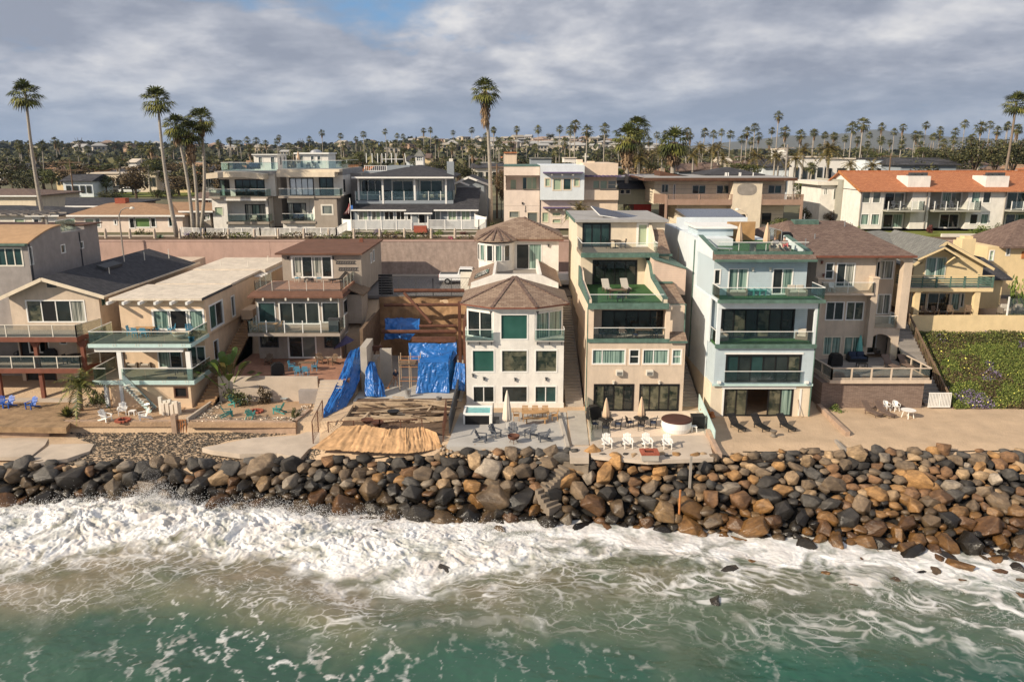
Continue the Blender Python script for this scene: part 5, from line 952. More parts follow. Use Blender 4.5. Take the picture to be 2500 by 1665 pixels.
def house_curved():
 xr=-44.6;Y=71.;X=lambda zx,zy,y=Y:gx(Z1,zx,zy,y);Zz=lambda zy,y=Y:gz(Z1,zy,y)
 B=Bld('curved_roof_house',(-52,Y,6),'grey stucco house with vaulted orange roof at the left edge','house')
 yb=sp(Z1,655,200,xr)[0];yk=sp(Z1,400,100,xr)[0];Y=sp(Z1,185,250,xr)[0];zt=sp(Z1,185,205,xr)[1];zk=sp(Z1,395,85,xr)[1];zq=sp(Z1,555,95,xr)[1];ze=sp(Z1,650,68,xr)[1]
 s=B.seg(-66,xr,Y,yb,0,zt,'greystucco');s.w(Z1,-20,232,148,350,nv=3,pane='g_teal',frame='offwhite',ft=.12)
 for q in((183,215,225,345),(402,430,210,265),(528,550,190,235)): s.wr(Z1,*q,pane='g_room')
 n=10;arc=[(Y+(yk-Y)*i/n,zt+(zk-zt)*math.sin(math.pi/2*i/n)) for i in range(n+1)]
 B.p('upper_wall','greystucco',lambda b:b.prism([(xr-.003,Y,zt)]+[(xr-.003,y,z-.05) for y,z in arc]+[(xr-.003,yk,zt)],(-.3,0,0)))
 B.p('roof','roof_orange',lambda b:[b.prism([(xr+.1,a[0],a[1]),(xr+.1,c[0],c[1]),(xr+.1,c[0],c[1]+.12),(xr+.1,a[0],a[1]+.12)],(-22,0,0)) for a,c in zip(arc,arc[1:])])
 y2=sp(Z1,555,95,xr)[0]
 B.p('low_parapet','greystucco',lambda b:b.box(-66,xr-.002,yk,y2,zt,zt+.4));B.p('rear_wall','greystucco',lambda b:b.box(-66,xr-.004,y2,yb,zt,ze));B.box('rear_roof','brown',-66,xr+.35,y2-.1,yb+.5,ze,ze+.12);B.box('terrace_wall','tan',-66,xr-1.2,y2-.4,y2-.101,zt+.4,ze-.02)
 B.p('downpipe','darkgrey',lambda b:b.tube([(xr+.06,y2-1.2,5),(xr+.06,y2-1.2,zt+.2)],.06));B.p('downpipe','darkgrey',lambda b:b.tube([(xr+.06,Y+.2,8),(xr+.06,Y+.2,zt)],.06));B.box('eave','greentrim',-66,xr+.05,Y-.5,Y-.003,zt-.12,zt+.05)
 B.rail([(xr-.6,yk+.2,zt+.4),(xr-.6,y2-.5,zt+.4)],h=1.2,post=None,step=2,glass='glass_teal')
 B.p('pergola','woodgrey',lambda b:[b.box(-66,xr-2,yk+2,yk+2.15,ze+1.2,ze+1.35),b.box(-66,xr-2,yk+5,yk+5.15,ze+1.2,ze+1.35)]+[b.box(-60+1.1*i,-59.85+1.1*i,yk+1.2,yk+6,ze+1.36,ze+1.5) for i in range(12)]+[b.box(x,x+.2,yk+2,yk+2.2,zt,ze+1.2) for x in(-57.5,-52.5,xr-2.6)])
 B.finish();return B
HCu=house_curved()
# ================================================================ BOULDER SEAWALL
import bmesh
rg=random.Random(11);ng=np.random.default_rng(11)
def rockmaterial():
 m=bpy.data.materials.new('rock');m.use_nodes=True;t=m.node_tree;n=t.nodes;l=t.links;b=n['Principled BSDF']
 tc=n.new('ShaderNodeTexCoord');oi=n.new('ShaderNodeObjectInfo');at=n.new('ShaderNodeAttribute');at.attribute_name='tint';ge=n.new('ShaderNodeNewGeometry')
 va=n.new('ShaderNodeVectorMath');va.operation='ADD';l.new(tc.outputs['Object'],va.inputs[0]);cx=n.new('ShaderNodeCombineXYZ');l.new(math_(t,'MULTIPLY',oi.outputs['Random'],50),cx.inputs[0]);l.new(cx.outputs[0],va.inputs[1]);V=va.outputs[0]
 col=mix_(t,1.,oi.outputs['Color'],at.outputs['Color'],'MULTIPLY')
 n1=noise_(t,V,1.3,6,.65,.4);n2=noise_(t,V,6,6,.7,.2);
 mp=n.new('ShaderNodeMapping');mp.inputs['Scale'].default_value=(1,1.5,5);mp.inputs['Rotation'].default_value=(.4,.3,0);l.new(V,mp.inputs[0]);n3=noise_(t,mp.outputs[0],2.2,5,.6,.6)
 dk=mix_(t,1.,col,(.42,.38,.35),'MULTIPLY');lt=mix_(t,1.,col,(1.75,1.6,1.35),'MULTIPLY')
 c=mix_(t,ramp(t,n1,[(.35,0.),(.65,1.)]),dk,lt);c=mix_(t,ramp(t,n3,[(.45,0.),(.62,.55)]),c,dk);c=mix_(t,math_(t,'MULTIPLY',n2,.35),c,mix_(t,1.,col,(2.,1.8,1.5),'MULTIPLY'))
 sp_=n.new('ShaderNodeSeparateXYZ');l.new(ge.outputs['Position'],sp_.inputs[0])
 wn=noise_(t,ge.outputs['Position'],.55,3,.6);wz=math_(t,'ADD',sp_.outputs[2],math_(t,'MULTIPLY',wn,2.4))
 wet=ramp(t,math_(t,'DIVIDE',math_(t,'ADD',wz,2.4),4),[(0.12,1.),(.62,0.)])
 wc=mix_(t,1.,c,(.46,.42,.35),'MULTIPLY');c=mix_(t,wet,c,wc)
 l.new(c,b.inputs['Base Color']);l.new(math_(t,'SUBTRACT',.85,math_(t,'MULTIPLY',wet,.60)),b.inputs['Roughness']);b.inputs['Specular IOR Level'].default_value=.5
 bp=n.new('ShaderNodeBump');bp.inputs['Strength'].default_value=.7;bp.inputs['Distance'].default_value=.05;l.new(math_(t,'ADD',n2,math_(t,'MULTIPLY',n3,1.2)),bp.inputs['Height']);l.new(bp.outputs[0],b.inputs['Normal'])
 MT['rock']=m
rockmaterial()
def rockverts(seed,sub):
 """angular block: convex hull of jittered points, chipped edges, rough faces"""
 r=np.random.default_rng(seed);K=int(r.integers(11,17));ii=np.arange(K)+.5;ph=np.arccos(1-2*ii/K);th=np.pi*(1+5**.5)*ii+r.uniform(0,6);nn=np.stack([np.cos(th)*np.sin(ph),np.sin(th)*np.sin(ph),np.cos(ph)],1)+r.normal(size=(K,3))*.24;nn/=np.linalg.norm(nn,axis=1)[:,None];nn*=r.uniform(.86,1.14,(K,1))*np.array([1.08,r.uniform(.75,1.),r.uniform(.62,.9)])
 bm=bmesh.new();vs=[bm.verts.new(p) for p in nn];q=bmesh.ops.convex_hull(bm,input=vs);bmesh.ops.delete(bm,geom=[v for v in bm.verts if not v.link_faces],context='VERTS')
 bmesh.ops.dissolve_limit(bm,angle_limit=.30,verts=bm.verts[:],edges=bm.edges[:]);bmesh.ops.bevel(bm,geom=bm.edges[:],offset=.07,segments=2 if sub>2 else 1,profile=.6,affect='EDGES',clamp_overlap=True);bmesh.ops.triangulate(bm,faces=bm.faces[:])
 if sub>2: bmesh.ops.subdivide_edges(bm,edges=[e for e in bm.edges if e.calc_length()>.22],cuts=2,use_grid_fill=True);bmesh.ops.triangulate(bm,faces=bm.faces[:])
 bm.verts.index_update();V=np.array([v.co[:] for v in bm.verts]);Fc=np.array([[v.index for v in f.verts] for f in bm.faces]);bm.free()
 return V*(1+.07*(fbm(V[:,0]*2.6+seed,V[:,1]*2.6+V[:,2]*2.1,4,seed%9)-.5)*2)[:,None],Fc
RV=[]
for k in range(22):
 P,Fc=rockverts(k+1,4);me=npmesh('boulder',P,Fc,'rock',False)
 ca=me.color_attributes.new('tint','FLOAT_COLOR','POINT');ca.data.foreach_set('color',np.ones(len(P)*4,dtype=np.float32));RV.append(me)
PAL={'dark slate': (0.06, 0.06, 0.063), 'blackish': (0.029, 0.028, 0.029), 'grey brown': (0.146, 0.116, 0.089), 'rusty brown': (0.167, 0.101, 0.059), 'ochre': (0.262, 0.161, 0.076), 'pale grey': (0.232, 0.211, 0.192), 'tan': (0.293, 0.222, 0.151)}
def slope_z(x,y): 
 yc,zc,ys=float(ycrest(x)),float(zcrest(x)),float(yshore(x));return zc-(yc-y)*((zc+4.9)/max(yc-ys,.5)) if y<yc else zc
cand=[]
def hit(x,s,r,lst,k):
 for a in lst:
  if abs(a[0]-x)<k*(a[2]+r) and (a[0]-x)**2+(a[1]-s)**2<(k*(a[2]+r))**2: return True
 return False
pts=[]
def lenx(x): 
 dy=float(ycrest(x)-yshore(x));dz=float(zcrest(x))+4.9;return math.hypot(dy,dz)
for r0,r1,tries,k in((.95,1.25,130,.66),(.70,.95,700,.58),(.5,.70,4500,.55),(.34,.5,7000,.58)):
 for _ in range(tries):
  r=rg.uniform(r0,r1);x=rg.uniform(-41.5,41.5)
  if 20<x and r>.95 and rg.random()<.4: continue
  Lx=lenx(x);s=rg.uniform(-.15,Lx+.25)
  if x>8 and r>.7 and s<Lx*.5 and rg.random()<.75: continue
  if hit(x,s,r,pts,k): continue
  pts.append((x,s,r))
def place(x,s):
 yc,zc,ys=float(ycrest(x)),float(zcrest(x)),float(yshore(x));Lx=lenx(x);t=s/Lx;return yc-(yc-ys)*t, zc+(-4.9-zc)*t
def prox(x):
 lm=[(-40,'the blue adirondack chairs'),(-34,'the feather palm'),(-28,'the white adirondack chairs'),(-22,'the orange beach gate'),(-17,'the teal chairs'),(-13,'the pointed slipway'),(-9,'the orange cloth'),(-5,'the grey hoarding'),(-1,'the hot tub'),(2.5,'the grey patio'),(5.5,'the concrete steps'),(8.5,'the white armchairs'),(12,'the brick fire table'),(15.5,'the green corrugated fence'),(19.5,'the black loungers'),(24,'the plank edge'),(29,'the stone base'),(34,'the white slatted gate'),(39,'the ice plant bank')]
 return min(lm,key=lambda q:abs(q[0]-x))[1]
pts.sort(key=lambda q:-q[2]);indiv=[];rub=[]
for q in pts:
 x,s,r=q;vis=abs(x)<38.5
 if vis and len(indiv)<276: indiv.append(q)
 else: rub.append(q)
rows=['top course','upper course','middle course','lower course','waterline row']
LB={}
def addrock(x,y,z,r,colname,lab,sc=None):
 me=RV[rg.randrange(len(RV))];o=mobj('boulder',me,None,(x,y,z),(rg.uniform(-.5,.5),rg.uniform(-.5,.5),rg.uniform(0,6.28)),sc or (r*rg.uniform(.95,1.2),r*rg.uniform(.85,1.1),r*rg.uniform(.8,1.1)))
 v=rg.uniform(.75,1.3);o.color=(*[a*v for a in PAL[colname]],1);o['category']='boulder';o['group']='boulders of the seawall';o['_l']=lab;LB.setdefault(lab,[]).append(o);return o
def pickcol(x,t):
 u=rg.random()
 if x<-12: tb=[('dark slate',.36),('blackish',.16),('grey brown',.26),('rusty brown',.12),('pale grey',.06),('tan',.04)]
 elif x<6: tb=[('dark slate',.30),('blackish',.12),('grey brown',.24),('rusty brown',.12),('ochre',.08),('pale grey',.07),('tan',.07)]
 elif x<20: tb=[('dark slate',.17),('blackish',.08),('grey brown',.27),('rusty brown',.17),('ochre',.18),('pale grey',.04),('tan',.09)]
 else: tb=[('dark slate',.20),('blackish',.07),('grey brown',.25),('rusty brown',.14),('ochre',.16),('pale grey',.08),('tan',.10)] if t<.45 else [('dark slate',.12),('blackish',.14),('grey brown',.22),('rusty brown',.2),('ochre',.32)]
 for n,p in tb:
  u-=p
  if u<0: return n
 return 'grey brown'
for x,s,r in indiv:
 y,z=place(x,s);t=s/lenx(x);cn=pickcol(x,t);row=rows[max(0,min(4,int(t*5)))];sz='huge' if r>1 else 'large' if r>.78 else 'medium' if r>.62 else 'small'
 addrock(x,y,z+r*.12-(.35 if -13<x<-4.5 and t<.25 else 0),r,cn,f'{sz} {cn} boulder in the {row} below {prox(x)}')
# loose rocks standing in the surf (photo position and size in metres)
for zx,zy,r,cn in((480,925,.85,'dark slate'),(1075,935,.6,'ochre'),(1240,1015,.55,'rusty brown'),(380,1110,.75,'dark slate'),(1510,985,.6,'grey brown'),(1420,870,.35,'grey brown'),(1790,925,.65,'grey brown'),(1930,890,1.0,'ochre'),(1630,810,1.0,'blackish'),(1820,840,.6,'rusty brown'),(2190,930,.55,'rusty brown'),(2300,900,.8,'blackish'),(2190,845,.6,'blackish'),(2105,845,.5,'grey brown'),(2330,1085,.6,'rusty brown'),(1690,930,.35,'blackish'),(2340,990,.5,'grey brown'),(630,860,.4,'ochre'),(1080,1015,.35,'grey brown'),(1950,980,.4,'rusty brown'),(180,910,.5,'blackish'),(1310,850,.3,'rusty brown')):
 p=G(B3,zx,zy,-4.15);addrock(p.x,p.y,-4.25,r,cn,f'{cn} rock in the foaming surf off {prox(p.x)}',(r*1.1,r*.8,r*.6))
for zx,zy,r,cn in((845,865,.65,'dark slate'),(930,692,.35,'dark slate'),(1215,620,.6,'grey brown'),(400,650,.75,'blackish'),(660,715,.3,'blackish')):
 p=G(B2,zx,zy,-4.15);addrock(p.x,p.y,-4.15,r,cn,f'{cn} rock in the foaming surf off {prox(p.x)}',(r*1.1,r*.8,r*.75))
for lab,os_ in LB.items():
 os_.sort(key=lambda o:o.location.x)
 for i,o in enumerate(os_):
  if len(os_)==1: o['label']=lab
  elif len(os_)==2: o['label']=lab.replace(' in the',(' (left of two)',' (right of two)')[i]+' in the',1)
  else: o['label']=lab.replace(' in the',f' ({("first","second","third","fourth","fifth","sixth")[min(i,5)]} from left)'+' in the',1)
  del o['_l']
# small stones between and behind the boulders: one uncountable mass
LV=[rockverts(k+40,2) for k in range(8)]
def rubble(name,items,kind='stuff',m='rock'):
 Vs=[];Fs=[];Cs=[];b=0
 for x,y,z,r,c in items:
  P,Fc=LV[rg.randrange(8)];a=rg.uniform(0,6.28);ca_,sa=math.cos(a),math.sin(a);tlt=rg.uniform(-.5,.5)
  Q=P*np.array([r*rg.uniform(.9,1.25),r*rg.uniform(.8,1.1),r*rg.uniform(.6,1)]);Q=np.stack([Q[:,0]*ca_-Q[:,1]*sa,Q[:,0]*sa+Q[:,1]*ca_,Q[:,2]+Q[:,0]*tlt*.4],1)+np.array([x,y,z]);Vs.append(Q);Fs.append(Fc+b);Cs.append(np.tile([*c,1],(len(Q),1)));b+=len(Q)
 me=npmesh(name,np.concatenate(Vs),np.concatenate(Fs),m,False);ca=me.color_attributes.new('tint','FLOAT_COLOR','POINT');ca.data.foreach_set('color',np.concatenate(Cs).astype(np.float32).ravel());return mobj(name,me,kind=kind)
it=[]
for x,s,r in rub:
 y,z=place(x,s);c=PAL[pickcol(x,s/lenx(x))];it.append((x,y,z+.05,r,c))
for _ in range(1900):
 x=rg.uniform(-42,42);s=rg.uniform(-.1,lenx(x)+.6);y,z=place(x,s);c=PAL[pickcol(x,s/lenx(x))];it.append((x,y,z-.22,rg.uniform(.2,.36),c))
rubble('small_rocks',it)
it=[]
for _ in range(300):   # pale rip rap spilling from the grey patio
 x=rg.uniform(-5.5,4.8);y=float(ycrest(x))+rg.uniform(-.55,.9);c=PAL[rg.choice(['tan','pale grey','pale grey','ochre','grey brown'])];it.append((x,y,-.42+rg.uniform(-.05,.2)+(y-float(ycrest(x)))*.15,rg.uniform(.08,.26),[a*1.35 for a in c]))
rubble('rock_rubble',it)
# pebbles on the lower beach, and round the yards
def inpoly(x,y,P):
 c=False;n=len(P)
 for i in range(n):
  a,b=P[i],P[(i+1)%n]
  if (a[1]>y)!=(b[1]>y) and x<(b[0]-a[0])*(y-a[1])/(b[1]-a[1])+a[0]: c=not c
 return c
def pebblebed(name,polys,z,n,r0,r1,bright):
 Vs=[];Fs=[];Cs=[];b=0;P8,F8=rockverts(77,1);P8=P8*np.array([1,1,.6]);per=[[((lambda q:(q.x,q.y))(G(*p,z(p) if callable(z) else z))) for p in P] for P in polys];cnt=0
 for P in per:
  xs=[p[0] for p in P];ys=[p[1] for p in P];area=(max(xs)-min(xs))*(max(ys)-min(ys));k=int(n*area)
  for _ in range(k):
   x=rg.uniform(min(xs),max(xs));y=rg.uniform(min(ys),max(ys))
   if not inpoly(x,y,P): continue
   zg=float(zbeach(np.array(x),np.array(y))) if callable(z) else z+.01;r=rg.uniform(r0,r1);a=rg.uniform(0,6.28);ca_,sa=math.cos(a),math.sin(a);Q=P8*r;Q=np.stack([Q[:,0]*ca_-Q[:,1]*sa*.7,Q[:,0]*sa+Q[:,1]*ca_*.7,Q[:,2]],1)+np.array([x,y,zg+.04]);Vs.append(Q);Fs.append(F8+b);b+=len(Q)
   u=rg.random();g_=(.30 if u>.93 else .13 if u>.7 else .05)*bright*rg.uniform(.7,1.3);Cs.append(np.tile([g_*1.04,g_*.98,g_*.92,1],(len(Q),1)))
 me=npmesh(name,np.concatenate(Vs),np.concatenate(Fs),'rock',False);ca=me.color_attributes.new('tint','FLOAT_COLOR','POINT');ca.data.foreach_set('color',np.concatenate(Cs).astype(np.float32).ravel());return mobj(name,me,kind='stuff')
pebblebed('pebbles',[[(B1,430,320),(B1,1990,335),(B1,1900,345),(B1,1560,375),(B1,1350,415),(B1,1420,440),(B1,1640,470),(B1,1850,470),(B1,2000,490),(B1,2060,420),(B1,2330,425),(B1,2340,470),(B1,1900,520),(B1,1200,560),(B1,620,590),(B1,60,600),(B1,180,520),(B1,450,490),(B1,640,400),(B1,560,380)]],lambda p:-1.45,75,.045,.10,1.0)
pebblebed('pebbles',[[(B1,1270,245),(B1,1975,245),(B1,2060,170),(B1,2080,135),(B1,2020,140),(B1,1960,215),(B1,1560,225),(B1,1440,190),(B1,1500,110),(B1,1440,120)]],-.24,60,.05,.10,4.2)
pebblebed('pebbles',[[(B1,560,150),(B1,700,160),(B1,730,100),(B1,600,90)]],-.25,45,.05,.09,3.2)
# concrete steps going down through the boulders
def onslope(fr,zx,zy,dz=.45):
 z=-1.
 for _ in range(25):
  p=G(fr,zx,zy,z);z=.5*z+.5*(slope_z(p.x,p.y)+dz)
 return G(fr,zx,zy,z)
st=empty('seawall_steps',onslope(B2,1520,330),'broken grey concrete steps zigzagging down through the boulders','stairs')
for (a,b_,w) in (((1700,150),(1690,200),1.9),((1620,200),(1480,340),1.25),((1470,330),(1560,470),1.25),((1545,560),(1610,720),1.15)):
 A=onslope(B2,*a,.75);C=onslope(B2,*b_,.75);d=C-A;h=Vector((d.x,d.y,0));n=max(4,int(h.length/.26));u=h.normalized();sd=Vector((-u.y,u.x,0))*w/2;f=MB()
 for i in range(n):
  p=A+h*(i/n);z=A.z+d.z*(i+.5)/n;f.prism([p-sd+UP_*(z-p.z),p+sd+UP_*(z-p.z),p+sd+u*(h.length/n+.01)+UP_*(z-p.z),p-sd+u*(h.length/n+.01)+UP_*(z-p.z)],(0,0,-.75))
 f.build('flight','stepgrey',st)
b=MB();p=onslope(B3,150,600,.2);b.tube([p,p+Vector((0,0,2.3))],.08,8);b.build('rusty_pipe','rustorange',None,'upright rusty pipe standing among the boulders','pipe')
b=MB();p=onslope(B3,218,400,.2);b.box(p.x-.08,p.x+.08,p.y-.08,p.y+.08,p.z-.2,p.z+2.5);b.build('wooden_post','woodgrey',None,'weathered square post standing among the boulders','post')
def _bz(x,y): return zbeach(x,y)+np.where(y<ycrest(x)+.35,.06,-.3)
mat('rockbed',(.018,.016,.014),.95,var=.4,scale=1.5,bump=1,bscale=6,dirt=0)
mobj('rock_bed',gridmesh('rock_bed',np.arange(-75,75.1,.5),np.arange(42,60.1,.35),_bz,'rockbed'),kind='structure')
# ================================================================ SEA
def seagrid():
 dx=.066;xs=np.arange(-43,43,dx);ys=np.arange(30.2,57.2,dx);X,Y=np.meshgrid(xs,ys);zs=-4.2
 D=H_-zs;d=Y*c_+D*s_;PX=CX_+X*F_/d;PY=CY_+F_*(D*c_-Y*s_)/d
 wx=X+1.6*(fbm(X*.35,Y*.35,4,1)-.5)*2;wy=Y+1.6*(fbm(X*.35+9,Y*.35+4,4,2)-.5)*2
 sm=lambda P,a,b_:sum(np.interp(P+o,a,b_) for o in np.linspace(-75,75,9))/9
 E1=sm(PX,[-100,0,159,371,530,610,663,732,849,1035,1115,1250,1356,1568,1648,1754,1834,2046,2258,2500,2600],[1420,1425,1392,1352,1400,1415,1360,1420,1462,1500,1462,1424,1392,1385,1396,1410,1408,1425,1430,1462,1470])
 E2=sm(PX,[-100,0,106,212,318,451,530,640,740,796,1008,1115,1250,1356,1568,1728,1887,2046,2152,2330,2500,2600],[1500,1510,1566,1565,1535,1460,1472,1600,1640,1610,1565,1585,1600,1560,1600,1625,1605,1612,1643,1650,1665,1670])
 n1=fbm(wx*.9,wy*.9,5,3);n2=fbm(X*.33,Y*.5,4,7);nf=fbm(X*3.1,Y*3.1,4,9)
 dist=E1-PY+(n1-.5)*110+(n2-.5)*60
 dense=np.clip(dist/55,0,1);dense=dense*dense*(3-2*dense)
 right=np.clip((PX-1250)/500,0,1)
 # stretch direction: left streaks lean, right streaks run down to the right
 ang=np.interp(PX,[0,800,1300,2500],[.55,-.2,-.5,-.62]);ca_,sa=np.cos(ang),np.sin(ang)
 U=(wx*ca_+wy*sa);Vv=(-wx*sa+wy*ca_)
 A1_,A2_=worley(U*.85,Vv*1.5,3);B1_,B2_=worley(U*2.1+5,Vv*3.3,8)
 l1=np.clip(1-(A2_-A1_)/(np.interp(PX,[0,1300,1500,2500],[.10,.10,.16,.24])*np.clip(.55+fbm(X*.5,Y*.7,3,13)*1.1,.3,2)*np.clip(1.6+dist/190,.55,1.6)),0,1);l2=np.clip(1-(B2_-B1_)/.16,0,1)
 lacz=np.clip((E2-PY+(n2-.5)*90)/70,0,1)*np.clip(1.15-(E1-PY)/-260,0.15,1)
 fadein=np.clip(1-(-dist)/170,0.0,1)
 pz=np.clip((fbm(X*.28+2,Y*.4,4,17)-.42)*5,0.06,1);lace=lacz*np.maximum(l1**.8*(.35+.6*n1*1.5)*pz,l2*(.1+.5*fadein)*np.clip((n1-.46)*8,0,1))
 patch=np.clip((fbm(U*.55+3,Vv*.9,5,21)-.60)*7,0,1)*np.interp(PX,[0,1200,1500,2500],[.15,.2,.75,1])*lacz
 w3x=X+1.3*(fbm(X*.8,Y*.8,4,35)-.5)*2+.35*(fbm(X*3,Y*3,3,36)-.5)*2;w3y=Y+1.0*(fbm(X*.8,Y*.8,4,37)-.5)*2;S1,S2=worley((w3x+w3y*.35)*.62,w3y*.16,12);strk=np.clip(1-(S2-S1)/.13,0,1)*np.clip((fbm(X*3.3,Y*2.6,4,33)-.46)*9,0,1)*np.clip((fbm(X*.35,Y*.3,3,39)-.40)*6,0,1)*np.interp(PX,[0,250,640,830,1100,1300],[.42,.42,1,.9,.4,.35])
 scat=np.clip((fbm(X*9,Y*9,2,44)-.84)*14,0,1)*.35
 foam=np.maximum.reduce([dense*np.clip(.80+(n1-.42)*1.8+(nf-.5)*.6,0,1),lace,patch,strk*.9,scat*np.clip((E2+140-PY)/200,0,1)])
 hole=np.clip((fbm(wx*1.3,wy*1.9,5,51)-.60)*7,0,1)*dense*np.clip(1.0-dist/130,0.0,1);foam=foam*(1-.75*hole)
 foam=np.clip(foam,0,1)
 # murk: sand stirred up near the foam
 mk=np.clip((E2-PY)/120+.38+(fbm(wx*.22,wy*.3,4,61)-.5)*1.9,0,1);mk=mk*np.interp(PX,[0,900,1300,1700,2500],[1,.95,.85,.55,.42])
 sandy=np.clip(1.1-np.abs(PY-E1-10)/110,0,1)*np.interp(PX,[0,700,1100,1500,2500],[1,1,.7,.55,.25])*np.clip(.5+(n2-.4)*2,0,1)
 deep=np.stack([np.interp(PX,[0,1250,2500],[.042,.030,.012]),np.interp(PX,[0,1250,2500],[.092,.084,.074]),np.interp(PX,[0,1250,2500],[.062,.058,.050])],-1)*(.7+.6*fbm(X*.13,Y*.2,3,71))[...,None]
 mid=np.array([.115,.130,.080]);snd=np.array([.255,.205,.14])
 C=deep*(1-mk[...,None])+mid*mk[...,None];C=C*(1-.85*sandy[...,None])+snd*.85*sandy[...,None]
 fc=np.array([.78,.78,.775])*(1-.38*np.clip(fbm(wx*.9,wy*1.2,5,81)-.38,0,1)[...,None]*2*np.array([.75,.9,1.]));C=C*(1-foam[...,None])+fc*foam[...,None]
 # height
 crest=sm(PX,[-50,0,200,380,520,700,900,1060,1200,1300,1600,2500],[1290,1295,1270,1262,1285,1300,1335,1350,1355,1350,1370,1420]);wd=np.interp(PX,[0,1100,1400,2500],[60,60,40,40]);amp=np.interp(PX,[0,150,400,700,1000,1250,1450,2500],[.55,.7,.95,.6,.4,.35,.2,.12])
 mound=np.exp(-((PY-crest-8)/wd)**2)*amp
 rid=1-np.abs(2*fbm(wx*1.05,wy*1.4,5,91,.58)-1);fine=fbm(X*5,Y*5,4,95,.6)
 fac=np.interp(PX,[0,1100,1500,2500],[1,.9,.5,.35])
 Z=zs+.16*(fbm(X*.3,Y*.45,4,101)-.5)*2+mound*(.55+.6*rid**2)+foam*dense*fac*((rid-.55)*.20+(fine-.5)*.12+(fbm(X*11,Y*11,3,97)-.5)*.06)+foam*(1-dense)*.02
 # swell face in front of the foam
 Z+=.45*np.exp(-((PY-E1-60)/55.)**2)*np.interp(PX,[0,400,1100,1350,1500,2500],[.6,1,.9,.6,.3,.15])
 Z+=.022*(fbm(X*2.4,Y*3.4,3,111)-.5)*2
 k=np.clip(np.minimum((Y-30.2)/3,(42.9-np.abs(X))/3),0,1);Z=zs-.1+(Z-zs+.1)*k;V=np.stack([X,Y,Z],-1).reshape(-1,3);nx,ny=len(xs),len(ys);i=np.arange(nx*ny).reshape(ny,nx);Fq=np.stack([i[:-1,:-1],i[:-1,1:],i[1:,1:],i[1:,:-1]],-1).reshape(-1,4)
 me=npmesh('sea',V,Fq,'asphalt',True);me.materials.clear()
 ca=me.color_attributes.new('wc','FLOAT_COLOR','POINT');ca.data.foreach_set('color',np.concatenate([C,foam[...,None]],-1).astype(np.float32).ravel())
 return me,(xs,ys,Z,foam,PX,PY,crest)
seame,SG=seagrid()
m=bpy.data.materials.new('sea_water');m.use_nodes=True;t=m.node_tree;n=t.nodes;l=t.links;b=n['Principled BSDF'];at=n.new('ShaderNodeAttribute');at.attribute_name='wc'
l.new(at.outputs['Color'],b.inputs['Base Color']);l.new(math_(t,'ADD',.10,math_(t,'MULTIPLY',at.outputs['Alpha'],.6)),b.inputs['Roughness']);b.inputs['Specular IOR Level'].default_value=.33;l.new(math_(t,'MULTIPLY',at.outputs['Alpha'],.6),b.inputs['Subsurface Weight']);b.inputs['Subsurface Radius'].default_value=(1,1,1);b.inputs['Subsurface Scale'].default_value=.22
tc=n.new('ShaderNodeTexCoord');mp=n.new('ShaderNodeMapping');mp.inputs['Scale'].default_value=(1,1.6,1);l.new(tc.outputs['Object'],mp.inputs[0]);bp=n.new('ShaderNodeBump');bp.inputs['Strength'].default_value=.45;bp.inputs['Distance'].default_value=.06
l.new(math_(t,'ADD',noise_(t,mp.outputs[0],1.6,5,.6,.4),math_(t,'MULTIPLY',noise_(t,mp.outputs[0],9,4,.6),.3)),bp.inputs['Height']);l.new(bp.outputs[0],b.inputs['Normal']);MT['sea_water']=m
seame.materials.append(m);mobj('sea',seame,kind='structure')
m2=mat('sea_plain',(.026,.078,.053),.12,var=.3,scale=.15,bump=.4,bscale=1.6,dirt=0,spec=.45)
b=MB();b.poly((-400,-500,-4.31),(400,-500,-4.31),(400,30.35,-4.31),(-400,30.35,-4.31));b.poly((-400,30.35,-4.31),(-42.9,30.35,-4.31),(-42.9,56,-4.31),(-400,56,-4.31));b.poly((42.9,30.35,-4.31),(400,30.35,-4.31),(400,50,-4.31),(42.9,50,-4.31));b.build('open_sea','sea_plain',kind='structure')
# spray thrown up where the wave meets the rocks
def spray():
 r=np.random.default_rng(3);T=np.array([[0,0,1.],[.94,0,-.33],[-.47,.82,-.33],[-.47,-.82,-.33]]);FT=np.array([[0,1,2],[0,2,3],[0,3,1],[1,3,2]]);n=30000
 cx=np.array([10,90,170,250,330,375,395,430,520,610,690,780,860,950,1180,1300]);w=np.array([.6,.7,.9,1.,1.3,2.6,2.,1.,1.,.9,.9,.6,.4,.3,.3,.25]);k=r.choice(len(cx),n,p=w/w.sum());px=cx[k]+r.normal(size=n)*40
 py=np.interp(px,[0,200,380,520,700,900,1060,1200,1300],[1262,1230,1222,1240,1238,1262,1282,1290,1290])+r.normal(size=n)*11+12
 D=H_+4;v=(py-CY_)/F_;Y=D*(c_-v*s_)/(s_+v*c_);X=(px-CX_)*(Y/(c_-v*s_))/F_
 hh=r.exponential(.24,n)*np.interp(px,[0,330,380,430,800,1200],[.8,1.2,3.4,1.2,.8,.5]);Z=-4.2+.35+hh;Y+=r.normal(size=n)*.4;s=r.uniform(.008,.034,n)*np.clip(1.3-hh*.35,.5,1.2)
 V=(T[None]*s[:,None,None]+np.stack([X,Y,Z],-1)[:,None]).reshape(-1,3);Fq=(FT[None]+4*np.arange(n)[:,None,None]).reshape(-1,3);return npmesh('sea_spray',V,Fq,'foamwhite')
mat('foamwhite',(.90,.90,.90),.6,var=.02,dirt=0,bump=0);mobj('sea_spray',spray(),kind='stuff')
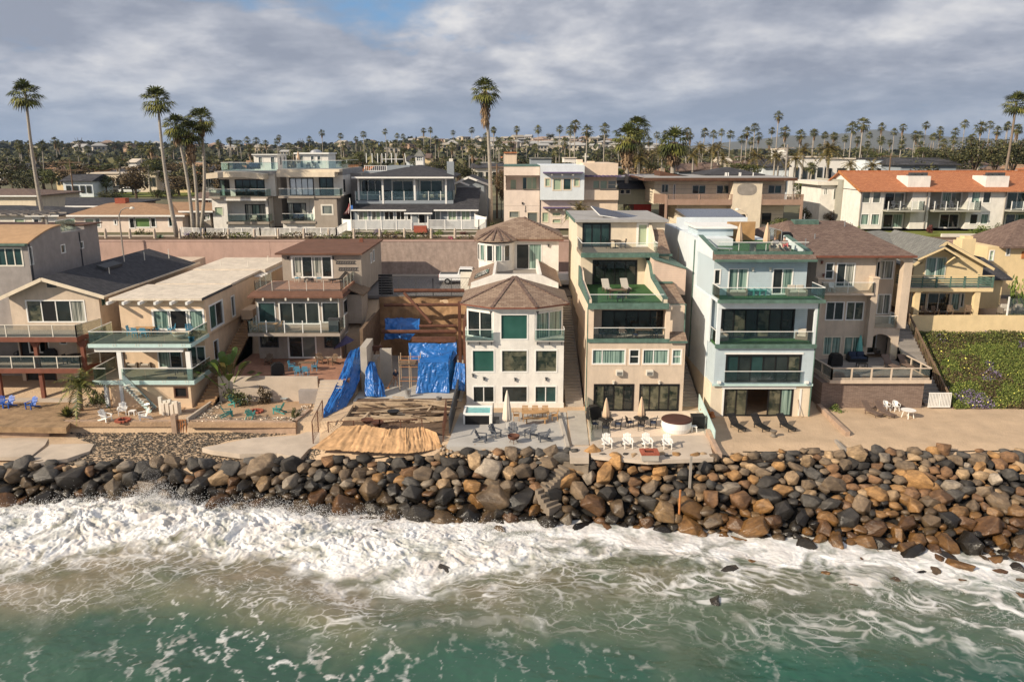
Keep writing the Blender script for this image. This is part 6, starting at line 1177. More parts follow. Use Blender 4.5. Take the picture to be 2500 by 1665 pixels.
# ================================================================ SECOND ROW, ABOVE THE RETAINING WALL
def X2(fr,zx,zy,y): return gx(fr,zx,zy,y)
ZG=11.35
def twin(name,label,wallx,segs): pass
def modern_left():
 f=A2;Y=113.;X=lambda zx,zy,y=Y:gx(f,zx,zy,y);Zz=lambda zy,y=Y:gz(f,zy,y)
 B=Bld('modern_house',(X(640,1000),Y,ZG),'modern cream house with gently arched roof edge, left of its twin','house','twin modern houses')
 z0=ZG;z1=Zz(1215);z2=Zz(860);z3=Zz(545);xa,xb,xm=X(230,1000),X(1055,1000),X(450,1000);xr=X(1105,800)
 s=B.seg(xa,xm,Y,128,z0,z2-.1,'whitestucco');s.w(f,268,1000,388,1125,pane='g_blind',frame='offwhite');s.w(f,270,1325,330,1350,pane='g_dark')
 l=B.seg(xm,xb,Y,128,z0,z1-.2,'whitestucco');l.w(f,610,1322,1040,1400,nv=3,pane='g_blind',frame='offwhite')
 r=B.seg(xm,xb,Y+1.8,128,z1-.2,z2-.1,'whitestucco');r.w(f,722,965,1030,1205,nv=3,pane=['g_wcurt','g_curt'],frame='black',name='sliding_door',ft=.1)
 B.box('side_wall','whitestucco',xb-.45,xb,Y+.2,Y+1.8,z1-.2,z2-.1);B.box('balcony_slab','taupe',xm-.1,xb+.1,Y-.5,Y+1.8,z1-.3,z1);B.rail([(xm+.1,Y-.4,z1),(xb,Y-.4,z1),(xb,Y+1.6,z1)],h=1.05,post=None,step=2.5,glass='glass_teal')
 B.box('side_block','taupe',xb+.002,xr+.6,Y+2.5,128,z0,z3)
 B.box('balcony_slab','taupe',xa-.15,xb+.2,Y-.7,Y+1.6,z2-.15,z2+.12);B.box('soffit_band','whitestucco',xm-.1,xb,Y-.72,Y-.71+.01,z2-.4,z2-.15);B.rail([(xa-.05,Y-.6,z2+.12),(xb+.1,Y-.6,z2+.12),(xb+.1,Y+1.4,z2+.12)],h=1.05,post=None,step=2.5,glass='glass_teal')
 u=B.seg(X(275,700),X(1110,700),Y+1.6,128,z2+.1,z3+.1,'whitestucco');u.w(f,345,600,485,860,nv=2,pane=['g_curt','g_dark'],frame='black',ft=.1);u.w(f,575,600,1000,858,nv=4,pane='g_teal',frame='black',ft=.12)
 n=12;x0,x1=X(165,560),X(1010,560);arc=[(x0+(x1-x0)*i/n, Zz(595)+(Zz(540)-Zz(575))*1.0*math.sin(math.pi*min(1,(i+1)/n*.9))) for i in range(n+1)]
 B.p('roof_edge','palecream',lambda b:[b.prism([(a[0],Y-.9,a[1]),(c[0],Y-.9,c[1]),(c[0],Y-.9,c[1]+.75),(a[0],Y-.9,a[1]+.75)],(0,2.4,0)) for a,c in zip(arc,arc[1:])])
 zr=z3+.62;B.box('roof_slab','roof_grey',x0+.4,X(1105,480)+.1,Y+1.5,128,z3+.11,zr)
 B.rail([(x0+1.2,Y+2.2,zr),(X(1200,450)-.6,Y+2.2,zr)],h=1.2,post=None,step=2.2,glass='glass_teal');B.rail([(x0+1.2,Y+2.2,zr),(x0+1.2,Y+10,zr)],h=1.2,post=None,step=2.2,glass='glass_teal')
 yp=Y+8;p0,p1=gx(f,845,330,yp),gx(f,1190,330,yp);t=B.seg(p0,p1,yp,yp+5,zr,gz(f,235,yp),'whitestucco',name='penthouse_wall');t.w(f,910,262,972,400,pane='g_grey');t.w(f,1090,262,1155,450,pane='g_grey',name='door');t.ww(yp+1.2,yp+2.2,zr+.7,zr+2,side='r',pane='g_dark');t.ww(yp+3.2,yp+4.2,zr+.7,zr+2,side='r',pane='g_dark')
 B.box('penthouse_roof','white',p0-.2,p1+.2,yp-.4,yp+5.2,gz(f,235,yp)+.002,gz(f,222,yp))
 B.p('downpipe','darkgrey',lambda b:b.tube([(xb-.2+.25,Y-.05,z0),(xb-.2+.25,Y-.05,z2-.2)],.06));B.finish();return B
def modern_right():
 f=A2;Y=113.;X=lambda zx,zy,y=Y:gx(f,zx,zy,y);Zz=lambda zy,y=Y:gz(f,zy,y)
 B=Bld('modern_house',(X(1650,1000),Y,ZG),'modern cream house with mirrored upper glass and grey bay, right of its twin','house','twin modern houses')
 z0=ZG;z1=Zz(1205);z2=Zz(850);z3=Zz(550);xa,xm,xb=X(1255,1000),X(1745,1000),X(2075,1000);xr=X(2125,700)
 l=B.seg(xa,xm,Y,130,z0,z1-.2,'whitestucco');l.w(f,1265,1300,1640,1400,nv=3,pane='g_blind',frame='offwhite')
 r=B.seg(xa+.3,xm,Y+1.8,130,z1-.2,z2-.1,'whitestucco');r.w(f,1345,945,1612,1190,splits=[.28,.72],pane=['g_wcurt','g_dark','g_wcurt'],frame='black',name='sliding_door',ft=.1)
 B.p('diagonal_wall','whitestucco',lambda b:b.prism([(xm-1.3,Y+1.8,z1),(xm,Y+.1,z1),(xm,Y+.1,z2-.2),(xm-1.3,Y+1.8,z2-.2)],(.1,.1,0)))
 s=B.seg(xm,xb,Y-.4,130,z0,z2-.1,'taupe');s.w(f,1840,970,2005,1110,pane='g_grey',frame='offwhite',ft=.2);s.w(f,1850,1305,2040,1400,nv=2,pane='g_grey')
 B.box('balcony_slab','taupe',xa-.1,xm+.1,Y-.5,Y+1.8,z1-.3,z1);B.rail([(xa+.1,Y-.4,z1),(xm-.1,Y-.4,z1)],h=1.05,post=None,step=2.5,glass='glass_teal')
 B.box('balcony_slab','taupe',xa-.2,xm+.1,Y-.75,Y+1.6,z2-.15,z2+.12);B.box('balcony_slab','taupe',xm+.101,xr,Y-.6,Y+1.6,z2-.12,z2+.12);B.rail([(xa-.1,Y-.65,z2+.12),(xm,Y-.65,z2+.12)],h=1.05,post=None,step=2.5,glass='glass_clear');B.rail([(xm+.15,Y-.5,z2+.12),(xr-.1,Y-.5,z2+.12),(xr-.1,Y+1.4,z2+.12)],h=1.05,post=None,step=2.5,glass='glass_teal')
 u=B.seg(X(1285,700),xr,Y+1.6,130,z2+.1,z3+.1,'whitestucco');u.w(f,1375,578,1722,840,nv=4,pane='mirror',frame='black',ft=.12);u.w(f,1812,570,2012,838,nv=2,pane='g_teal',frame='black',ft=.12)
 for q in((2135,2185,600,780),): u.wr(f,*q,nh=2,pane='g_dark',frame='darkgrey')
 B.p('roof_edge','palecream',lambda b:(b.box(X(1200,520),X(2050,520),Y-.9,Y+1.59,z3-.05,z3+.62),b.box(X(1200,480),X(2115,480),Y-.6,Y+1.59,z3+.621,z3+.95)))
 zr=z3+1.0;B.box('roof_slab','roof_grey',X(1200,470)+.2,xr,Y+1.6,130,z3+.11,zr);B.rail([(X(1215,460),Y+1.8,zr),(X(2100,460),Y+1.8,zr)],h=1.15,post=None,step=2.2,glass='glass_teal');B.rail([(X(2105,460),Y+1.8,zr),(X(2105,460),Y+14,zr)],h=1.15,post=None,step=2.2,glass='glass_teal')
 yp=Y+6;p0,p1=gx(f,1465,330,yp),gx(f,1940,330,yp);t=B.seg(p0,p1,yp,yp+5,zr,gz(f,222,yp),'whitestucco',name='penthouse_wall');t.w(f,1520,240,1575,440,pane='g_grey',name='door');t.w(f,1680,250,1732,370,nh=2,pane='g_grey');t.w(f,1775,250,1830,370,nh=2,pane='g_grey')
 B.box('penthouse_roof','white',p0-.2,p1+.2,yp-.4,yp+5.2,gz(f,222,yp)+.002,gz(f,200,yp));B.p('roof_vent','metal',lambda b:b.lathe([(.9,0),(.7,.3),(.2,.45)],(gx(f,1745,190,yp+2),yp+2.5,gz(f,200,yp)),14))
 B.box('rear_block','greystucco',xr,xr+6,Y+7,132,z0,z3+.3);B.finish();return B
m=mat('mirror',(.75,.78,.80),.25,var=.05,dirt=0,bump=0,metal=.4)
modern_left();modern_right()
def cupola_house():
 f=A3;Y=114.;X=lambda zx,zy,y=Y:gx(f,zx,zy,y);Zz=lambda zy,y=Y:gz(f,zy,y)
 B=Bld('porch_house',(X(1000,1000),Y,ZG),'blue grey clapboard house with dark hip roof, glass railed porch and white cupola','house')
 z0=ZG-.2;ze=Zz(965);xl,xr=X(240,1040),X(1895,1040)
 s=B.seg(xl,xr,Y,130,z0,ze,'greysiding')
 for q in((305,985,438,1110),(485,985,612,1110)): s.w(f,*q,nv=2,pane=['g_wcurt','g_blind'],ft=.16)
 for q in((660,985,792,1108),(822,985,945,1108)): s.w(f,*q,nv=2,nh=1,pane='g_dark',ft=.16)
 s.w(f,975,1005,1035,1105,pane='g_dark',ft=.14);s.w(f,1130,1005,1222,1160,pane='black',name='front_door',ft=.14);s.w(f,1290,980,1432,1108,nv=2,pane=['g_dark','g_grey'],ft=.16)
 for q in((1530,980,1650,1112),(1712,980,1838,1112)): s.w(f,*q,nv=2,pane='g_blind',ft=.18)
 B.p('lower_roof','shingle_dark',lambda b:(b.prism([(xl-.3,Y-.7,ze),(xl-.3,Y+3.2,ze+1.25),(xl-.3,Y+3.2,ze+1.1),(xl-.3,Y-.7,ze-.12)],(xr+.9-xl,0,0)),b.prism([(X(975,990),Y-1.7,ze-.35),(X(975,990),Y-.3,ze+.16),(X(975,990),Y-.3,ze+.05),(X(975,990),Y-1.7,ze-.47)],(X(1330,990)-X(975,990),0,0)),b.prism([(X(1600,840),Y+3.2,ze+1.25),(X(1600,840),Y+9,ze+2.7),(X(1600,840),Y+9,ze+2.5),(X(1600,840),Y+3.2,ze+1.1)],(xr+.6-X(1600,840),0,0))))
 B.p('gutter','white',lambda b:(b.box(xl-.3,X(970,960),Y-.82,Y-.705,ze-.14,ze+.06),b.box(X(1345,960),xr+.6,Y-.82,Y-.705,ze-.14,ze+.06),b.box(X(955,1000),X(1335,1000),Y-1.82,Y-1.705,ze-.5,ze-.3)));B.p('porch_post','white',lambda b:(b.box(X(1040,1060),X(1060,1060),Y-1.5,Y-1.3,z0,ze-.48),b.box(X(1260,1060),X(1280,1060),Y-1.5,Y-1.3,z0,ze-.48)))
 yb=Y+1.6;zb=gz(f,905,yb);zt=gz(f,838,yb);bx0,bx1=gx(f,265,870,yb),gx(f,1605,870,yb);B.box('balcony_parapet','greysiding',bx0,bx1,yb,yb+.2,zb,zt,label='pale clapboard band');B.box('balcony_floor','deckgrey',bx0,bx1,yb+.2,yb+4,zb+.3,zb+.55);B.box('side_parapet','greysiding',bx1-.2,bx1-.002,yb+.2,yb+6,zb,zt)
 B.rail([(bx0+.05,yb+.1,zt),(bx1-.05,yb+.1,zt),(bx1-.1,yb+4,zt)],h=1.3,post='white',step=1.75,top=False,pw=.09,glass='glass_teal')
 yu=yb+3.2;zr=gz(f,535,yb-.6);u=B.seg(gx(f,330,700,yu),gx(f,1560,700,yu),yu,130,zb,zr,'greysiding')
 for q in((770,565,1065,805),(1145,560,1462,760)): u.w(f,*q,nv=2,pane='g_teal',ft=.22,name='sliding_door')
 u.w(f,350,560,630,760,nv=3,pane='g_dark',ft=.12);B.box('white_panel','white',gx(f,1085,700,yu),gx(f,1125,700,yu),yu-.06,yu-.003,zb+.6,zr-.1)
 for zx in(312,642,1078,1505): xx=gx(f,zx,700,yb+.1);part(B.root,'porch_post','white',lambda b:b.box(xx-.13,xx+.13,yb-.04,yb+.22,zt if zx==312 or zx==1078 else zb-.1,zr-.05))
 x0,x1=gx(f,215,535,yb-.9),gx(f,1612,535,yb-.9);zp=gz(f,352,yb+7.5);B.p('roof','shingle_dark',lambda b:b.hip(x0,x1,yb-.9,yb+16,zr,zp-zr-.2,ridge=((gx(f,1130,350,yb+7.5),yb+7.5),(gx(f,1180,350,yb+7.5),yb+7.5))));B.box('gutter','white',x0,x1,yb-1.02,yb-.91,zr-.02,zr+.2)
 # cupola, chimney, roof terrace with white rail
 yc=yb+8.5;c0,c1=gx(f,1090,300,yc),gx(f,1195,300,yc);q=B.seg(c0,c1,yc,yc+2,gz(f,370,yc)-.5,gz(f,238,yc),'white',name='cupola');q.w(f,1100,243,1182,298,nv=3,nh=2,pane='g_grey',ft=.08);B.p('cupola_roof','shingle_grey',lambda b:b.hip(c0-.2,c1+.2,yc-.2,yc+2.2,gz(f,236,yc),1.0,th=.06,ridge=(((c0+c1)/2-.01,yc+1),((c0+c1)/2+.01,yc+1))));B.p('weathervane','darkgrey',lambda b:(b.tube([((c0+c1)/2,yc+1,gz(f,185,yc)),((c0+c1)/2,yc+1,gz(f,140,yc))],.03),b.box((c0+c1)/2-.3,(c0+c1)/2+.3,yc+.98,yc+1.02,gz(f,158,yc),gz(f,152,yc))))
 yk=yb+4;B.p('chimney','greysiding',lambda b:(b.box(gx(f,1518,400,yk),gx(f,1612,400,yk),yk,yk+1,zb,gz(f,308,yk)),));B.p('chimney_cap','offwhite',lambda b:b.box(gx(f,1545,300,yk),gx(f,1598,300,yk),yk+.1,yk+.9,gz(f,308,yk),gz(f,268,yk)))
 yt=yb+5;B.seg(gx(f,390,450,yt),gx(f,692,450,yt),yt,yt+6,zr,gz(f,440,yt),'greysiding',name='dormer_wall');B.bars([(gx(f,392,440,yt),yt+.1,gz(f,440,yt)),(gx(f,692,440,yt),yt+.1,gz(f,440,yt))],h=gz(f,365,yt)-gz(f,440,yt),m='white',step=.28,post=2.2);B.seg(gx(f,695,400,yt+1),gx(f,1010,400,yt+1),yt+1,yt+7,zr,gz(f,365,yt+1),'greysiding',name='dormer_wall')
 B.p('mast','white',lambda b:[b.beam((gx(f,zx,300,yt+5),yt+5,zr+2),(gx(f,zx,300,yt+5),yt+5,gz(f,195,yt+5)),.1) for zx in(418,497,572,632,684,762,825)]+[b.beam((gx(f,958,300,yt+5),yt+5,zr+2),(gx(f,940,200,yt+5),yt+5,gz(f,195,yt+5)),.1),b.beam((gx(f,640,275,yt+5),yt+5,gz(f,275,yt+5)),(gx(f,920,275,yt+5),yt+5,gz(f,275,yt+5)),.08)])
 B.finish();return B
cupola_house()
def fence(name,label,pts,h,m='white',step=.16,solid=False):
 B=Bld(name,pts[0],label,'fence')
 if solid: B.p('panel',m,lambda b:[b.prism([Vector(a),Vector(c),Vector(c)+UP_*h,Vector(a)+UP_*h],(0,.06,0)) for a,c in zip(pts,pts[1:])]);B.p('post',m,lambda b:[b.beam(Vector(p),Vector(p)+UP_*(h+.1),.14) for p in pts])
 else: B.bars(pts,h=h,m=m,step=step,post=2.1,name='pickets',pw=.13,bw=.075,foot=.12)
 B.finish();return B
def gp(f,zx,zy,Y): return Vector((gx(f,zx,zy,Y),Y,gz(f,zy,Y)))
fence('picket_fence','long white scalloped picket fence in front of the twin modern houses',[gp(A2,-220,1425,105.6),gp(A2,140,1440,105.4),gp(A2,940,1440,105.4),gp(A2,2060,1432,105.4),gp(A2,2210,1350,109)],1.12)
fence('picket_fence','white slatted fence left of the entrance of the porch house',[gp(A3,215,1245,110),gp(A3,1035,1245,110)],1.35)
fence('picket_fence','white slatted fence right of the entrance of the porch house',[gp(A3,1262,1240,110),gp(A3,1955,1240,110),gp(A3,2040,1235,110)],1.35)
fence('garden_gate','low white gate in the middle of the porch house fence',[gp(A3,1050,1240,110.1),gp(A3,1245,1240,110.1)],.9)
fence('board_fence','solid white board fence panel right of the porch house',[gp(A3,1900,1200,111.5),gp(A3,2055,1240,110.2)],1.7,solid=True)
fence('board_fence','solid white board fence left of the porch house',[gp(A3,95,1250,111.3),gp(A3,215,1255,110.2)],1.55,solid=True)
plainwall('garden_wall','long low grey garden wall under the white porch house fence','concrete',gx(A3,215,1270,109.7),gx(A3,2040,1270,109.7),109.5,109.85,ZG-.2,gz(A3,1250,109.7),'wall')
b=MB();[b.box(gx(A3,1065,1330,107.5+.35*i),gx(A3,1240,1330,107.5+.35*i),107.5+.35*i,109.5,ZG-.1,ZG+.0+.14*(i+1)) for i in range(5)];b.build('entry_steps','redbrick',None,'red brick steps leading up to the low white gate','steps')
def small_grey():
 f=A3;Y=124.;X=lambda zx,zy,y=Y:gx(f,zx,zy,y);Zz=lambda zy,y=Y:gz(f,zy,y)
 B=Bld('small_grey_house',(X(1850,800),Y,ZG),'small blue grey gabled house between the porch house and the tall palm','house');xl,xr=X(1640,700),X(2060,700);ze=Zz(625);xc=X(1815,520)
 s=B.seg(xl,xr,Y,138,ZG,ze,'greysiding');s.w(f,1670,665,1722,760,pane='g_dark');s.w(f,1845,665,1885,760,pane='g_dark');s.w(f,1900,665,1960,760,pane='g_dark')
 B.p('gable','greysiding',lambda b:b.prism([(xl,Y,ze),(xr,Y,ze),(xc,Y,Zz(530))],(0,.2,0)));B.p('roof','shingle_dark',lambda b:(b.prism([(xc,Y-.6,Zz(520)),(xr+.7,Y-.6,ze-.2),(xr+.7,Y-.6,ze),(xc,Y-.6,Zz(512))],(0,14,0)),b.prism([(xc,Y-.6,Zz(520)),(xl-.4,Y-.6,ze),(xl-.4,Y-.6,ze+.2),(xc,Y-.6,Zz(512))],(0,14,0))))
 B.p('bargeboard','white',lambda b:(b.beam((xc,Y-.65,Zz(520)),(xr+.75,Y-.65,ze-.15),.08,.3),b.beam((xc,Y-.65,Zz(520)),(xl-.4,Y-.65,ze+.05),.08,.3),b.beam((X(1690,575),Y-1.2,Zz(575)),(X(1830,630),Y-1.2,Zz(630)),.08,.25),b.beam((X(1690,575),Y-1.2,Zz(575)),(X(1630,600),Y-1.2,Zz(605)),.08,.25)))
 B.finish()
small_grey()
def cubic():
 f=A4;Y=113.;X=lambda zx,zy,y=Y:gx(f,zx,zy,y);Zz=lambda zy,y=Y:gz(f,zy,y)
 B=Bld('cubic_house',(X(900,1000),Y,ZG),'cubic pink and peach building with a projecting white middle block and purple awnings','house');xa,xb,xc,xd=X(262,1000),X(725,1000),X(1280,1000),X(1728,1000);zt=Zz(768);zp=Zz(1070)
 l=B.seg(xa,xb,Y,128,ZG,Zz(1272),'pinkstucco');l.w(f,330,1340,455,1420,pane='g_grey',frame='palecream');l.w(f,562,1352,690,1480,pane='g_grey',frame='palecream')
 B.seg(xa,xb,Y,Y+.2,Zz(1270),zp,'pinkstucco',name='balcony_parapet');B.seg(xa,xb,Y,128,Zz(882),zt,'pinkstucco',name='upper_wall');q=B.seg(xa+.3,xb,Y+2.2,128,Zz(1272)+.02,Zz(884),'pinkstucco');q.w(f,345,935,420,1060,pane='g_blind',frame='palecream');q.w(f,500,905,682,1060,splits=[.3,.67],pane=['g_teal','g_blind','g_blind'],frame='palecream',name='sliding_door');B.box('balcony_floor','pinkstucco',xa,xb,Y+.2,Y+2.2,Zz(1270),Zz(1250));B.box('side_wall','pinkstucco',xa,xa+.25,Y+.2,Y+2.2,zp-.8,Zz(882))
 w=B.seg(xb,xc,Y-1.,127,Zz(1195,Y-1),Zz(752,Y-1),'bluewhite',label='white projecting middle block')
 for p in((785,918,855,1025,'g_blind'),(888,918,995,1072,'g_blind'),(1018,920,1122,1068,'g_teal'),(1152,918,1225,1025,'g_blind')): w.w(f,*p[:4],pane=p[4],frame='palecream',ft=.14)
 g=B.seg(xb,xc+.01,Y-.1,128,ZG,Zz(1198,Y-1),'pinkstucco')
 for p in((748,1352,830,1480),(880,1352,990,1400),(880,1438,990,1490),(1040,1352,1112,1450)): g.w(f,*p,pane='g_blind',frame='palecream',ft=.12)
 for y_,yy in((845,Y-1),(1290,Y-.1)): a,c=gx(f,760,y_,yy),gx(f,1268 if y_<1000 else 1115,y_,yy);B.p('awning','purplewood',lambda b:(b.box(a,c,yy-.9,yy-.02,gz(f,y_+8,yy),gz(f,y_-8,yy)),));B.p('awning_bracket','offwhite',lambda b:[b.box(a+(c-a)*t-.12,a+(c-a)*t+.12,yy-.7,yy-.003,gz(f,y_+35,yy),gz(f,y_+9,yy)) for t in(.22,.48,.75)])
 p_=B.seg(xc,xd,Y,Y+.2,Zz(1195),Zz(1068),'peach',name='balcony_parapet');B.box('balcony_floor','peach',xc,xd,Y+.2,Y+2.3,Zz(1195),Zz(1180));r=B.seg(xc,xd,Y+2.3,128,ZG,Zz(888),'peach');r.w(f,1400,948,1480,1050,pane='g_blind',frame='palecream');r.w(f,1492,948,1580,1055,pane='g_blind',frame='palecream');r.w(f,1590,948,1700,1052,nh=2,pane=['g_grey'],frame='palecream');B.seg(xc,xd,Y+1.2,128,Zz(888)+.003,Zz(728),'peach',name='upper_wall');B.seg(xc,xd,Y+.5,Y+2.3,ZG,Zz(1200),'peach');
 B.p('pergola','purplewood',lambda b:[b.box(xc,xd+.3,Y-.1,Y+.05,Zz(900),Zz(885)),b.box(xc,xd+.3,Y+1,Y+1.15,Zz(900),Zz(885))]+[b.box(xc+.3+.6*i,xc+.45+.6*i,Y-.3,Y+2.2,Zz(884),Zz(880)) for i in range(14)]);B.box('roof_cap','greentrim',xa-.05,xb,Y-.05,128,zt+.002,zt+.12);B.p('chimney','peach',lambda b:(b.box(X(1192,700,119),X(1268,700,119),119,120,zt,gz(f,678,119)),b.box(X(1330,710,119),X(1420,710,119),119,120.4,zt,gz(f,700,119))))
 B.p('balustrade','darkgrey',lambda b:(b.box(xb-2.3,xb-.02,Y-.06,Y-.02,zp,zp+.06),b.box(xd-2.6,xd,Y-.06,Y-.02,Zz(1068),Zz(1060))));B.p('downpipe','darkgrey',lambda b:b.box(xb-.06,xb+.06,Y-.16,Y-.11,ZG,zt));lit(B,'black',(X(497,1240),Y,Zz(1240)))
 # house number set vertically by the entrance
 for i,ch in enumerate('1720'):
  cu=bpy.data.curves.new('number','FONT');cu.body=ch;cu.size=.42;cu.extrude=.015;to=bpy.data.objects.new('n',cu);COL.objects.link(to);bpy.context.view_layer.update();me=bpy.data.meshes.new_from_object(to);bpy.data.objects.remove(to);me.materials.clear();me.materials.append(MT['darkgrey']);o=mobj('house_number',me,B.root,Vector((X(528,1290),Y-.02,Zz(1292+20*i)))-B.root.location,(math.pi/2,0,0))
 B.finish()
cubic()
def sage():
 f=A4;Y=122.;X=lambda zx,zy,y=Y:gx(f,zx,zy,y);Zz=lambda zy,y=Y:gz(f,zy,y)
 B=Bld('sage_house',(X(1950,1100),Y,ZG),'pale green house with red garage door and shallow grey roofs behind the shaggy palm','house');s=B.seg(X(1725,1150),X(2170,1150),Y,134,Zz(1250),Zz(1050),'greyleaf');s.w(f,1745,1062,1800,1118,pane='g_dark');s.w(f,1815,1062,1875,1118,pane='g_dark');B.seg(X(1925,1280),X(2150,1280),Y+.4,134,ZG,Zz(1250)-.01,'red',name='garage_door');B.p('roof','shingle_dark',lambda b:b.prism([(X(1725,1050),Y-.6,Zz(1048)),(X(1725,1050),Y+3,Zz(955)),(X(1725,1050),Y+3,Zz(975)),(X(1725,1050),Y-.6,Zz(1058))],(X(2170,1050)-X(1725,1050)+.4,0,0)));B.box('upper_roof','roof_grey',X(1730,930)-.3,X(2170,930),Y+2.5,137,Zz(955),Zz(915));B.finish()
mat('greyleaf',(.47,.47,.36),.85,var=.05)
sage()
def motel():
 f=A5;Y=114.;X=lambda zx,zy,y=Y:gx(f,zx,zy,y);Zz=lambda zy,y=Y:gz(f,zy,y)
 B=Bld('balcony_house',(X(1100,1000),Y,ZG),'wide cream two storey house with brown slatted balconies and an oval opening in its tower','house');zt=Zz(862);xl,xr=X(268,1000),X(1770,1000);zf=Zz(1135,Y-2)
 s=B.seg(xl,xr,Y,128,zf,zt,'creamsiding')
 for p in((355,898,432,992,2),(708,908,860,1005,2),(988,908,1140,1005,2),(1580,908,1732,1002,2)): s.w(f,*p[:4],nv=p[4],pane=['g_dark','g_teal'],frame='offwhite',ft=.09)
 s.w(f,490,898,510,1100,pane='g_dark',name='door')
 l=B.seg(X(530,1200),xr,Y,128,ZG,zf-.01,'creamsiding');
 for p in((700,1222,832,1300),(872,1222,1002,1300),(1045,1225,1100,1298),(1500,1222,1618,1360)): l.w(f,*p,pane='g_dark',frame='palecream')
 yt=Y-2.4;tx0,tx1=gx(f,1170,1050,yt),gx(f,1505,1050,yt);B.seg(tx0,tx1,yt,Y,ZG-.3,Zz(870,yt),'palecream',name='tower');ox,oz=gx(f,1336,958,yt),gz(f,958,yt);w_,h_=1.35,.78
 B.p('oval_opening','woodgrey',lambda b:b.prism([(ox+w_*math.copysign(abs(math.cos(a))**.6,math.cos(a)),yt-.02,oz+h_*math.copysign(abs(math.sin(a))**.8,math.sin(a))) for a in [i*2*math.pi/24 for i in range(24)]],(0,.015,0)))
 B.box('doorway','black',gx(f,1195,1280,yt),gx(f,1335,1280,yt),yt-.03,yt-.003,gz(f,1312,yt),gz(f,1242,yt));B.box('open_door','redbrown',gx(f,1235,1280,yt),gx(f,1280,1280,yt),yt-.08,yt-.031,gz(f,1312,yt),gz(f,1245,yt))
 B.box('roof','brown',gx(f,150,840,Y-2.6),gx(f,1915,840,Y-2.6),Y-2.8,129,zt+.15,zt+.55,);B.box('roof_top','roof_grey',gx(f,160,830,Y-2.6),gx(f,1900,830,Y-2.6),Y-2.7,128.9,zt+.551,zt+.6);B.p('monopitch_roof','brown',lambda b:b.prism([(X(340,760,118),118,zt+.6),(X(680,820,118),118,zt+.6),(X(680,820,118),118,gz(f,822,118)),(X(335,740,118),118,gz(f,742,118))],(0,5,0)));B.p('dark_roof','shingle_dark',lambda b:b.hip(X(830,820,121),X(1520,820,121),120,130,zt+.6,1.0))
 yy=Y-2.3
 for a,b_ in((410,1160),(1505,1975)):
  x0,x1=gx(f,a,1100,yy),gx(f,b_,1100,yy);zb=gz(f,1135,yy);B.box('balcony_floor','brownpaint',x0,x1,yy,Y+(0 if b_<1500 else 2),zb,zb+.25);h=gz(f,1015,yy)-zb;B.bars([(x0,yy,zb+.1),(x1,yy,zb+.1)],h=h-.1,m='brownpaint',step=.2,post=3.9,name='balcony_railing',pw=.16,bw=.07);B.box('balcony_skirt','brownpaint',x0,x1,yy-.06,yy-.04,zb,zb+.75)
  if a<1000: B.bars([(x0,yy,zb+.1),(x0-1.3,Y,zb+.1)],h=h-.1,m='brownpaint',step=.14,post=3,name='balcony_railing',pw=.16,bw=.12)
 for zx in(403,1960): xx=gx(f,zx,1200,yy);part(B.root,'post','brownpaint',lambda b:b.box(xx-.15,xx+.15,yy-.1,yy+.2,ZG-.3,gz(f,1015,yy)))
 B.p('roof_vent','white',lambda b:[b.tube([(X(zx,830,118),118,zt+.6),(X(zx,830,118),118,zt+1.1)],.07) for zx in(1085,1100,1120,1245,1262,1405)]);B.finish()
motel()
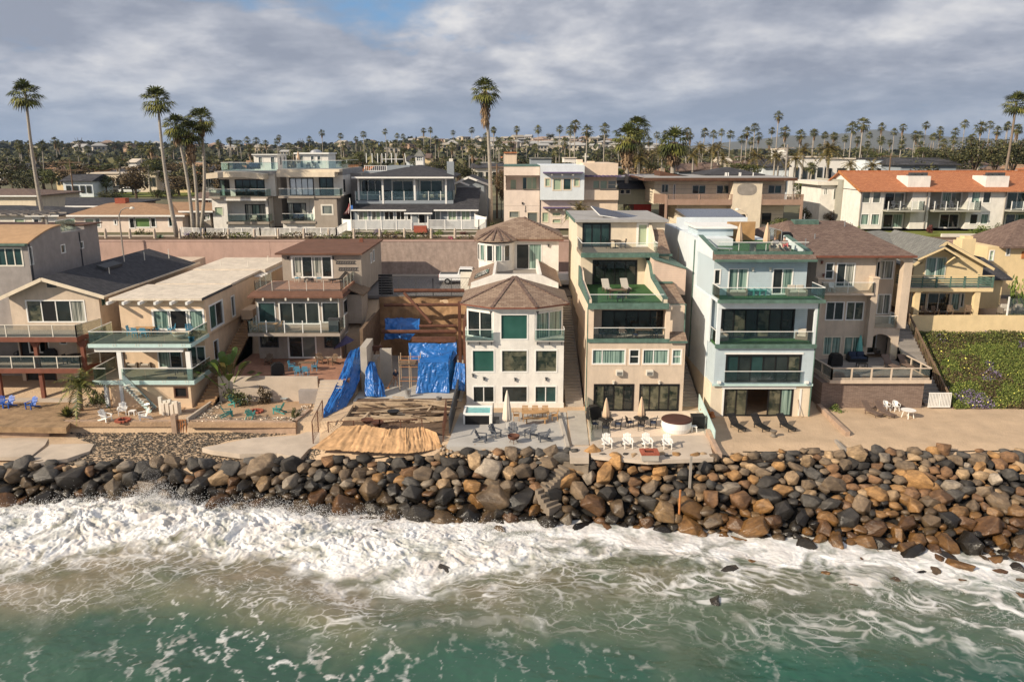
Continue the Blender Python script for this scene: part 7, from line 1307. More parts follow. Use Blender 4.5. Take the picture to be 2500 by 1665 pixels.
def tilerow():
 f=A6;Y=110.;X=lambda zx,zy,y=Y:gx(f,zx,zy,y);Zz=lambda zy,y=Y:gz(f,zy,y)
 B=Bld('tile_roof_row',(X(1300,1200),Y,ZG),'long white two storey row with red tile roof, box chimneys and glass balconies','house');z0=Zz(1400);zm=Zz(1205);zt=Zz(1010);xl=X(570,1200);cells=[(570,810,'w'),(810,1090,'b'),(1090,1270,'p'),(1270,1650,'b'),(1650,2035,'w'),(2035,2330,'b'),(2330,2520,'p'),(2520,2900,'b')]
 for a,c,k in cells:
  xa,xb=X(a,1200),X(c,1200)
  if k!='b':
   s=B.seg(xa,xb,Y,124,z0,zt,'whitestucco')
   if k=='w':
    ws=((598,1028,680,1138),(705,1028,785,1138),(582,1250,662,1358),(687,1250,770,1358)) if a<900 else ((1700,1028,1788,1138),(1815,1028,1895,1138),(1682,1250,1762,1352),(1790,1250,1868,1352))
    for i,q in enumerate(ws): s.w(f,*q,pane='g_grey' if a<900 and i<2 else ('g_curt' if a<900 else ('g_curt','g_dark','g_dark','g_curt')[i]),ft=.1)
  else:
   s=B.seg(xa,xb,Y+1.5,124,z0,zt-.05,'greysiding2' );d=(820,1035,1020,1200) if a==810 else (1395,1030,1630,1190) if a==1270 else (2050,1030,2290,1200) if a==2035 else (2560,1030,2800,1190);e=(805,1248,1005,1395) if a==810 else (1375,1248,1605,1395) if a==1270 else (2035,1248,2240,1395) if a==2035 else (2545,1248,2780,1395)
   s.w(f,*d,nv=2,pane=['g_dark','g_grey'] if a==810 else ['g_curt','g_grey'] if a==1270 else 'g_teal',name='sliding_door',ft=.16);s.w(f,*e,nv=2,pane=['g_dark','g_curt'] if a!=1270 else 'g_dark',name='sliding_door',ft=.16)
   x1=xb+(1.1 if a<2000 else .8);B.box('balcony_floor','greysiding2',xa-.1,x1,Y-1.5,Y+1.5,zm-.22,zm);B.rail([(xa,Y-1.4,zm),(x1-.1,Y-1.4,zm),(x1-.1,Y-.02,zm)],h=1.2,post='white',step=1.5,top=False,pw=.09)
 yb=Y+7;zr=gz(f,820,yb);e=.5
 B.p('roof','tile_red',lambda b:(b.prism([(xl-e,Y-.8,zt-.05),(xl-e,yb,zr),(xl-e,yb,zr-.2),(xl-e,Y-.8,zt-.2)],(X(2900,1000)-xl,0,0)),b.prism([(xl-e,yb,zr),(xl-e,yb+8,zr-3),(xl-e,yb+8,zr-3.2),(xl-e,yb,zr-.2)],(X(2900,1000)-xl,0,0)),b.beam((xl-e,yb,zr+.04),(X(2900,820,yb),yb,zr+.04),.3,.16)))
 B.p('gable_wall','whitestucco',lambda b:b.prism([(xl+.0,Y+.01,zt-.1),(xl+.0,yb,zr-.25),(xl+.0,yb+7,zt-.1)],(.2,0,0)));B.p('roof_edge','rustorange',lambda b:(b.beam((xl-e-.03,Y-.8,zt-.08),(xl-e-.03,yb,zr),.1,.3),))
 for a,c in((1060,1287),(1845,2078)):
  yc=Y+.6;x0,x1=gx(f,a,920,yc),gx(f,c,920,yc);ch=part(B.root,'chimney','whitestucco',lambda b:b.box(x0,x1,yc,yc+3.4,zt+.1,gz(f,868,yc)));part(ch,'spark_arrestor','darkgrey',lambda b:[b.box(x0+.7+.9*i,x0+1.3+.9*i,yc+1,yc+1.6,gz(f,868,yc),gz(f,835,yc)) for i in range(3)]+[b.box(x0+.5,x1-.8,yc+.8,yc+1.8,gz(f,866,yc),gz(f,858,yc))])
 for zx in(575,1235,2025): part(B.root,'downpipe','woodgrey',lambda b:b.tube([(X(zx,1200),Y-.1,z0),(X(zx,1200),Y-.1,zt)],.07))
 for q in((525,565,1030,1130),(508,545,1245,1350)): pass
 # grey lower annex on the left
 ya=Y+8;n=B.seg(gx(f,175,1100,ya),gx(f,380,1100,ya),ya,126,ZG-1,gz(f,960,ya),'whitestucco',name='annex_wall');n.w(f,213,990,250,1055,nv=2,pane='g_grey');n.w(f,308,998,362,1105,nv=2,pane='g_grey');n.w(f,300,1205,345,1270,nv=2,pane='g_grey');B.box('annex_roof','offwhite',gx(f,142,950,ya)-.1,gx(f,382,950,ya),ya-.6,127,gz(f,958,ya),gz(f,922,ya));m_=B.seg(gx(f,380,1100,ya-2),xl-.02,ya-2,126,ZG-1,gz(f,905,ya-2),'greysiding2',name='annex_wall');m_.w(f,398,1005,425,1090,pane='g_wcurt');B.finish()
mat('greysiding2',(.36,.35,.30),.8,kind='siding',k=.22,var=.05);tilerow()
b=MB();b.box(34,90,104.3,109.8,11,11.28);b.build('lawn','leafygrass',kind='structure')
plainwall('garden_wall','white garden wall in front of the tile roofed row lawn','offwhite',gx(A6,1400,1470,104),90,104,104.3,10.9,gz(A6,1450,104))
def cottage(name,label,f,Y,xl,xr,yw,ye,yr,roofm,wallm,ridge,wins,depth=12,over=.6):
 X=lambda zx,zy:gx(f,zx,zy,Y);B=Bld(name,(X((xl+xr)/2,ye),Y,ZG),label,'house');zt=gz(f,ye,Y);s=B.seg(X(xl,ye+20),X(xr,ye+20),Y,Y+depth,min(ZG,gz(f,yw,Y)),zt,wallm)
 for q in wins: s.w(f,*q[:4],nv=q[4] if len(q)>4 else 1,pane=q[5] if len(q)>5 else 'g_dark',ft=.14)
 a,b_=ridge;ym=Y+depth/2;rh=gz(f,yr,ym)-zt-.18;B.p('roof',roofm,lambda b:b.hip(X(xl,ye)-over,X(xr,ye)+over,Y-over,Y+depth+over,zt,max(.8,rh),ridge=((gx(f,a,yr,ym),ym),(gx(f,b_,yr,ym),ym))));B.box('fascia','white',X(xl,ye)-over,X(xr,ye)+over,Y-over-.06,Y-over-.003,zt-.02,zt+.2);B.finish();return B
cottage('brown_roof_cottage','low beige cottage with wide tan brown hip roof and green picture window',A1,111.,665,1660,1470,1300,1175,'roof_tan','pinkstucco',(1000,1310),[(775,1322,860,1400,1,'g_blind'),(865,1318,915,1400,1,'g_grey'),(1040,1335,1065,1378),(1178,1315,1228,1410,1,'g_dark'),(1230,1315,1368,1402,1,'g_blindgreen'),(1372,1315,1420,1400,1,'g_dark'),(1535,1310,1600,1395,2,'g_teal')])
b=MB();q=gp(A1,1117,1210,117);b.box(q.x-.75,q.x+.75,116.4,117.6,q.z,gz(A1,1135,117));b.build('brick_chimney','redbrick',None,'red brick chimney standing on the tan brown cottage roof','chimney')
cottage('brown_roof_cottage_wing','brown roofed cottage half hidden by three palm trunks',A1,113.,1680,1915,1400,1262,1175,'roof_tan','taupe',(1560,1800),[(1835,1288,1880,1340),(1885,1285,1910,1330,1,'g_blind')],depth=14)
cottage('grey_roof_cottage','white cottage with grey roof left of the tan brown cottage',A1,112.,290,520,1390,1300,1232,'shingle_dark','white',(330,470),[(305,1325,355,1360,1,'g_dark')])
cottage('white_cottage','white cottage with wide window behind the wooden pergola at the left edge',A1,113.,-120,285,1390,1290,1235,'shingle_dark','offwhite',(-60,200),[(130,1322,225,1362,1,'g_blind')])
cottage('dark_roof_house','long dark roofed house behind the cottages',A1,122.,650,1000,1290,1215,1150,'shingle_dark','taupe',(600,900),[],depth=16)
cottage('maroon_roof_house','low house with maroon shingle roof at the far left',A1,135.,-200,322,1200,1120,1055,'shingle_brown','palecream',(-100,230),[],depth=14)
cottage('dark_gabled_house','dark roofed white house with maroon wall behind the three palms',A1,132.,1790,1925,1200,1150,1080,'shingle_brown','redbrown',(1820,1900),[(1900,1120,1925,1180)],depth=10)
# street furniture of the upper road: stone bollards with rope, lamp posts, flag, utility poles
P_bol=simple('bollard','bollard',[('shaft','concrete2',lambda b:b.lathe([(.19,0),(.15,1.15),(.10,1.28),(.02,1.33)],n=10))])
BP=[(A1,970,1530),(A1,1192,1530),(A1,1416,1530),(A1,1645,1525),(A1,1860,1530),(A2,480,1500),(A2,857,1498),(A2,1208,1490),(A2,1585,1495),(A2,1952,1495),(A3,252,1392),(A3,605,1392),(A3,942,1390),(A3,1306,1392),(A3,1630,1390),(A6,1918,1530)]
nm=('left of the street lamp','below the brown cottage door','below the picture window','beside the leaning palm','at the fence start','under the left modern house','under the arched roof','between the twin houses','under the mirrored glass','under the grey bay','beside the flagpole','left of the purple bush','right of the purple bush','right of the brick steps','beside the pink bush','beside the white garden wall')
for i,(f,zx,zy) in enumerate(BP):
 Y=102.3;P_bol((gx(f,zx,zy,Y),Y,11.0),0,'pale tapered concrete bollard '+nm[i],'roped bollards along the wall top')
fp=gp(A3,213,1110,110.5);F=empty('flagpole',(fp.x,fp.y,ZG),'white pole with a red and white striped flag beside the porch house','flagpole');part(F,'pole','white',lambda b:b.tube([(fp.x,fp.y,ZG),(fp.x-.1,fp.y,gz(A3,805,110.5))],.05,6))
zf_=gz(A3,885,110.5)
part(F,'flag','flagred',lambda b:[b.prism([(fp.x-.12-.95*(k/6)-.05,fp.y-.1,zf_-1.35+.3*(1-k/6)-.12*k/6*0),(fp.x-.12-.95*((k+1)/6)-.05,fp.y-.1+.05*((k%2)*2-1),zf_-1.45-.1*k/6),(fp.x-.12-.95*((k+1)/6)*.35-.05,fp.y-.1,zf_-.15*k),(fp.x-.12-.95*(k/6)*.35-.05,fp.y-.1,zf_-.15*(k-1))],(0,.03,0)) for k in range(6)])
part(F,'flag_stripe','white',lambda b:[b.beam((fp.x-.2-.13*k,fp.y-.16,zf_-1.3),(fp.x-.15-.05*k,fp.y-.16,zf_-.3-.1*k),.05,.02) for k in (1,3,5)]);part(F,'flag_field','bluepaint',lambda b:b.box(fp.x+.02,fp.x+.30,fp.y-.14,fp.y-.08,zf_-.75,zf_-.2))
def lamp(name,label,f,zx,zy0,zy1,Y,zb,side=1,arm=1.6,m='woodgrey'):
 x=gx(f,zx,zy0,Y);zt=gz(f,zy1,Y);r=empty(name,(x,Y,zb),label,'street lamp');part(r,'pole',m,lambda b:b.tube([(x,Y,zb),(x,Y,zt-.9),(x+side*.3,Y,zt-.3),(x+side*.9,Y,zt),(x+side*arm,Y,zt)],[.11,.09,.07,.06,.05],8));part(r,'lamp_head','offwhite',lambda b:b.lathe([(.30,0),(.30,.08),(.12,.25)],(x+side*(arm+.1),Y,zt-.1),12))
lamp('street_lamp','tall street lamp with curved arm standing on the road at the left',A1,1115,1560,1225,99.,6.7)
lamp('street_lamp','street lamp with curved arm in front of the oval tower',A5,1330,1320,1185,104.,11,-1,1.2,'palecream')
def pole(label,f,zx,zt,Y,w=1.8,arms=1,m='lumberdark'):
 x=gx(f,zx,zt,Y);z1=gz(f,zt,Y);z0=zl(x,Y);r=empty('utility_pole',(x,Y,z0),label,'utility pole');part(r,'pole',m,lambda b:b.tube([(x,Y,z0),(x,Y,z1)],[.17,.12],6))
 for k in range(arms): part(r,'crossarm',m,lambda b:b.beam((x-w,Y,z1-.5-1.4*k),(x+w,Y,z1-.5-1.4*k),.14))
 return Vector((x,Y,z1-.5))
u1=pole('utility pole with two crossarms behind the left cottages',A1,632,785,150,2.2,2);u2=pole('brown utility pole behind the tall palm',A3,2200,340,128,1.2);u3=pole('pale utility pole with equipment left of the tile roofed row',A5,1805,440,128,1.0,2,'woodgrey');u4=pole('leaning dark utility pole in front of the grey building at right',A6,890,640,150,1.6);u5=pole('short pole with flat top above the cubic building',A4,1305,600,135,.5,1,'offwhite');u6=pole('utility pole right of the left cottages palms',A1,1430,745,230,2)
b=MB()
for a,c in((u1,Vector((-110,150,22))),(u1,u6),(u3,u4),(u3,Vector((12,128,17.5))),(u4,Vector((110,150,20)))):
 for k in(-.8,.8):
  P=[a.lerp(c,t)+Vector((0,k,-1.2*math.sin(math.pi*t))) for t in [i/10 for i in range(11)]];b.tube(P,.022,3,False)
b.build('power_lines','black',None,'thin power lines sagging between the utility poles','cable')
# ================================================================ PALMS, TREES, TOWN
WASH=[crownmesh('crown',s,46,'frond') for s in(1,2,3)];FARW=[crownmesh('crown',s+10,26,'frondfar',k=6,droop=.55) for s in(1,2,3,4)];GOLD=[feathermesh('crown',s,17,'frondgold',3.0,-30,70,.6,.5) for s in(1,2)];FEA=[feathermesh('crown',s+4,18,'frond',2.6) for s in(1,)]
SK1=skirtmesh('dead_fronds',1,230,1.05,5.2);SK2=skirtmesh('dead_fronds',2,120,.8,2.2);SKF=skirtmesh('dead_fronds',3,46,.75,2.4)
def trunkme(p0,p1,r0,r1,bend,m,n=8,seg=7):
 b=MB();P=[]
 for i in range(seg+1):
  t=i/seg;q=Vector(p0).lerp(Vector(p1),t);q.x+=bend*math.sin(math.pi*t);P.append(q-Vector(p0))
 b.tube(P,[r0+(r1-r0)*(i/seg)**.6*1. for i in range(seg+1)],n);me=bpy.data.meshes.new('trunk');me.from_pydata(b.v,[],b.f);me.materials.append(MT[m]);me.polygons.foreach_set('use_smooth',[True]*len(me.polygons));return me
def palm(label,crown,base,sc=1.,crmesh=None,skirt=None,sksc=(1,1,1),bend=0,r=(.30,.17),m='trunkpale',group=None,name='fan_palm'):
 r_=empty(name,base,label,'palm tree',group);d=Vector(crown)-Vector(base)
 mobj('trunk',trunkme(base,crown,r[0],r[1],bend,m),r_);mobj('crown',crmesh or rg.choice(WASH),r_,d,(rg.uniform(-.06,.06),rg.uniform(-.06,.06),rg.uniform(0,6.28)),sc*1.12)
 if skirt: mobj('dead_fronds',skirt,r_,d+Vector((0,0,-.1)),(0,0,rg.uniform(0,6)),sksc)
 return r_
def P2(f,zx,zy,Y): return gp(f,zx,zy,Y)
def gb(f,zx,zy,Y): return Vector((gx(f,zx,zy,Y),Y,zl(gx(f,zx,zy,Y),Y)))
palm('tall bare fan palm at the far left leaning left with sparse crown',P2(A1,232,185,112),gb(A1,400,1300,112),1.05,WASH[0],None,bend=-.3,r=(.36,.16))
palm('tall leaning fan palm rooted beside the wall left of the picket fence',P2(A1,1437,240,104),Vector((gx(A1,1605,1510,103),103.4,11)),.98,WASH[1],None,bend=-.35,r=(.36,.15))
palm('left palm of the three clustered beside the picket fence',P2(A1,1605,480,108),gb(A1,1758,1400,108),.95,WASH[2],SK2,(1,1,1.),bend=.35)
palm('middle palm of the three clustered beside the picket fence, with shaggy skirt',P2(A1,1720,530,109),gb(A1,1800,1400,109),1.0,WASH[0],SK1,(.95,.95,.95),bend=.3)
palm('right palm of the three clustered beside the picket fence',P2(A1,1828,420,111),gb(A1,1822,1330,111),1.0,WASH[1],SK2,(.9,.9,1),bend=.5)
palm('tallest fan palm with long dead skirt right of the porch house',Vector((gx(S0,1184,222,119),119,gz(S0,222,119))),gb(A3,2115,1090,119),1.08,WASH[2],SK1,(.95,.95,1.15),bend=.25,r=(.38,.19))
palm('shaggy fan palm with bulky dead skirt behind the cubic building',P2(A4,1850,400,124),gb(A4,1815,1320,124),1.25,WASH[0],SK1,(1.5,1.5,1.05),r=(.42,.3))
palm('fan palm crown rising behind the shaggy palm',P2(A4,1970,270,150),gb(A4,1990,900,150),1.25,WASH[1],SK2,(1.3,1.3,1.2))
palm('bulky fan palm with very thick grey skirt behind the balcony house',P2(A5,500,410,140),gb(A5,480,800,140),1.5,WASH[2],SK1,(1.9,1.9,.9),r=(.5,.4))
palm('tall leaning fan palm at the right edge behind the tile roof',P2(A6,2150,130,128),gb(A6,2005,820,128),.98,WASH[0],None,bend=.3,r=(.30,.15),m='trunk')
palm('small feather palm growing beside the peach house roof',P2(A4,1225,1310,103.5),Vector((gx(A4,1205,1400,103.5),103.5,10.5)),.85,feathermesh('crown',9,18,'frondgold',2.6,-25,75,.5,.45),None,r=(.2,.14),name='feather_palm')
palm('feather palm in the yard below the left decks',G(Z1,525,1115,2.6)+Vector((0,0,.0)),G(Z1,535,1305,-.27),1.,feathermesh('crown',7,20,'frond',2.5,-35,70,.5,.45),None,r=(.22,.15),m='trunk',name='feather_palm')
lst=[]
for f,q in ((A4,[(125,300,85),(437,290,92),(700,290,105),(975,290,100),(1160,235,145),(1130,300,135),(1310,310,165),(1565,280,145),(200,440,110),(360,450,120),(570,440,90),(650,530,120),(1040,450,120),(920,450,90),(30,380,90)]),
 (A5,[(300,330,90),(385,320,90),(640,290,110),(695,340,100),(840,300,110),(945,320,100),(1035,300,88),(1145,320,105),(1265,380,110),(1330,295,120),(1430,240,110),(1480,340,100),(1630,275,88),(1700,110,115),(1775,290,140),(1940,330,130),(2110,300,98),(2230,330,82),(2340,340,95),(200,400,110),(1600,410,90),(1400,400,100),(2080,690,120)]),
 (A6,[(500,380,130),(622,345,150),(110,430,85),(225,455,75),(325,465,80),(425,490,80),(680,455,70),(790,370,85),(800,510,85),(915,420,75),(1015,375,80),(995,495,75),(1140,450,88),(1175,450,80),(1245,350,80),(1320,470,80),(1380,400,78),(1385,460,80),(1540,415,85),(1515,500,90),(1625,340,85),(1720,480,90),(1810,370,130),(1890,350,90),(1960,410,100),(2070,360,90),(2170,390,110),(560,500,80),(650,540,70),(100,790,110)]),
 (A1,[(165,640,85),(180,690,85),(255,650,78),(385,650,105),(490,610,78),(525,640,70),(800,690,75),(1190,700,85),(1180,640,58),(1290,690,105),(1370,670,115),(1570,650,80),(1110,740,60),(250,800,95),(1985,650,70),(1920,790,80),(660,880,80),(1540,700,70)]),
 (A2,[(320,50,95),(480,15,105),(640,60,105),(745,10,105),(880,20,115),(1010,60,105),(1190,30,105),(1350,90,95),(590,50,95),(200,300,120),(2160,80,95),(1700,150,110),(2050,260,170)]),
 (A3,[(920,110,135),(1140,70,120),(1260,140,160),(1410,70,95),(1590,130,80),(1850,140,160),(1720,60,90),(2230,60,120),(100,130,85),(520,90,90),(700,70,80),(330,60,80)]),
 (Fr(0,0,1.884),[(1770,605,28),(1825,625,26),(1855,628,26),(1950,600,27),(1980,598,27),(2085,610,26),(2170,598,30),(2268,597,28),(1670,618,32),(1570,625,30),(1483,612,32),(1280,632,26),(1050,645,27),(30,700,40),(1640,640,26),(2000,640,34),(1420,640,30)]),
 (Fr(1250,0,1.884),[(1700,640,34),(1740,655,30),(1860,640,30),(1930,630,28),(2110,640,40),(2330,600,36),(2280,585,32)])):
 for zx,zy,w in q: lst.append((f.px(zx),f.py(zy),w/f.k))
rg2=random.Random(4)
for i in range(170):
 px=rg2.uniform(0,2500);dens=1.0
 if px<1000 and rg2.random()<.25: continue
 lst.append((px,rg2.uniform(350,400)+(8 if px<900 else 0),rg2.uniform(13,26)))
def tprox(px):
 lm=[(60,'behind the far left palm'),(260,'behind the left cottages'),(470,'behind the three clustered palms'),(620,'behind the left modern house'),(760,'behind the right modern house'),(900,'left of the white masts'),(1030,'around the cupola'),(1180,'around the tallest palm'),(1330,'above the white cubic block'),(1460,'above the peach cubic wing'),(1560,'beside the shaggy palm'),(1700,'above the brown monopitch roof'),(1830,'above the oval opening'),(1930,'behind the balcony house right end'),(2060,'above the left end of the tile roof'),(2220,'above the first tile roof chimney'),(2380,'beside the dark wood'),(2480,'near the right edge palm')]
 return min(lm,key=lambda q:abs(q[0]-px))[1]
usedp={}
TR={}
for px,py,w in sorted(lst,key=lambda q:-q[2]):
 d=4.3*1944/w;d=min(d,900);Y=d;z=gz(S0,py,Y);x=gx(S0,px,py,Y);zb=zl(x,Y)
 if z-zb<6: Y=max(150,Y*.55);z=gz(S0,py,Y);x=gx(S0,px,py,Y);zb=zl(x,Y)
 if z-zb<4: continue
 sc=w*Y/1944/4.6*1.32;h=z-zb;size='tall' if h>19 else 'short' if h<11 else 'mid height';dist='near' if Y<220 else 'distant' if Y<450 else 'far'
 pos=rg2.choice(['slim','full crowned','ragged','leaning','straight']);lean=rg2.uniform(-.9,.9)*(2 if pos=='leaning' else .6);lab=f'{dist} {size} {pos} fan palm {tprox(px)}'
 lab0=lab;k=usedp.get(lab,0);usedp[lab]=k+1
 if k: lab=f'{("another","third","fourth","fifth","sixth")[min(k-1,4)]} {lab}'
 gold=(px>1580 and w<20 and py>385) ;cm=rg2.choice(FARW);hk=int(h/2)*2+1;key=(hk,round(lean))
 if key not in TR: TR[key]=trunkme((0,0,0),(round(lean),0,hk),.27,.17,rg2.uniform(-.3,.3),'trunkpale',5,4)
 r_=empty('fan_palm',(x-lean,Y,z-hk),lab,'palm tree','palm trees of the town');mobj('trunk',TR[key],r_);mobj('crown',cm,r_,(round(lean),0,hk),(rg2.uniform(-.1,.1),rg2.uniform(-.1,.1),rg2.uniform(0,6.28)),sc)
 if rg2.random()<.5: mobj('dead_fronds',SKF,r_,(round(lean),0,hk),(0,0,rg2.uniform(0,6)),(sc,sc,sc*rg2.uniform(.7,1.5)))
gnum=0
for f,zx,zy,Y in ((A5,320,520,160),(A5,362,500,165),(A5,720,560,150),(A5,790,470,165),(A5,940,480,160),(A5,1010,470,165),(A5,1430,560,150),(A5,1660,560,158),(A5,1705,580,160),(A5,1900,600,155),(A5,1990,500,165),(A5,2290,500,150),(A6,265,580,150),(A6,700,760,165),(A6,480,745,160),(A5,100,600,150),(A4,1990,640,150),(A5,1060,600,170)):
 p=P2(f,zx,zy,Y);b_=gb(f,zx,zy,Y);gnum+=1;px=f.px(zx)
 lab='golden plumed feather palm '+('with short trunk ' if p.z-b_.z<7 else 'with pale trunk ')+tprox(px);k=usedp.get(lab,0);usedp[lab]=k+1
 if k: lab=f'{("another","third","fourth","fifth","sixth")[k-1]} {lab}'
 palm(lab,p,b_,rg2.uniform(.8,1.1),GOLD[gnum%2],None,r=(.2,.16),m='trunkpale',group='golden feather palms',name='feather_palm')
LC=[leafcloud('crown',1500,(1,1,.8),.060,m_,seed=s,clumps=20) for s,m_ in((1,'leafdark'),(2,'leafmid'),(3,'leafdark'),(4,'leafbrown'))]
LCF=[leafcloud('crown',420,(1,1,.75),.11,m_,seed=s,clumps=16) for s,m_ in((11,'leafdark'),(12,'leafmid'),(13,'leafdark'),(14,'leafbrown'),(15,'leafdark'))]
def treetrunk():
 b=MB();b.tube([(0,0,-1.),(0.02,0,-.45),(.05,.02,-.1)],[.07,.055,.04],6);
 for a in range(5): b.tube([(.02,0,-.42),(.28*math.cos(a*1.26),.28*math.sin(a*1.26),-.05),(.5*math.cos(a*1.26),.5*math.sin(a*1.26),.25)],[.04,.025,.012],5)
 me=bpy.data.meshes.new('trunk');me.from_pydata(b.v,[],b.f);me.materials.append(MT['bark']);return me
TT=treetrunk()
def tree(label,x,y,zb,h,w,cm,group=None,flat=1.,name='tree'):
 r_=empty(name,(x,y,zb),label,'tree',group);cz=h*.56;mobj('trunk',TT,r_,(0,0,cz),(0,0,rg2.uniform(0,6)),(w*.9,w*.9,cz));mobj('crown',cm,r_,(0,0,cz),(0,0,rg2.uniform(0,6.28)),(w,w,h*.46*flat));return r_
# named trees (frame, centre x, top y, bottom y of crown, half width, depth)
NT=[(A6,1500,560,800,170,175,0,'dark tree in front of the dark wood at right'),(A6,1750,470,800,210,170,2,'large dark tree forming the left end of the dark wood'),(A6,1950,480,800,200,165,0,'large dark tree in the middle of the dark wood'),(A6,2130,500,810,190,160,2,'large dark tree at the right of the dark wood'),(A6,2300,450,800,190,160,0,'dark tree cut by the right edge'),(A6,1330,580,720,120,200,0,'dark flat topped tree left of the dark wood'),(A6,1200,560,700,120,230,1,'small tree behind the flat topped tree'),
(A5,1250,640,790,210,150,1,'wide green clipped tree behind the balcony house'),(A5,1420,660,790,120,148,1,'green bushy tree right of the wide clipped tree'),(A5,100,420,780,150,165,3,'brown leafless looking tree beside the shaggy palm'),(A5,230,560,790,120,155,0,'dark tree right of the shaggy palm'),
(A3,1400,310,420,170,150,0,'dark green tree behind the chimney of the porch house'),(A3,1680,310,560,180,145,0,'dark green round tree right of the porch house chimney'),(A3,1850,400,560,120,148,2,'dark tree behind the small grey house'),(A3,320,150,330,100,230,1,'yellow green round tree behind the porch house roof terrace'),(A3,2260,350,900,90,128,3,'bare brown tree behind the tallest palm'),
(A1,920,805,900,140,260,1,'broad domed olive green tree in the left town'),(A1,1200,900,1080,120,190,0,'dark tree beside the cream long house in the left town'),(A1,960,920,1060,110,185,1,'spiky green plant mass above the grass strip'),(A1,90,760,1000,170,190,0,'dark tree mass at the left edge'),(A1,230,880,1100,150,175,2,'dark bush behind the far left palm'),(A1,460,860,1020,100,190,1,'green spreading tree right of the far left palm'),(A1,1330,800,940,90,260,3,'brown tree beside the palms in the left town'),(A1,1640,780,960,150,240,0,'dark tree behind the three clustered palms'),(A1,1000,1050,1170,110,180,0,'bushy dark plant behind the brick chimney'),(A1,1430,1050,1140,90,180,1,'green tropical bush right of the brick chimney'),(A1,1560,1040,1140,70,180,0,'dark bush behind the middle palms'),(A1,560,1100,1170,80,176,0,'dark bush at the left end of the grass strip'),
(A5,1990,820,1080,120,135,1,'yellow green slender tree left of the tile roofed row'),(A5,2080,1080,1290,120,125,0,'dark bush under the slender tree'),(A6,80,1160,1350,110,122,0,'dark shrub mass left of the tile roofed row'),(A6,280,1200,1350,80,118,3,'grey brown shrub beside the annex of the tile roofed row'),
(A6,735,600,700,80,260,1,'olive tree above the tile roof'),(A1,720,600,640,70,900,0,'umbrella shaped dark tree on the left horizon'),(A1,1050,610,680,120,1000,0,'broad dark tree on the left horizon'),(A1,620,625,680,90,1000,2,'dark tree left of the umbrella tree on the horizon'),(A1,830,620,660,70,1000,2,'dark tree right of the umbrella tree on the horizon'),(A2,1540,5,120,70,700,2,'dark tall tree on the skyline above the modern houses'),(A4,1545,350,420,75,800,2,'blue grey tree on the skyline beside the shaggy palm'),(A4,850,340,420,70,1100,2,'dark tree on the hillside of white houses')]
for f,zx,t_,b_,w,Y,k,lab in NT:
 x=gx(f,zx,(t_+b_)/2,Y);zt=gz(f,t_,Y);zb=min(zl(x,Y),gz(f,b_,Y)-.5);hw=w/f.k*(Y)/1944*1.05
 if zt-zb<2: zb=zt-2.2
 r_=empty('tree',(x,Y,zb),lab,'tree');zc=(zt+max(gz(f,b_,Y),zb))/2;hh=max(1.,(zt-max(gz(f,b_,Y),zb))/2);cm=(LC if Y<260 else LCF)[k]
 mobj('trunk',TT,r_,(0,0,zc-zb),(0,0,1),(hw*.9,hw*.9,zc-zb));mobj('crown',cm,r_,(0,0,zc-zb),(0,0,rg2.uniform(0,6)),(hw,hw*.9,hh*1.15))
# town trees
cnt=0
for i in range(520):
 Y=rg2.uniform(150,1)*0+150*math.exp(rg2.random()*1.95);px=rg2.uniform(-60,2560);x=(px-1250)*Y/1944;
 if Y<190 and 640<px<2000: continue
 h=rg2.uniform(4.5,9.5);zb=zl(x,Y);top=372-(zb+h-21.8)/Y*1944
 if top<358: h=max(3,(21.8+(372-360)/1944*Y)-zb)
 if cnt>=255: break
 cnt+=1;kind=rg2.randrange(5);w=rg2.uniform(3.6,7.5);lab=f"{('dark','olive','dark','brown','dense dark')[kind]} town tree {'low and wide' if w>h*.8 else 'upright'} {tprox(px)}";k=usedp.get(lab,0);usedp[lab]=k+1
 if k: lab=f'{("another","third","fourth","fifth","sixth","seventh","eighth","ninth")[min(k-1,7)]} {lab}'
 tree(lab,x,Y,zb,h,w,LCF[kind] if Y>240 else LC[min(kind,3)],'trees of the town')
# far woods: one mass
def woods():
 r=np.random.default_rng(9);n=5200;Y=np.exp(r.uniform(math.log(380),math.log(2600),n));px=r.uniform(-150,2650,n);X_=(px-1250)*Y/1944;Zb=zland(X_,Y);rad=r.uniform(4,7.5,n)*np.clip(Y/900,.8,1.35);Vs=[];q=16
 d=r.normal(size=(n,q,3));d/=np.linalg.norm(d,axis=2)[...,None];c=np.stack([X_,Y,Zb+rad*.35],-1)[:,None]+d*rad[:,None,None]*np.array([1,1,.75]);nr=d+r.normal(size=d.shape)*.5;nr/=np.linalg.norm(nr,axis=2)[...,None];t=np.cross(nr,r.normal(size=d.shape));t/=np.linalg.norm(t,axis=2)[...,None];b=np.cross(nr,t);s=(rad[:,None,None]*.5)*r.uniform(.6,1.2,(n,q,1));t*=s;b*=s*.8
 V=np.stack([c-t,c-b,c+t,c+b],2).reshape(-1,3);return npmesh('far_woods',V,np.arange(n*q*4).reshape(-1,4),'leafdark')
mobj('far_woods',woods(),kind='stuff')
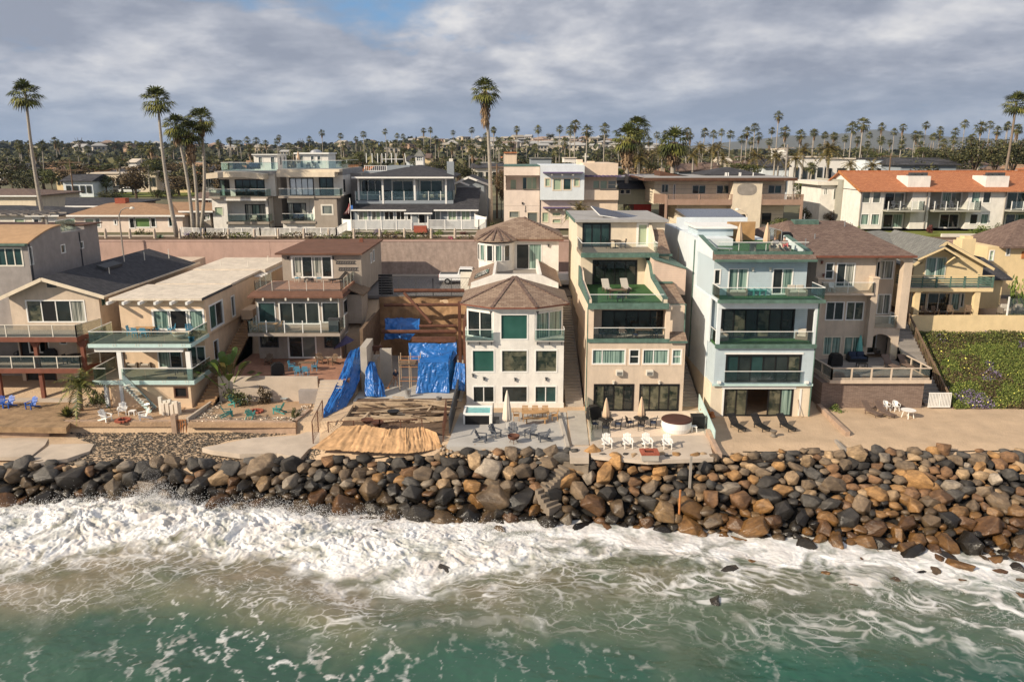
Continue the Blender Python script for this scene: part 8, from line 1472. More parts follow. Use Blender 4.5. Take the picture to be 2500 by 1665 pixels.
def housemesh(kind):
 b=MB();b.box(-1,1,-.7,.7,-.4,1);nb=len(b.f)
 if kind==0: b.hip(-1.15,1.15,-.85,.85,1.0,.55,th=.08)
 elif kind==1: b.hip(-1.15,1.15,-.85,.85,1.0,.5,th=.08,gable=True)
 else: b.box(-1.08,1.08,-.78,.78,1.003,1.12)
 nr=len(b.f)
 for x in(-.65,-.1,.5): b.box(x-.16,x+.16,-.72,-.703,.35,.8)
 me=bpy.data.meshes.new('house');me.from_pydata(b.v,[],b.f)
 for m_ in('farhouse','farroof','g_dark'): me.materials.append(MT[m_])
 for i,p in enumerate(me.polygons): p.material_index=0 if i<nb else 1 if i<nr else 2
 return me
def fmat(nm,col): return mat(nm,col,.9,bump=0,dirt=.05)
RF=['shingle_dark','shingle_brown','roof_tan','shingle_grey','tile_red','roof_white'];WLm=['whitestucco','palecream','pinkstucco','greysiding','offwhite','yellow']
WN={'whitestucco':'white','palecream':'cream','pinkstucco':'pinkish','greysiding':'grey','offwhite':'off white','yellow':'yellow','peach':'peach','bluewhite':'pale blue'};RN={'shingle_dark':'dark','shingle_brown':'brown','roof_tan':'tan','shingle_grey':'grey','tile_red':'red tile','roof_white':'flat white'}
HC_={}
def townhouse(label,x,y,zb,w,d,h,wm,rm,kind,group=None,rz=0):
 r_=empty('town_house',(x,y,zb),label,'house',group);key=(wm,rm,kind)
 if key not in HC_:
  a=MB();a.box(-1,1,-1,1,-.5,1);b=MB();(b.hip(-1.15,1.15,-1.15,1.15,1.0,.5,th=.06,ridge=((-.5,0),(.5,0)) ) if kind==0 else b.hip(-1.12,1.12,-1.15,1.15,1.0,.45,th=.06,ridge=((-1.12,0),(1.12,0))) if kind==1 else b.box(-1.06,1.06,-1.08,1.08,1.003,1.1));c=MB();[c.box(q-.14,q+.14,-1.04,-1.003,.3,.75) for q in(-.65,-.15,.3,.72)]
  ms=[]
  for mb_,mm,n_ in((a,wm,'wall'),(b,rm,'roof'),(c,'g_dark','window')): me=bpy.data.meshes.new(n_);me.from_pydata(mb_.v,[],mb_.f);me.materials.append(MT[mm]);ms.append(me)
  HC_[key]=ms
 rs=min(h,3.)
 for n_,me in zip(('wall','roof','windows'),HC_[key]): mobj(n_,me,r_,(0,0,h-rs if n_=='roof' else 0),(0,0,rz),(w/2,d/2,rs if n_=='roof' else h))
 return r_
for f,x0,x1,ye,yb,Y,wm,rm,kd,lab in ((A6,-20,640,700,850,195,'whitestucco','roof_white',2,'long white flat roofed building behind the tile roof'),(A6,640,1000,700,810,190,'bluewhite','shingle_dark',2,'white and slate building right of the long white building'),(A6,1140,1390,710,735,240,'palecream','roof_white',2,'low cream shed roof in front of the dark wood'),(A6,1000,1560,760,810,170,'greysiding','shingle_dark',1,'long dark roofed house behind the tile roof'),(A1,490,620,890,960,215,'yellow','shingle_brown',1,'orange yellow house with brown roof in the left town'),(A1,790,1110,915,960,215,'palecream','roof_white',2,'long cream flat roofed house in the left town'),(A1,1240,1410,905,1010,205,'palecream','roof_white',2,'two storey cream house with brown base in the left town'),(A1,1160,1240,812,840,330,'whitestucco','roof_white',1,'small bright white gabled house in the left town'),(A1,1090,1270,860,890,260,'whitestucco','roof_white',2,'long low white roof in the left town'),(A1,1575,1730,975,1015,200,'yellow','shingle_brown',0,'orange house behind the three clustered palms'),(A1,560,830,985,1040,180,'bluewhite','shingle_dark',1,'pale blue house with dark roof left of the grass strip'),(A1,-20,90,880,930,260,'offwhite','shingle_brown',1,'brown roofed house at the left edge of the town'),(A3,1215,1290,265,340,250,'yellow','shingle_brown',1,'orange house beside the cupola'),(A3,960,1085,300,345,240,'bluewhite','shingle_dark',1,'pale blue house left of the cupola'),(A4,265,425,600,740,190,'peach','tile_red',2,'pink tower like building behind the cubic building'),(A4,1030,1190,665,700,260,'whitestucco','roof_white',2,'low white building behind the cubic building'),(A4,600,870,670,745,210,'greysiding','shingle_grey',2,'dark glazed building behind the cubic building'),(A5,560,850,750,800,160,'greysiding','shingle_brown',1,'brown roofed house behind the monopitch roof'),(A5,860,1060,740,790,162,'greysiding','shingle_brown',1,'brown gabled house left of the clipped tree'),(A5,1530,1830,700,800,165,'bluewhite','shingle_dark',1,'pale blue roofed house right of the clipped tree'),(A5,1850,2250,590,800,185,'whitestucco','roof_white',2,'white blocky building above the right balcony'),(A5,1770,1812,500,580,185,'whitestucco','roof_white',2,'narrow white tower between the golden palms'),(A5,1040,1160,635,660,260,'palecream','roof_white',1,'pale roof between the palms above the clipped tree'),(A2,100,260,480,520,200,'offwhite','shingle_dark',1,'dark roofed house beside the left modern house')):
 xa,xb=gx(f,x0,ye,Y),gx(f,x1,ye,Y);zt=gz(f,ye,Y);zb=min(gz(f,yb,Y)-2,zl(xa,Y));townhouse(lab,(xa+xb)/2,Y+5,zb,abs(xb-xa),9,zt-zb,wm,rm,kd)
for i in range(130):
 Y=235*math.exp(rg2.random()*1.1);px=rg2.uniform(-40,2540);x=(px-1250)*Y/1944;wm=rg2.choice(WLm[:5]);rm=rg2.choice(RF);kd=rg2.choice((0,1,1)) if rm!='roof_white' else 2;lab=f'{WN[wm]} town house with {RN[rm]} roof {tprox(px)}';k=usedp.get(lab,0);usedp[lab]=k+1
 if Y<190 and 640<px<2000: continue
 if k: lab=f'{("another","third","fourth","fifth")[min(k-1,3)]} {lab}'
 townhouse(lab,x,Y,zl(x,Y),rg2.uniform(8,14),rg2.uniform(8,10),rg2.uniform(2.8,5),wm,rm,kd,'houses of the town',rg2.uniform(-.3,.3))
HMs=[housemesh(k) for k in range(3)];cols=[((.80,.78,.74),'white'),((.72,.64,.52),'cream'),((.62,.45,.35),'tan'),((.75,.74,.72),'pale grey')];rcs=[(.30,.15,.09),(.20,.17,.15),(.45,.22,.12),(.55,.52,.48)]
for i in range(235):
 if i<175: Y=rg2.uniform(900,1650);px=rg2.gauss(1290,160) if rg2.random()<.75 else rg2.uniform(900,1650)
 elif i<205: Y=rg2.uniform(900,1500);px=rg2.uniform(100,900)
 else: Y=rg2.uniform(1500,2600);px=rg2.uniform(1800,2400)
 x=(px-1250)*Y/1944;ci=rg2.randrange(4);o=mobj('hillside_house',rg2.choice(HMs),None,(x,Y,zl(x,Y)+rg2.uniform(2,6)),(0,0,rg2.uniform(-.6,.6)),(rg2.uniform(5,10),rg2.uniform(6,9),rg2.uniform(3.5,6.5)))
 o.color=(*cols[ci][0],1);o['category']='house';o['group']='tiny houses on the far hillside';o['label']=f"tiny {cols[ci][1]} house {'low' if Y<1250 else 'high'} on the hillside {tprox(px)}"
# grass strip and parked cars of the left town
b=MB();p=[G(A1,560,1130,12.05),G(A1,1850,1115,12.05),G(A1,1850,1075,12.05),G(A1,560,1090,12.05)];b.poly(*p);b.build('grass_strip','leafygrass',kind='structure')
b=MB();p=[G(A1,700,1085,12.06),G(A1,1950,1065,12.06),G(A1,1950,1040,12.06),G(A1,700,1065,12.06)];b.poly(*p);b.build('road','asphalt',kind='structure')
def car(paint,pick=False):
 def fn():
  r=empty('parked_car',(0,0,0),None,'car')
  prof=[(-2.3,.35),(2.25,.35),(2.3,.75),(1.2,.95),(.75,1.42),(-1.0,1.45),(-1.75,.98),(-2.3,.92)] if not pick else [(-2.8,.45),(2.75,.45),(2.8,1.0),(1.7,1.15),(1.1,1.85),(-.4,1.88),(-.55,1.2),(-2.8,1.2)]
  w=.88 if not pick else .98;part(r,'body',paint,lambda b:b.prism([(x,-w,z) for x,z in prof],(0,2*w,0)),bevel=.06)
  gl=[(.95,1.0),(.68,1.36),(-.95,1.38),(-1.45,1.0)] if not pick else [(1.45,1.25),(1.02,1.78),(-.35,1.8),(-.38,1.25)]
  for s in(-1,1): part(r,'side_window','g_dark',lambda b:b.prism([(x,s*(w+.012),z) for x,z in gl],(0,-s*.01,0)))
  part(r,'windscreen','g_dark',lambda b:b.prism([(gl[0][0]+.25,-w+.1,gl[0][1]),(gl[1][0]+.12,-w+.15,gl[1][1]+.02),(gl[1][0]+.12,w-.15,gl[1][1]+.02),(gl[0][0]+.25,w-.1,gl[0][1])],(.04,0,.03)))
  for x in(-1.45,1.45) if not pick else (-1.8,1.8):
   for s in(-1,1):
    wh=part(r,'wheel','black',lambda b:b.tube([(x,s*(w-.18),.36),(x,s*(w+.03),.36)],.36,16));part(wh,'rim','metal',lambda b:b.tube([(x,s*(w+.031),.36),(x,s*(w+.045),.36)],.2,10))
  if pick: part(r,'cargo_bed','darkgrey',lambda b:b.box(-2.7,-.65,-.8,.8,1.203,1.23));part(r,'tail_light','red',lambda b:(b.box(-2.84,-2.805,-.95,-.78,.85,1.15),b.box(-2.84,-2.805,.78,.95,.85,1.15)))
  return r
 return Proto(fn)
car('carwhite')(G(A1,1185,1092,12.07),0,'pale sedan driving past the grass strip in the left town');car('darkgrey')(G(A1,1090,1075,12.07),0,'dark car behind the pale sedan in the left town');car('bluepaint')(G(A1,1660,1075,12.07),0,'blue car behind the palms in the left town');car('carwhite',True)(G(A1,1840,1075,12.07),0,'white pickup parked behind the three clustered palms')
pk=Vector((gx(Z2,1492,470,94),94,6.61));car('carwhite',True)(pk,0,'silver white pickup truck parked on the road beside the building pit');plainwall('yard_screen','white box screen at the road corner of the white house','offwhite',gx(Z2,1476,430,89),gx(Z2,1560,430,89),88.6,89,6.6,8.7,'screen')
car('carwhite')(Vector((gx(Z3,765,410,91),93,6.61)),R(90),'white car with red tail lights on the road right of the white house')
SH={m_:leafcloud('bush',700,(1,1,.75),.075,m_,seed=i,clumps=12,zmin=-.2) for i,m_ in enumerate(('leafmid','leafbright','purple','pinkflower','redleaf','leafdark','leafbrown'))}
def shrub(label,f,zx,zt,zb,hw,Y,m_,name='bush'):
 z0=gz(f,zb,Y);z1=gz(f,zt,Y);x=gx(f,zx,(zt+zb)/2,Y);w=hw/f.k*Y/1944*1.08;o=mobj(name,SH[m_] if w<2.2 else LC[1],None,(x,Y,z0),(0,0,rg2.uniform(0,6)),(w,w*.8,(z1-z0)*1.15));tag(o,label,'bush');return o
for a in (('purple flowering bush left of the green domed bush',A3,575,1200,1310,70,108.2,'purple'),('bright green domed bush below the white fence',A3,702,1225,1310,75,108,'leafbright'),('pale green bush below the white fence left of the gate',A3,870,1228,1300,85,108,'leafbright'),('low purple bush between two bollards',A3,815,1290,1385,60,103.5,'purple'),('dark green low bush beside the low purple bush',A3,705,1330,1385,75,103.6,'leafdark'),('dark green bush under the tall purple bush',A3,530,1270,1375,60,104.5,'leafmid'),('dark red bush right of the flagpole agave',A3,345,1315,1390,80,103.3,'redleaf'),('green domed bush right of the brick steps',A3,1400,1222,1300,85,108,'leafbright'),('olive bush below the green domed bush',A3,1425,1290,1380,60,105,'leafmid'),('bright pink flowering bush hanging over the wall top',A3,1565,1310,1430,62,101.6,'pinkflower'),('low reddish bush under the right picket fence',A3,1750,1255,1290,65,108.8,'redleaf'),('dark green bush between the white board fence and the cubic building',A3,2170,1060,1190,110,108,'leafdark'),('dark green bush by the brown cottage window',A1,1290,1395,1475,75,107,'leafmid'),('purple bush at the foot of the three clustered palms',A1,1715,1415,1480,60,106,'purple'),('small green bush beside the brown cottage door',A1,955,1445,1480,40,106,'leafmid'),
 ('green bush in front of the oval tower house',A5,1750,1265,1370,190,106,'leafbright'),('dark bush beside the peach house solar roof',A5,480,1300,1480,90,101.9,'leafdark'),('dark flowering tree behind the peach house roof',A4,1815,1180,1340,95,110,'leafdark'),('bright green hedge at the front of the tile roofed row',A6,1850,1350,1420,140,106,'leafbright'),('rounded bush beside the tile roofed row corner',A6,400,1300,1375,85,106,'leafmid'),('bright green bush beside the white box chimney',A6,570,1355,1435,70,103,'leafbright'),('red brown potted shrubs beside the tile roof terrace',A6,1290,1340,1410,50,107,'redleaf'),('yellow green bush at the corner of the tile row lawn',A6,1985,1310,1400,50,107,'leafmid'),
 ('big green hedge at the right edge above the yellow wall',Z6,1375,335,640,90,79,'leafbright'),('low green bush in front of the stone base',Z6,225,1205,1270,65,66,'leafbright'),('dark shrub beside the striped loungers',Z2,215,1085,1175,70,68.9,'leafbrown'),('green shrubs under the banana plant',Z1,1560,1130,1220,110,68.4,'leafmid'),('dark shrubs beside the lower deck posts',Z1,640,1040,1260,75,68.8,'leafdark'),('green shrub behind the feather palm',Z1,590,1180,1280,60,68.3,'leafmid'),('dry grassy plant at the corner of the teal chair yard',Z2,420,1225,1290,35,64.8,'leafmid'),('low creeping plant in the white chair yard',Z1,520,1340,1380,50,64.4,'leafmid')): shrub(*a)
def agave(label,f,zx,zt,zb,hw,Y,m_='agave',name='agave',n=34):
 x=gx(f,zx,zb,Y);z0=gz(f,zb,Y);w=hw/f.k*Y/1944;b=MB()
 for i in range(n):
  az=i*2.4;e=R(rg2.uniform(15,80));d=Vector((math.cos(az)*math.cos(e),math.sin(az)*math.cos(e),math.sin(e)))*w*rg2.uniform(.8,1.15);s=Vector((-math.sin(az),math.cos(az),0))*w*.085;b.add([(x-s.x,Y-s.y,z0),(x+s.x,Y+s.y,z0),(x+d.x*.55+s.x*1.2,Y+d.y*.55+s.y*1.2,z0+d.z*.6),(x+d.x*.55-s.x*1.2,Y+d.y*.55-s.y*1.2,z0+d.z*.6),(x+d.x,Y+d.y,z0+d.z*.9)],[(0,1,2,3),(3,2,4)])
 return b.build(name,m_,None,label,'plant')
agave('grey green agave by the fence at the leaning palm',A1,1455,1410,1530,85,103);agave('agave cluster at the right end of the long picket fence',A2,2180,1350,1500,100,103);agave('agave left of the flagpole bollard',A3,110,1250,1390,85,102.6);agave('agave hanging over the wall below the brick steps',A3,1080,1310,1410,75,101.6);agave('spiky sago palm at the corner of the dry lawn',Z1,450,1265,1345,85,G(Z1,450,1345,-.27).y,'frond','sago_palm',50)
# banana plant
bp0=G(Z1,1510,1195,.3);bn=empty('banana_plant',bp0,'tall banana plant with yellowing paddle leaves beside the ochre steps','plant')
for i in range(26):
 az=i*2.4;e=R(rg2.uniform(28,82));L1=rg2.uniform(1.8,3.1);L2=rg2.uniform(1.3,2.);d=Vector((math.cos(az)*math.cos(e),math.sin(az)*math.cos(e),math.sin(e)));s=Vector((-math.sin(az),math.cos(az),0));b=MB();p1=bp0+d*L1;P=[p1,p1+d*L2*.4+UP_*-.05,p1+d*L2*.8-UP_*.25,p1+d*L2-UP_*.5];b.beam(bp0,p1,.05);wd_=[.07,.33,.3,.03]
 b.add([P[k]+s*wd_[k]*q for k in range(4) for q in(-1,1)],[(0,1,3,2),(2,3,5,4),(4,5,7,6)]);b.build('leaf','leafbright' if i%3 else 'frondgold',bn)
def bank():
 r=np.random.default_rng(2);A=[(38.75,66.3,0.),(38.9,75.5,4.75),(80,75.5,4.75),(80,66.3,0.)]
 def zf(x,y): t=np.clip((y-66.3)/9.2,0,1);return 4.75*t**.9+.18*(fbm(x*.6,y*.6,4,5)-.5)*2
 mobj('bank',gridmesh('bank',np.arange(38.6,82,.5),np.arange(66.2,75.7,.4),lambda x,y:zf(x,y)-.12,'soil'),kind='structure')
 n=88000;x=38.7+r.random(n)**1.3*24;y=r.uniform(66.3,75.6,n);nn=r.normal(size=(n,3))+np.array([0,-.7,1.2]);nn/=np.linalg.norm(nn,axis=1)[:,None];t=np.cross(nn,r.normal(size=(n,3)));t/=np.linalg.norm(t,axis=1)[:,None];b=np.cross(nn,t);s=r.uniform(.035,.095,(n,1));c=np.stack([x,y,zf(x,y)+r.uniform(-.05,.16,n)*(1+1.5*fbm(x*1.2,y*1.2,3,6))],-1)
 V=np.stack([c-t*s,c-b*s*.7,c+t*s,c+b*s*.7],1).reshape(-1,3);me=npmesh('ice_plant',V,np.arange(n*4).reshape(-1,4),['iceplant','purple','yellowflower','leafbrown','leafmid'])
 pch=fbm(x*.35,y*.45,4,15);mi=np.where((pch>.60)&(r.random(n)<.5),1,0);mi=np.where((fbm(x*.5+7,y*.6,4,25)>.60)&(r.random(n)<.6),3,mi);mi=np.where((y>74)&(r.random(n)<.6),4,mi);mi=np.where(r.random(n)<.012,2,mi);me.polygons.foreach_set('material_index',mi.astype(np.int32));mobj('ice_plant',me,kind='stuff')
bank()
def strip():
 r=np.random.default_rng(8);n=9000;x=r.uniform(-42,30,n);y=101.5+r.random(n)*2.3;d=fbm(x*.25,y*.5,3,3);k=d>.47;x=x[k];y=y[k];n=len(x);nn=r.normal(size=(n,3))+np.array([0,-.4,1]);nn/=np.linalg.norm(nn,axis=1)[:,None];t=np.cross(nn,r.normal(size=(n,3)));t/=np.linalg.norm(t,axis=1)[:,None];b=np.cross(nn,t);s=r.uniform(.06,.16,(n,1));c=np.stack([x,y,11.05+r.random(n)*.55*np.clip((d[k]-.45)*8,0,1.3)],-1);V=np.stack([c-t*s,c-b*s*.7,c+t*s,c+b*s*.7],1).reshape(-1,3)
 me=npmesh('ground_cover',V,np.arange(n*4).reshape(-1,4),['leafmid','leafbrown']);me.polygons.foreach_set('material_index',(fbm(x*.3,y*.3,2,9)>.52).astype(np.int32));mobj('ground_cover',me,kind='stuff')
strip()
# ================================================================ BUILDING SITE
def cloth(name,label,m,grid,n=44,amp=.12,fr=2.2,seed=1,stretch=(1,1),cat='tarpaulin',parent=None,amp2=.05):
 """wrinkled sheet through a coarse grid of 3-D points"""
 Gd=np.array([[list(p) for p in row] for row in grid],dtype=float);R_,C_=Gd.shape[:2];u=np.linspace(0,C_-1,n);v=np.linspace(0,R_-1,n);U,Vv=np.meshgrid(u,v);i=np.clip(U.astype(int),0,C_-2);j=np.clip(Vv.astype(int),0,R_-2);a=(U-i)[...,None];b=(Vv-j)[...,None];a=a*a*(3-2*a)*.5+a*.5
 P=(Gd[j,i]*(1-a)+Gd[j,i+1]*a)*(1-b)+(Gd[j+1,i]*(1-a)+Gd[j+1,i+1]*a)*b;du=np.gradient(P,axis=1);dv=np.gradient(P,axis=0);nn=np.cross(du,dv);nn/=np.linalg.norm(nn,axis=2)[...,None]+1e-9
 s=U/(C_-1)*stretch[0];t=Vv/(R_-1)*stretch[1];w=1-np.abs(2*fbm(s*fr*3+fbm(s*3,t*3,3,seed+4)*1.5,t*fr,4,seed)-1);w2=1-np.abs(2*fbm(s*fr*7,t*fr*5,3,seed+2)-1);P=P+nn*((w-.6)*amp+(w2-.6)*amp2)[...,None]
 k=np.arange(n*n).reshape(n,n);me=npmesh(name,P.reshape(-1,3),np.stack([k[:-1,:-1],k[:-1,1:],k[1:,1:],k[1:,:-1]],-1).reshape(-1,4),m,True);o=mobj(name,me,parent);o.modifiers.new('s','SOLIDIFY').thickness=.02
 if parent is None: tag(o,label,cat)
 return o
Pz=lambda zx,zy,z:G(Z2,zx,zy,z)
Py=lambda zx,zy,Y:gp(Z2,zx,zy,Y)
sheet('site_floor','patio',[(-14.3,68.5),(-4.5,68.5),(-4.5,85.3),(-14.3,85.3)],.03,.1)
pit=empty('pit_wall',(-9.4,85.3,0),'ochre excavated earth wall at the back of the building pit','wall')
V=[];xs=np.linspace(-14.4,-4.4,60);zs=np.linspace(0,6.55,40);XX,ZZ=np.meshgrid(xs,zs);YY=85.3-.9*(fbm(XX*.5,ZZ*.6,5,3)-.45)-.25*(ZZ<3)-.05;k=np.arange(2400).reshape(40,60)
mobj('earth_face',npmesh('earth_face',np.stack([XX,YY,ZZ],-1).reshape(-1,3)-np.array([-9.4,85.3,0]),np.stack([k[:-1,:-1],k[:-1,1:],k[1:,1:],k[1:,:-1]],-1).reshape(-1,4),'clay',True),pit)
plainwall('lagging_wall','dark timber lagging wall on the left side of the building pit','lumberdark',-14.7,-14.4,75,85.5,-.2,5.2);plainwall('lagging_wall','rusty timber lagging wall on the pit side of the white house','rust',-4.6,-4.35,73,85.5,-.2,6.5)
for lab,a,c,r in (('rusty steel strut at road level across the pit',Py(1050,495,84.6),Py(1500,495,84.6),.2),('second rusty steel strut across the pit',Py(985,588,83.5),Py(1475,585,83.5),.17),('short rusty strut above the lowest one',Py(1210,722,80.5),Py(1450,720,80.5),.15),('lowest long rusty strut across the pit',Py(975,757,79.5),Py(1450,757,79.5),.2),('diagonal rusty brace leaning in the pit',Py(1115,510,84),Py(1290,705,82),.17)):
 b=MB();b.tube([a,c],r,10);b.build('steel_strut','rust',None,lab,'steel beam')
b=MB();p=Py(1478,800,78);b.box(p.x-.25,p.x+.05,77.6,78,0,7.4);b.build('steel_column','rust',None,'rusty upright steel column at the right side of the pit','steel beam')
b=MB();p=Pz(853,850,2.0);p.x-=.1;b.beam((p.x,p.y,0),(p.x,p.y,gz(Z2,620,p.y)),.16);b.build('wooden_post','woodgrey',None,'tall pale square post beside the taupe house','post')
cloth('blue_tarpaulin','crumpled blue tarpaulin lying at the back left of the pit','tarp',[[Py(990,670,82),Py(1080,668,82.2),Py(1215,672,82)],[Py(995,720,81),Py(1090,715,80.6),Py(1212,740,81)],[Py(985,808,80),Py(1090,800,79.5),Py(1150,812,80)]],40,.25)
cloth('blue_tarpaulin','blue tarpaulin hanging from a steel beam over the concrete frame','tarp',[[Py(1142,828,74),Py(1250,828,74),Py(1345,832,74),Py(1450,826,74)],[Py(1145,880,73.6),Py(1250,895,73.4),Py(1345,890,73.3),Py(1452,900,73.6)],[Py(1150,935,73.2),Py(1250,952,73),Py(1345,956,72.8),Py(1420,940,73)]],60,.3,2.2,2)
b=MB();a=Py(1165,808,74.4);c=Py(1445,806,74.4);b.box(a.x,c.x,74.2,74.6,a.z-.2,a.z+.25);b.build('steel_beam','rust',None,'rusty steel beam on top of the hanging blue tarpaulin','steel beam')
tx0,tx1=gx(Z2,1208,1100,71.5),gx(Z2,1400,1100,71.5);zt_=gz(Z2,955,71.5)
tb=empty('wrapped_concrete_block',((tx0+tx1)/2,71.5,0),'tall block wrapped in blue tarpaulin right of the scaffold','tarpaulin')
def loc_(o,r): 
 o.location=-Vector(r.location);return o
loc_(cloth('front_sheet',None,'tarp',[[(tx0,71.5,zt_),((tx0+tx1)/2,71.5,zt_),(tx1,71.5,zt_)],[(tx0-.05,71.3,1.5),((tx0+tx1)/2,71.35,1.6),(tx1+.05,71.3,1.5)],[(tx0-.2,70.7,.05),((tx0+tx1)/2,71,.05),(tx1+.1,70.8,.05)]],60,.2,2.4,5,parent=tb),tb)
loc_(cloth('side_sheet',None,'tarp',[[(tx1,71.5,zt_),(tx1+.3,73.5,zt_+.6),(tx1+.5,76,zt_+1)],[(tx1+.05,71.4,1.5),(tx1+.3,73.5,2),(tx1+.5,76,2.4)],[(tx1+.1,70.9,.05),(tx1+.5,73.5,.05),(tx1+.5,76,.05)]],50,.2,2.4,6,parent=tb),tb);loc_(cloth('top_sheet',None,'tarp',[[(tx0,73.2,zt_+.1),(tx1,73.2,zt_+.3)],[(tx0,71.5,zt_),(tx1,71.5,zt_)]],30,.1,2,7,parent=tb),tb);part(tb,'concrete_core','concrete',lambda b:b.box(tx0+.1,tx1-.1,71.8,76,.03,zt_-.15))
cloth('blue_tarpaulin','narrow blue tarpaulin against the white house side of the pit','tarp',[[Py(1445,950,70.5),Py(1500,960,70.2)],[Py(1425,1060,69.6),Py(1505,1060,69.4)],[Py(1420,1120,69),Py(1500,1135,68.8)]],36,.35,2,8)
# long tarpaulin wall on the left, over a fence
g_=[[Py(775,868,74.3),Py(815,855,74.8),Py(868,850,75.2)],[Py(725,985,71.2),Py(790,940,71.6),Py(852,985,72)],[Py(680,1095,68.8),Py(740,1080,69.2),Py(812,1130,69.8)],[Py(600,1248,65.8),Py(665,1220,66.3),Py(730,1262,66.8)],[Py(608,1290,64.6),Py(620,1325,64.7),Py(632,1355,64.9)]]
cloth('blue_tarpaulin','long blue tarpaulin draped over the fence between taupe house and pit','tarp',g_,70,.45,2.0,9,(1,2.4),amp2=.12)
cloth('blue_tarpaulin','cone shaped blue tarpaulin wrapped round a column base in the pit','tarp',[[Py(890,948,71.8),Py(905,942,72),Py(925,952,71.8)],[Py(868,1010,71.2),Py(915,1015,70.7),Py(960,1050,71.2)],[Py(862,1090,70.4),Py(920,1095,69.9),Py(985,1110,70.4)],[Py(862,1165,69.7),Py(925,1172,69.3),Py(1000,1168,69.7)]],50,.35,2.4,11)
for lab,x0,x1,yt,yb,Y,d in (('pale concrete wall stub behind the long blue tarpaulin',838,880,855,1110,71.5,3.5),('grey concrete wall stub in the middle of the pit',962,1035,868,1060,73.5,.4),('concrete kerb wall left of the middle wall stub',885,940,935,985,73.8,2)):
 a,c_x,z0,z1=rect(Z2,x0,yt,x1,yb,Y);b=MB();b.box(a,c_x,Y,Y+d,.03,z1);b.build('concrete_wall','concrete',None,lab,'wall')
b=MB();p=Py(915,858,74.6);b.box(p.x-.9,p.x+.9,74.4,74.9,p.z-.3,p.z+.15);b.build('steel_beam','rust',None,'rusty steel beam lying on the pale wall stub','steel beam')
sc=empty('scaffold',Pz(1150,1065,.03),'small yellow tube scaffold with plywood tray in the pit','scaffold');a,c_x=gx(Z2,1088,1000,72),gx(Z2,1215,1000,72)
for x in(a,(a+c_x)/2,c_x):
 for y in(71.6,72.8): part(sc,'upright','lumber',lambda b:b.tube([(x,y,.03),(x,y,gz(Z2,925,72)+.3)],.035,6))
part(sc,'rail','rustorange',lambda b:[b.tube([(a,y,z),(c_x,y,z)],.03,5) for y in(71.6,72.8) for z in(1.0,gz(Z2,975,72),gz(Z2,930,72))]);part(sc,'tray','lumberdark',lambda b:b.box(a,a+1.5,71.5,72.9,gz(Z2,965,72)+.1,gz(Z2,965,72)+.2))
for lab,zx,zy,r in (('grey bucket beside the worker in the pit',1141,1170,.28),('tall grey waste bin at the corner of the lumber pile',1338,1215,.26)):
 p=Pz(zx,zy,.05);b=MB();b.lathe([(r*.8,0),(r,r*2.4),(r*.9,r*2.4),(r*.7,.1)],(p.x,p.y,p.z),16);b.build('bucket','metal',None,lab,'bucket')
# lumber platform with boards and scrap
lp=empty('lumber_pile',Pz(1080,1330,0),'wide heap of planks and boards behind the orange cloth','lumber');A_,B_=G(Z2,785,1210,.6),G(Z2,1385,1210,.6);part(lp,'soil','soil',lambda b:b.box(-14,-4.9,59.6,69.2,-1.2,.06));part(lp,'form_board','lumber',lambda b:(b.box(A_.x,B_.x,62.8,62.86,-.1,.45),b.box(A_.x,B_.x,66.6,66.66,0,.55),b.box(A_.x-.05,A_.x+.02,62.9,66.5,-.1,.35)))
for i in range(64):
 x=rg2.uniform(-12.6,-5.6);y=rg2.uniform(62.4,68.4);l_=rg2.uniform(.8,3.2);an=rg2.gauss(0,.25)+(1.5 if rg2.random()<.12 else 0);z=.12+rg2.random()*.4;v=Vector((math.cos(an)*l_/2,math.sin(an)*l_/2,rg2.uniform(-.06,.06)));c0=Vector((x,y,z));part(lp,'plank','lumber' if rg2.random()<.62 else 'lumberdark',lambda b:b.beam(c0-v,c0+v,rg2.uniform(.12,.28),.05))
for lab,zx,zy in (('black barrow tub on the lumber heap',1045,1275),('rusty wheelbarrow bowl behind the orange cloth',945,1345),('small rusty bowl left of the wheelbarrow bowl',880,1330)):
 p=Pz(zx,zy,.6);b=MB();b.lathe([(.25,0),(.5,.3),(.52,.34),(.42,.3)],(p.x,p.y,p.z-.15),12);b.build('barrow_bowl','black' if 'black' in lab else 'rust',None,lab,'bowl')
# draped orange cloth facing the rocks
T=[(715,1355),(850,1350),(1010,1375),(1130,1370),(1230,1362),(1320,1400)];Bm=[(520,1500),(760,1515),(960,1525),(1130,1530),(1250,1515),(1360,1500)]
rows_=[[G(Z2,x,y,.6) for x,y in T]]
for t in(.33,.66,1.): rows_.append([G(Z2,T[i][0]+(Bm[i][0]-T[i][0])*t,T[i][1]+(Bm[i][1]-T[i][1])*t,.6-.95*t) for i in range(6)])
cloth('orange_cloth','long tan orange rusty mesh cloth draped down to the boulders','mesh_cloth',rows_,110,.22,3.0,13,(4.2,.22),'cloth',amp2=.12)
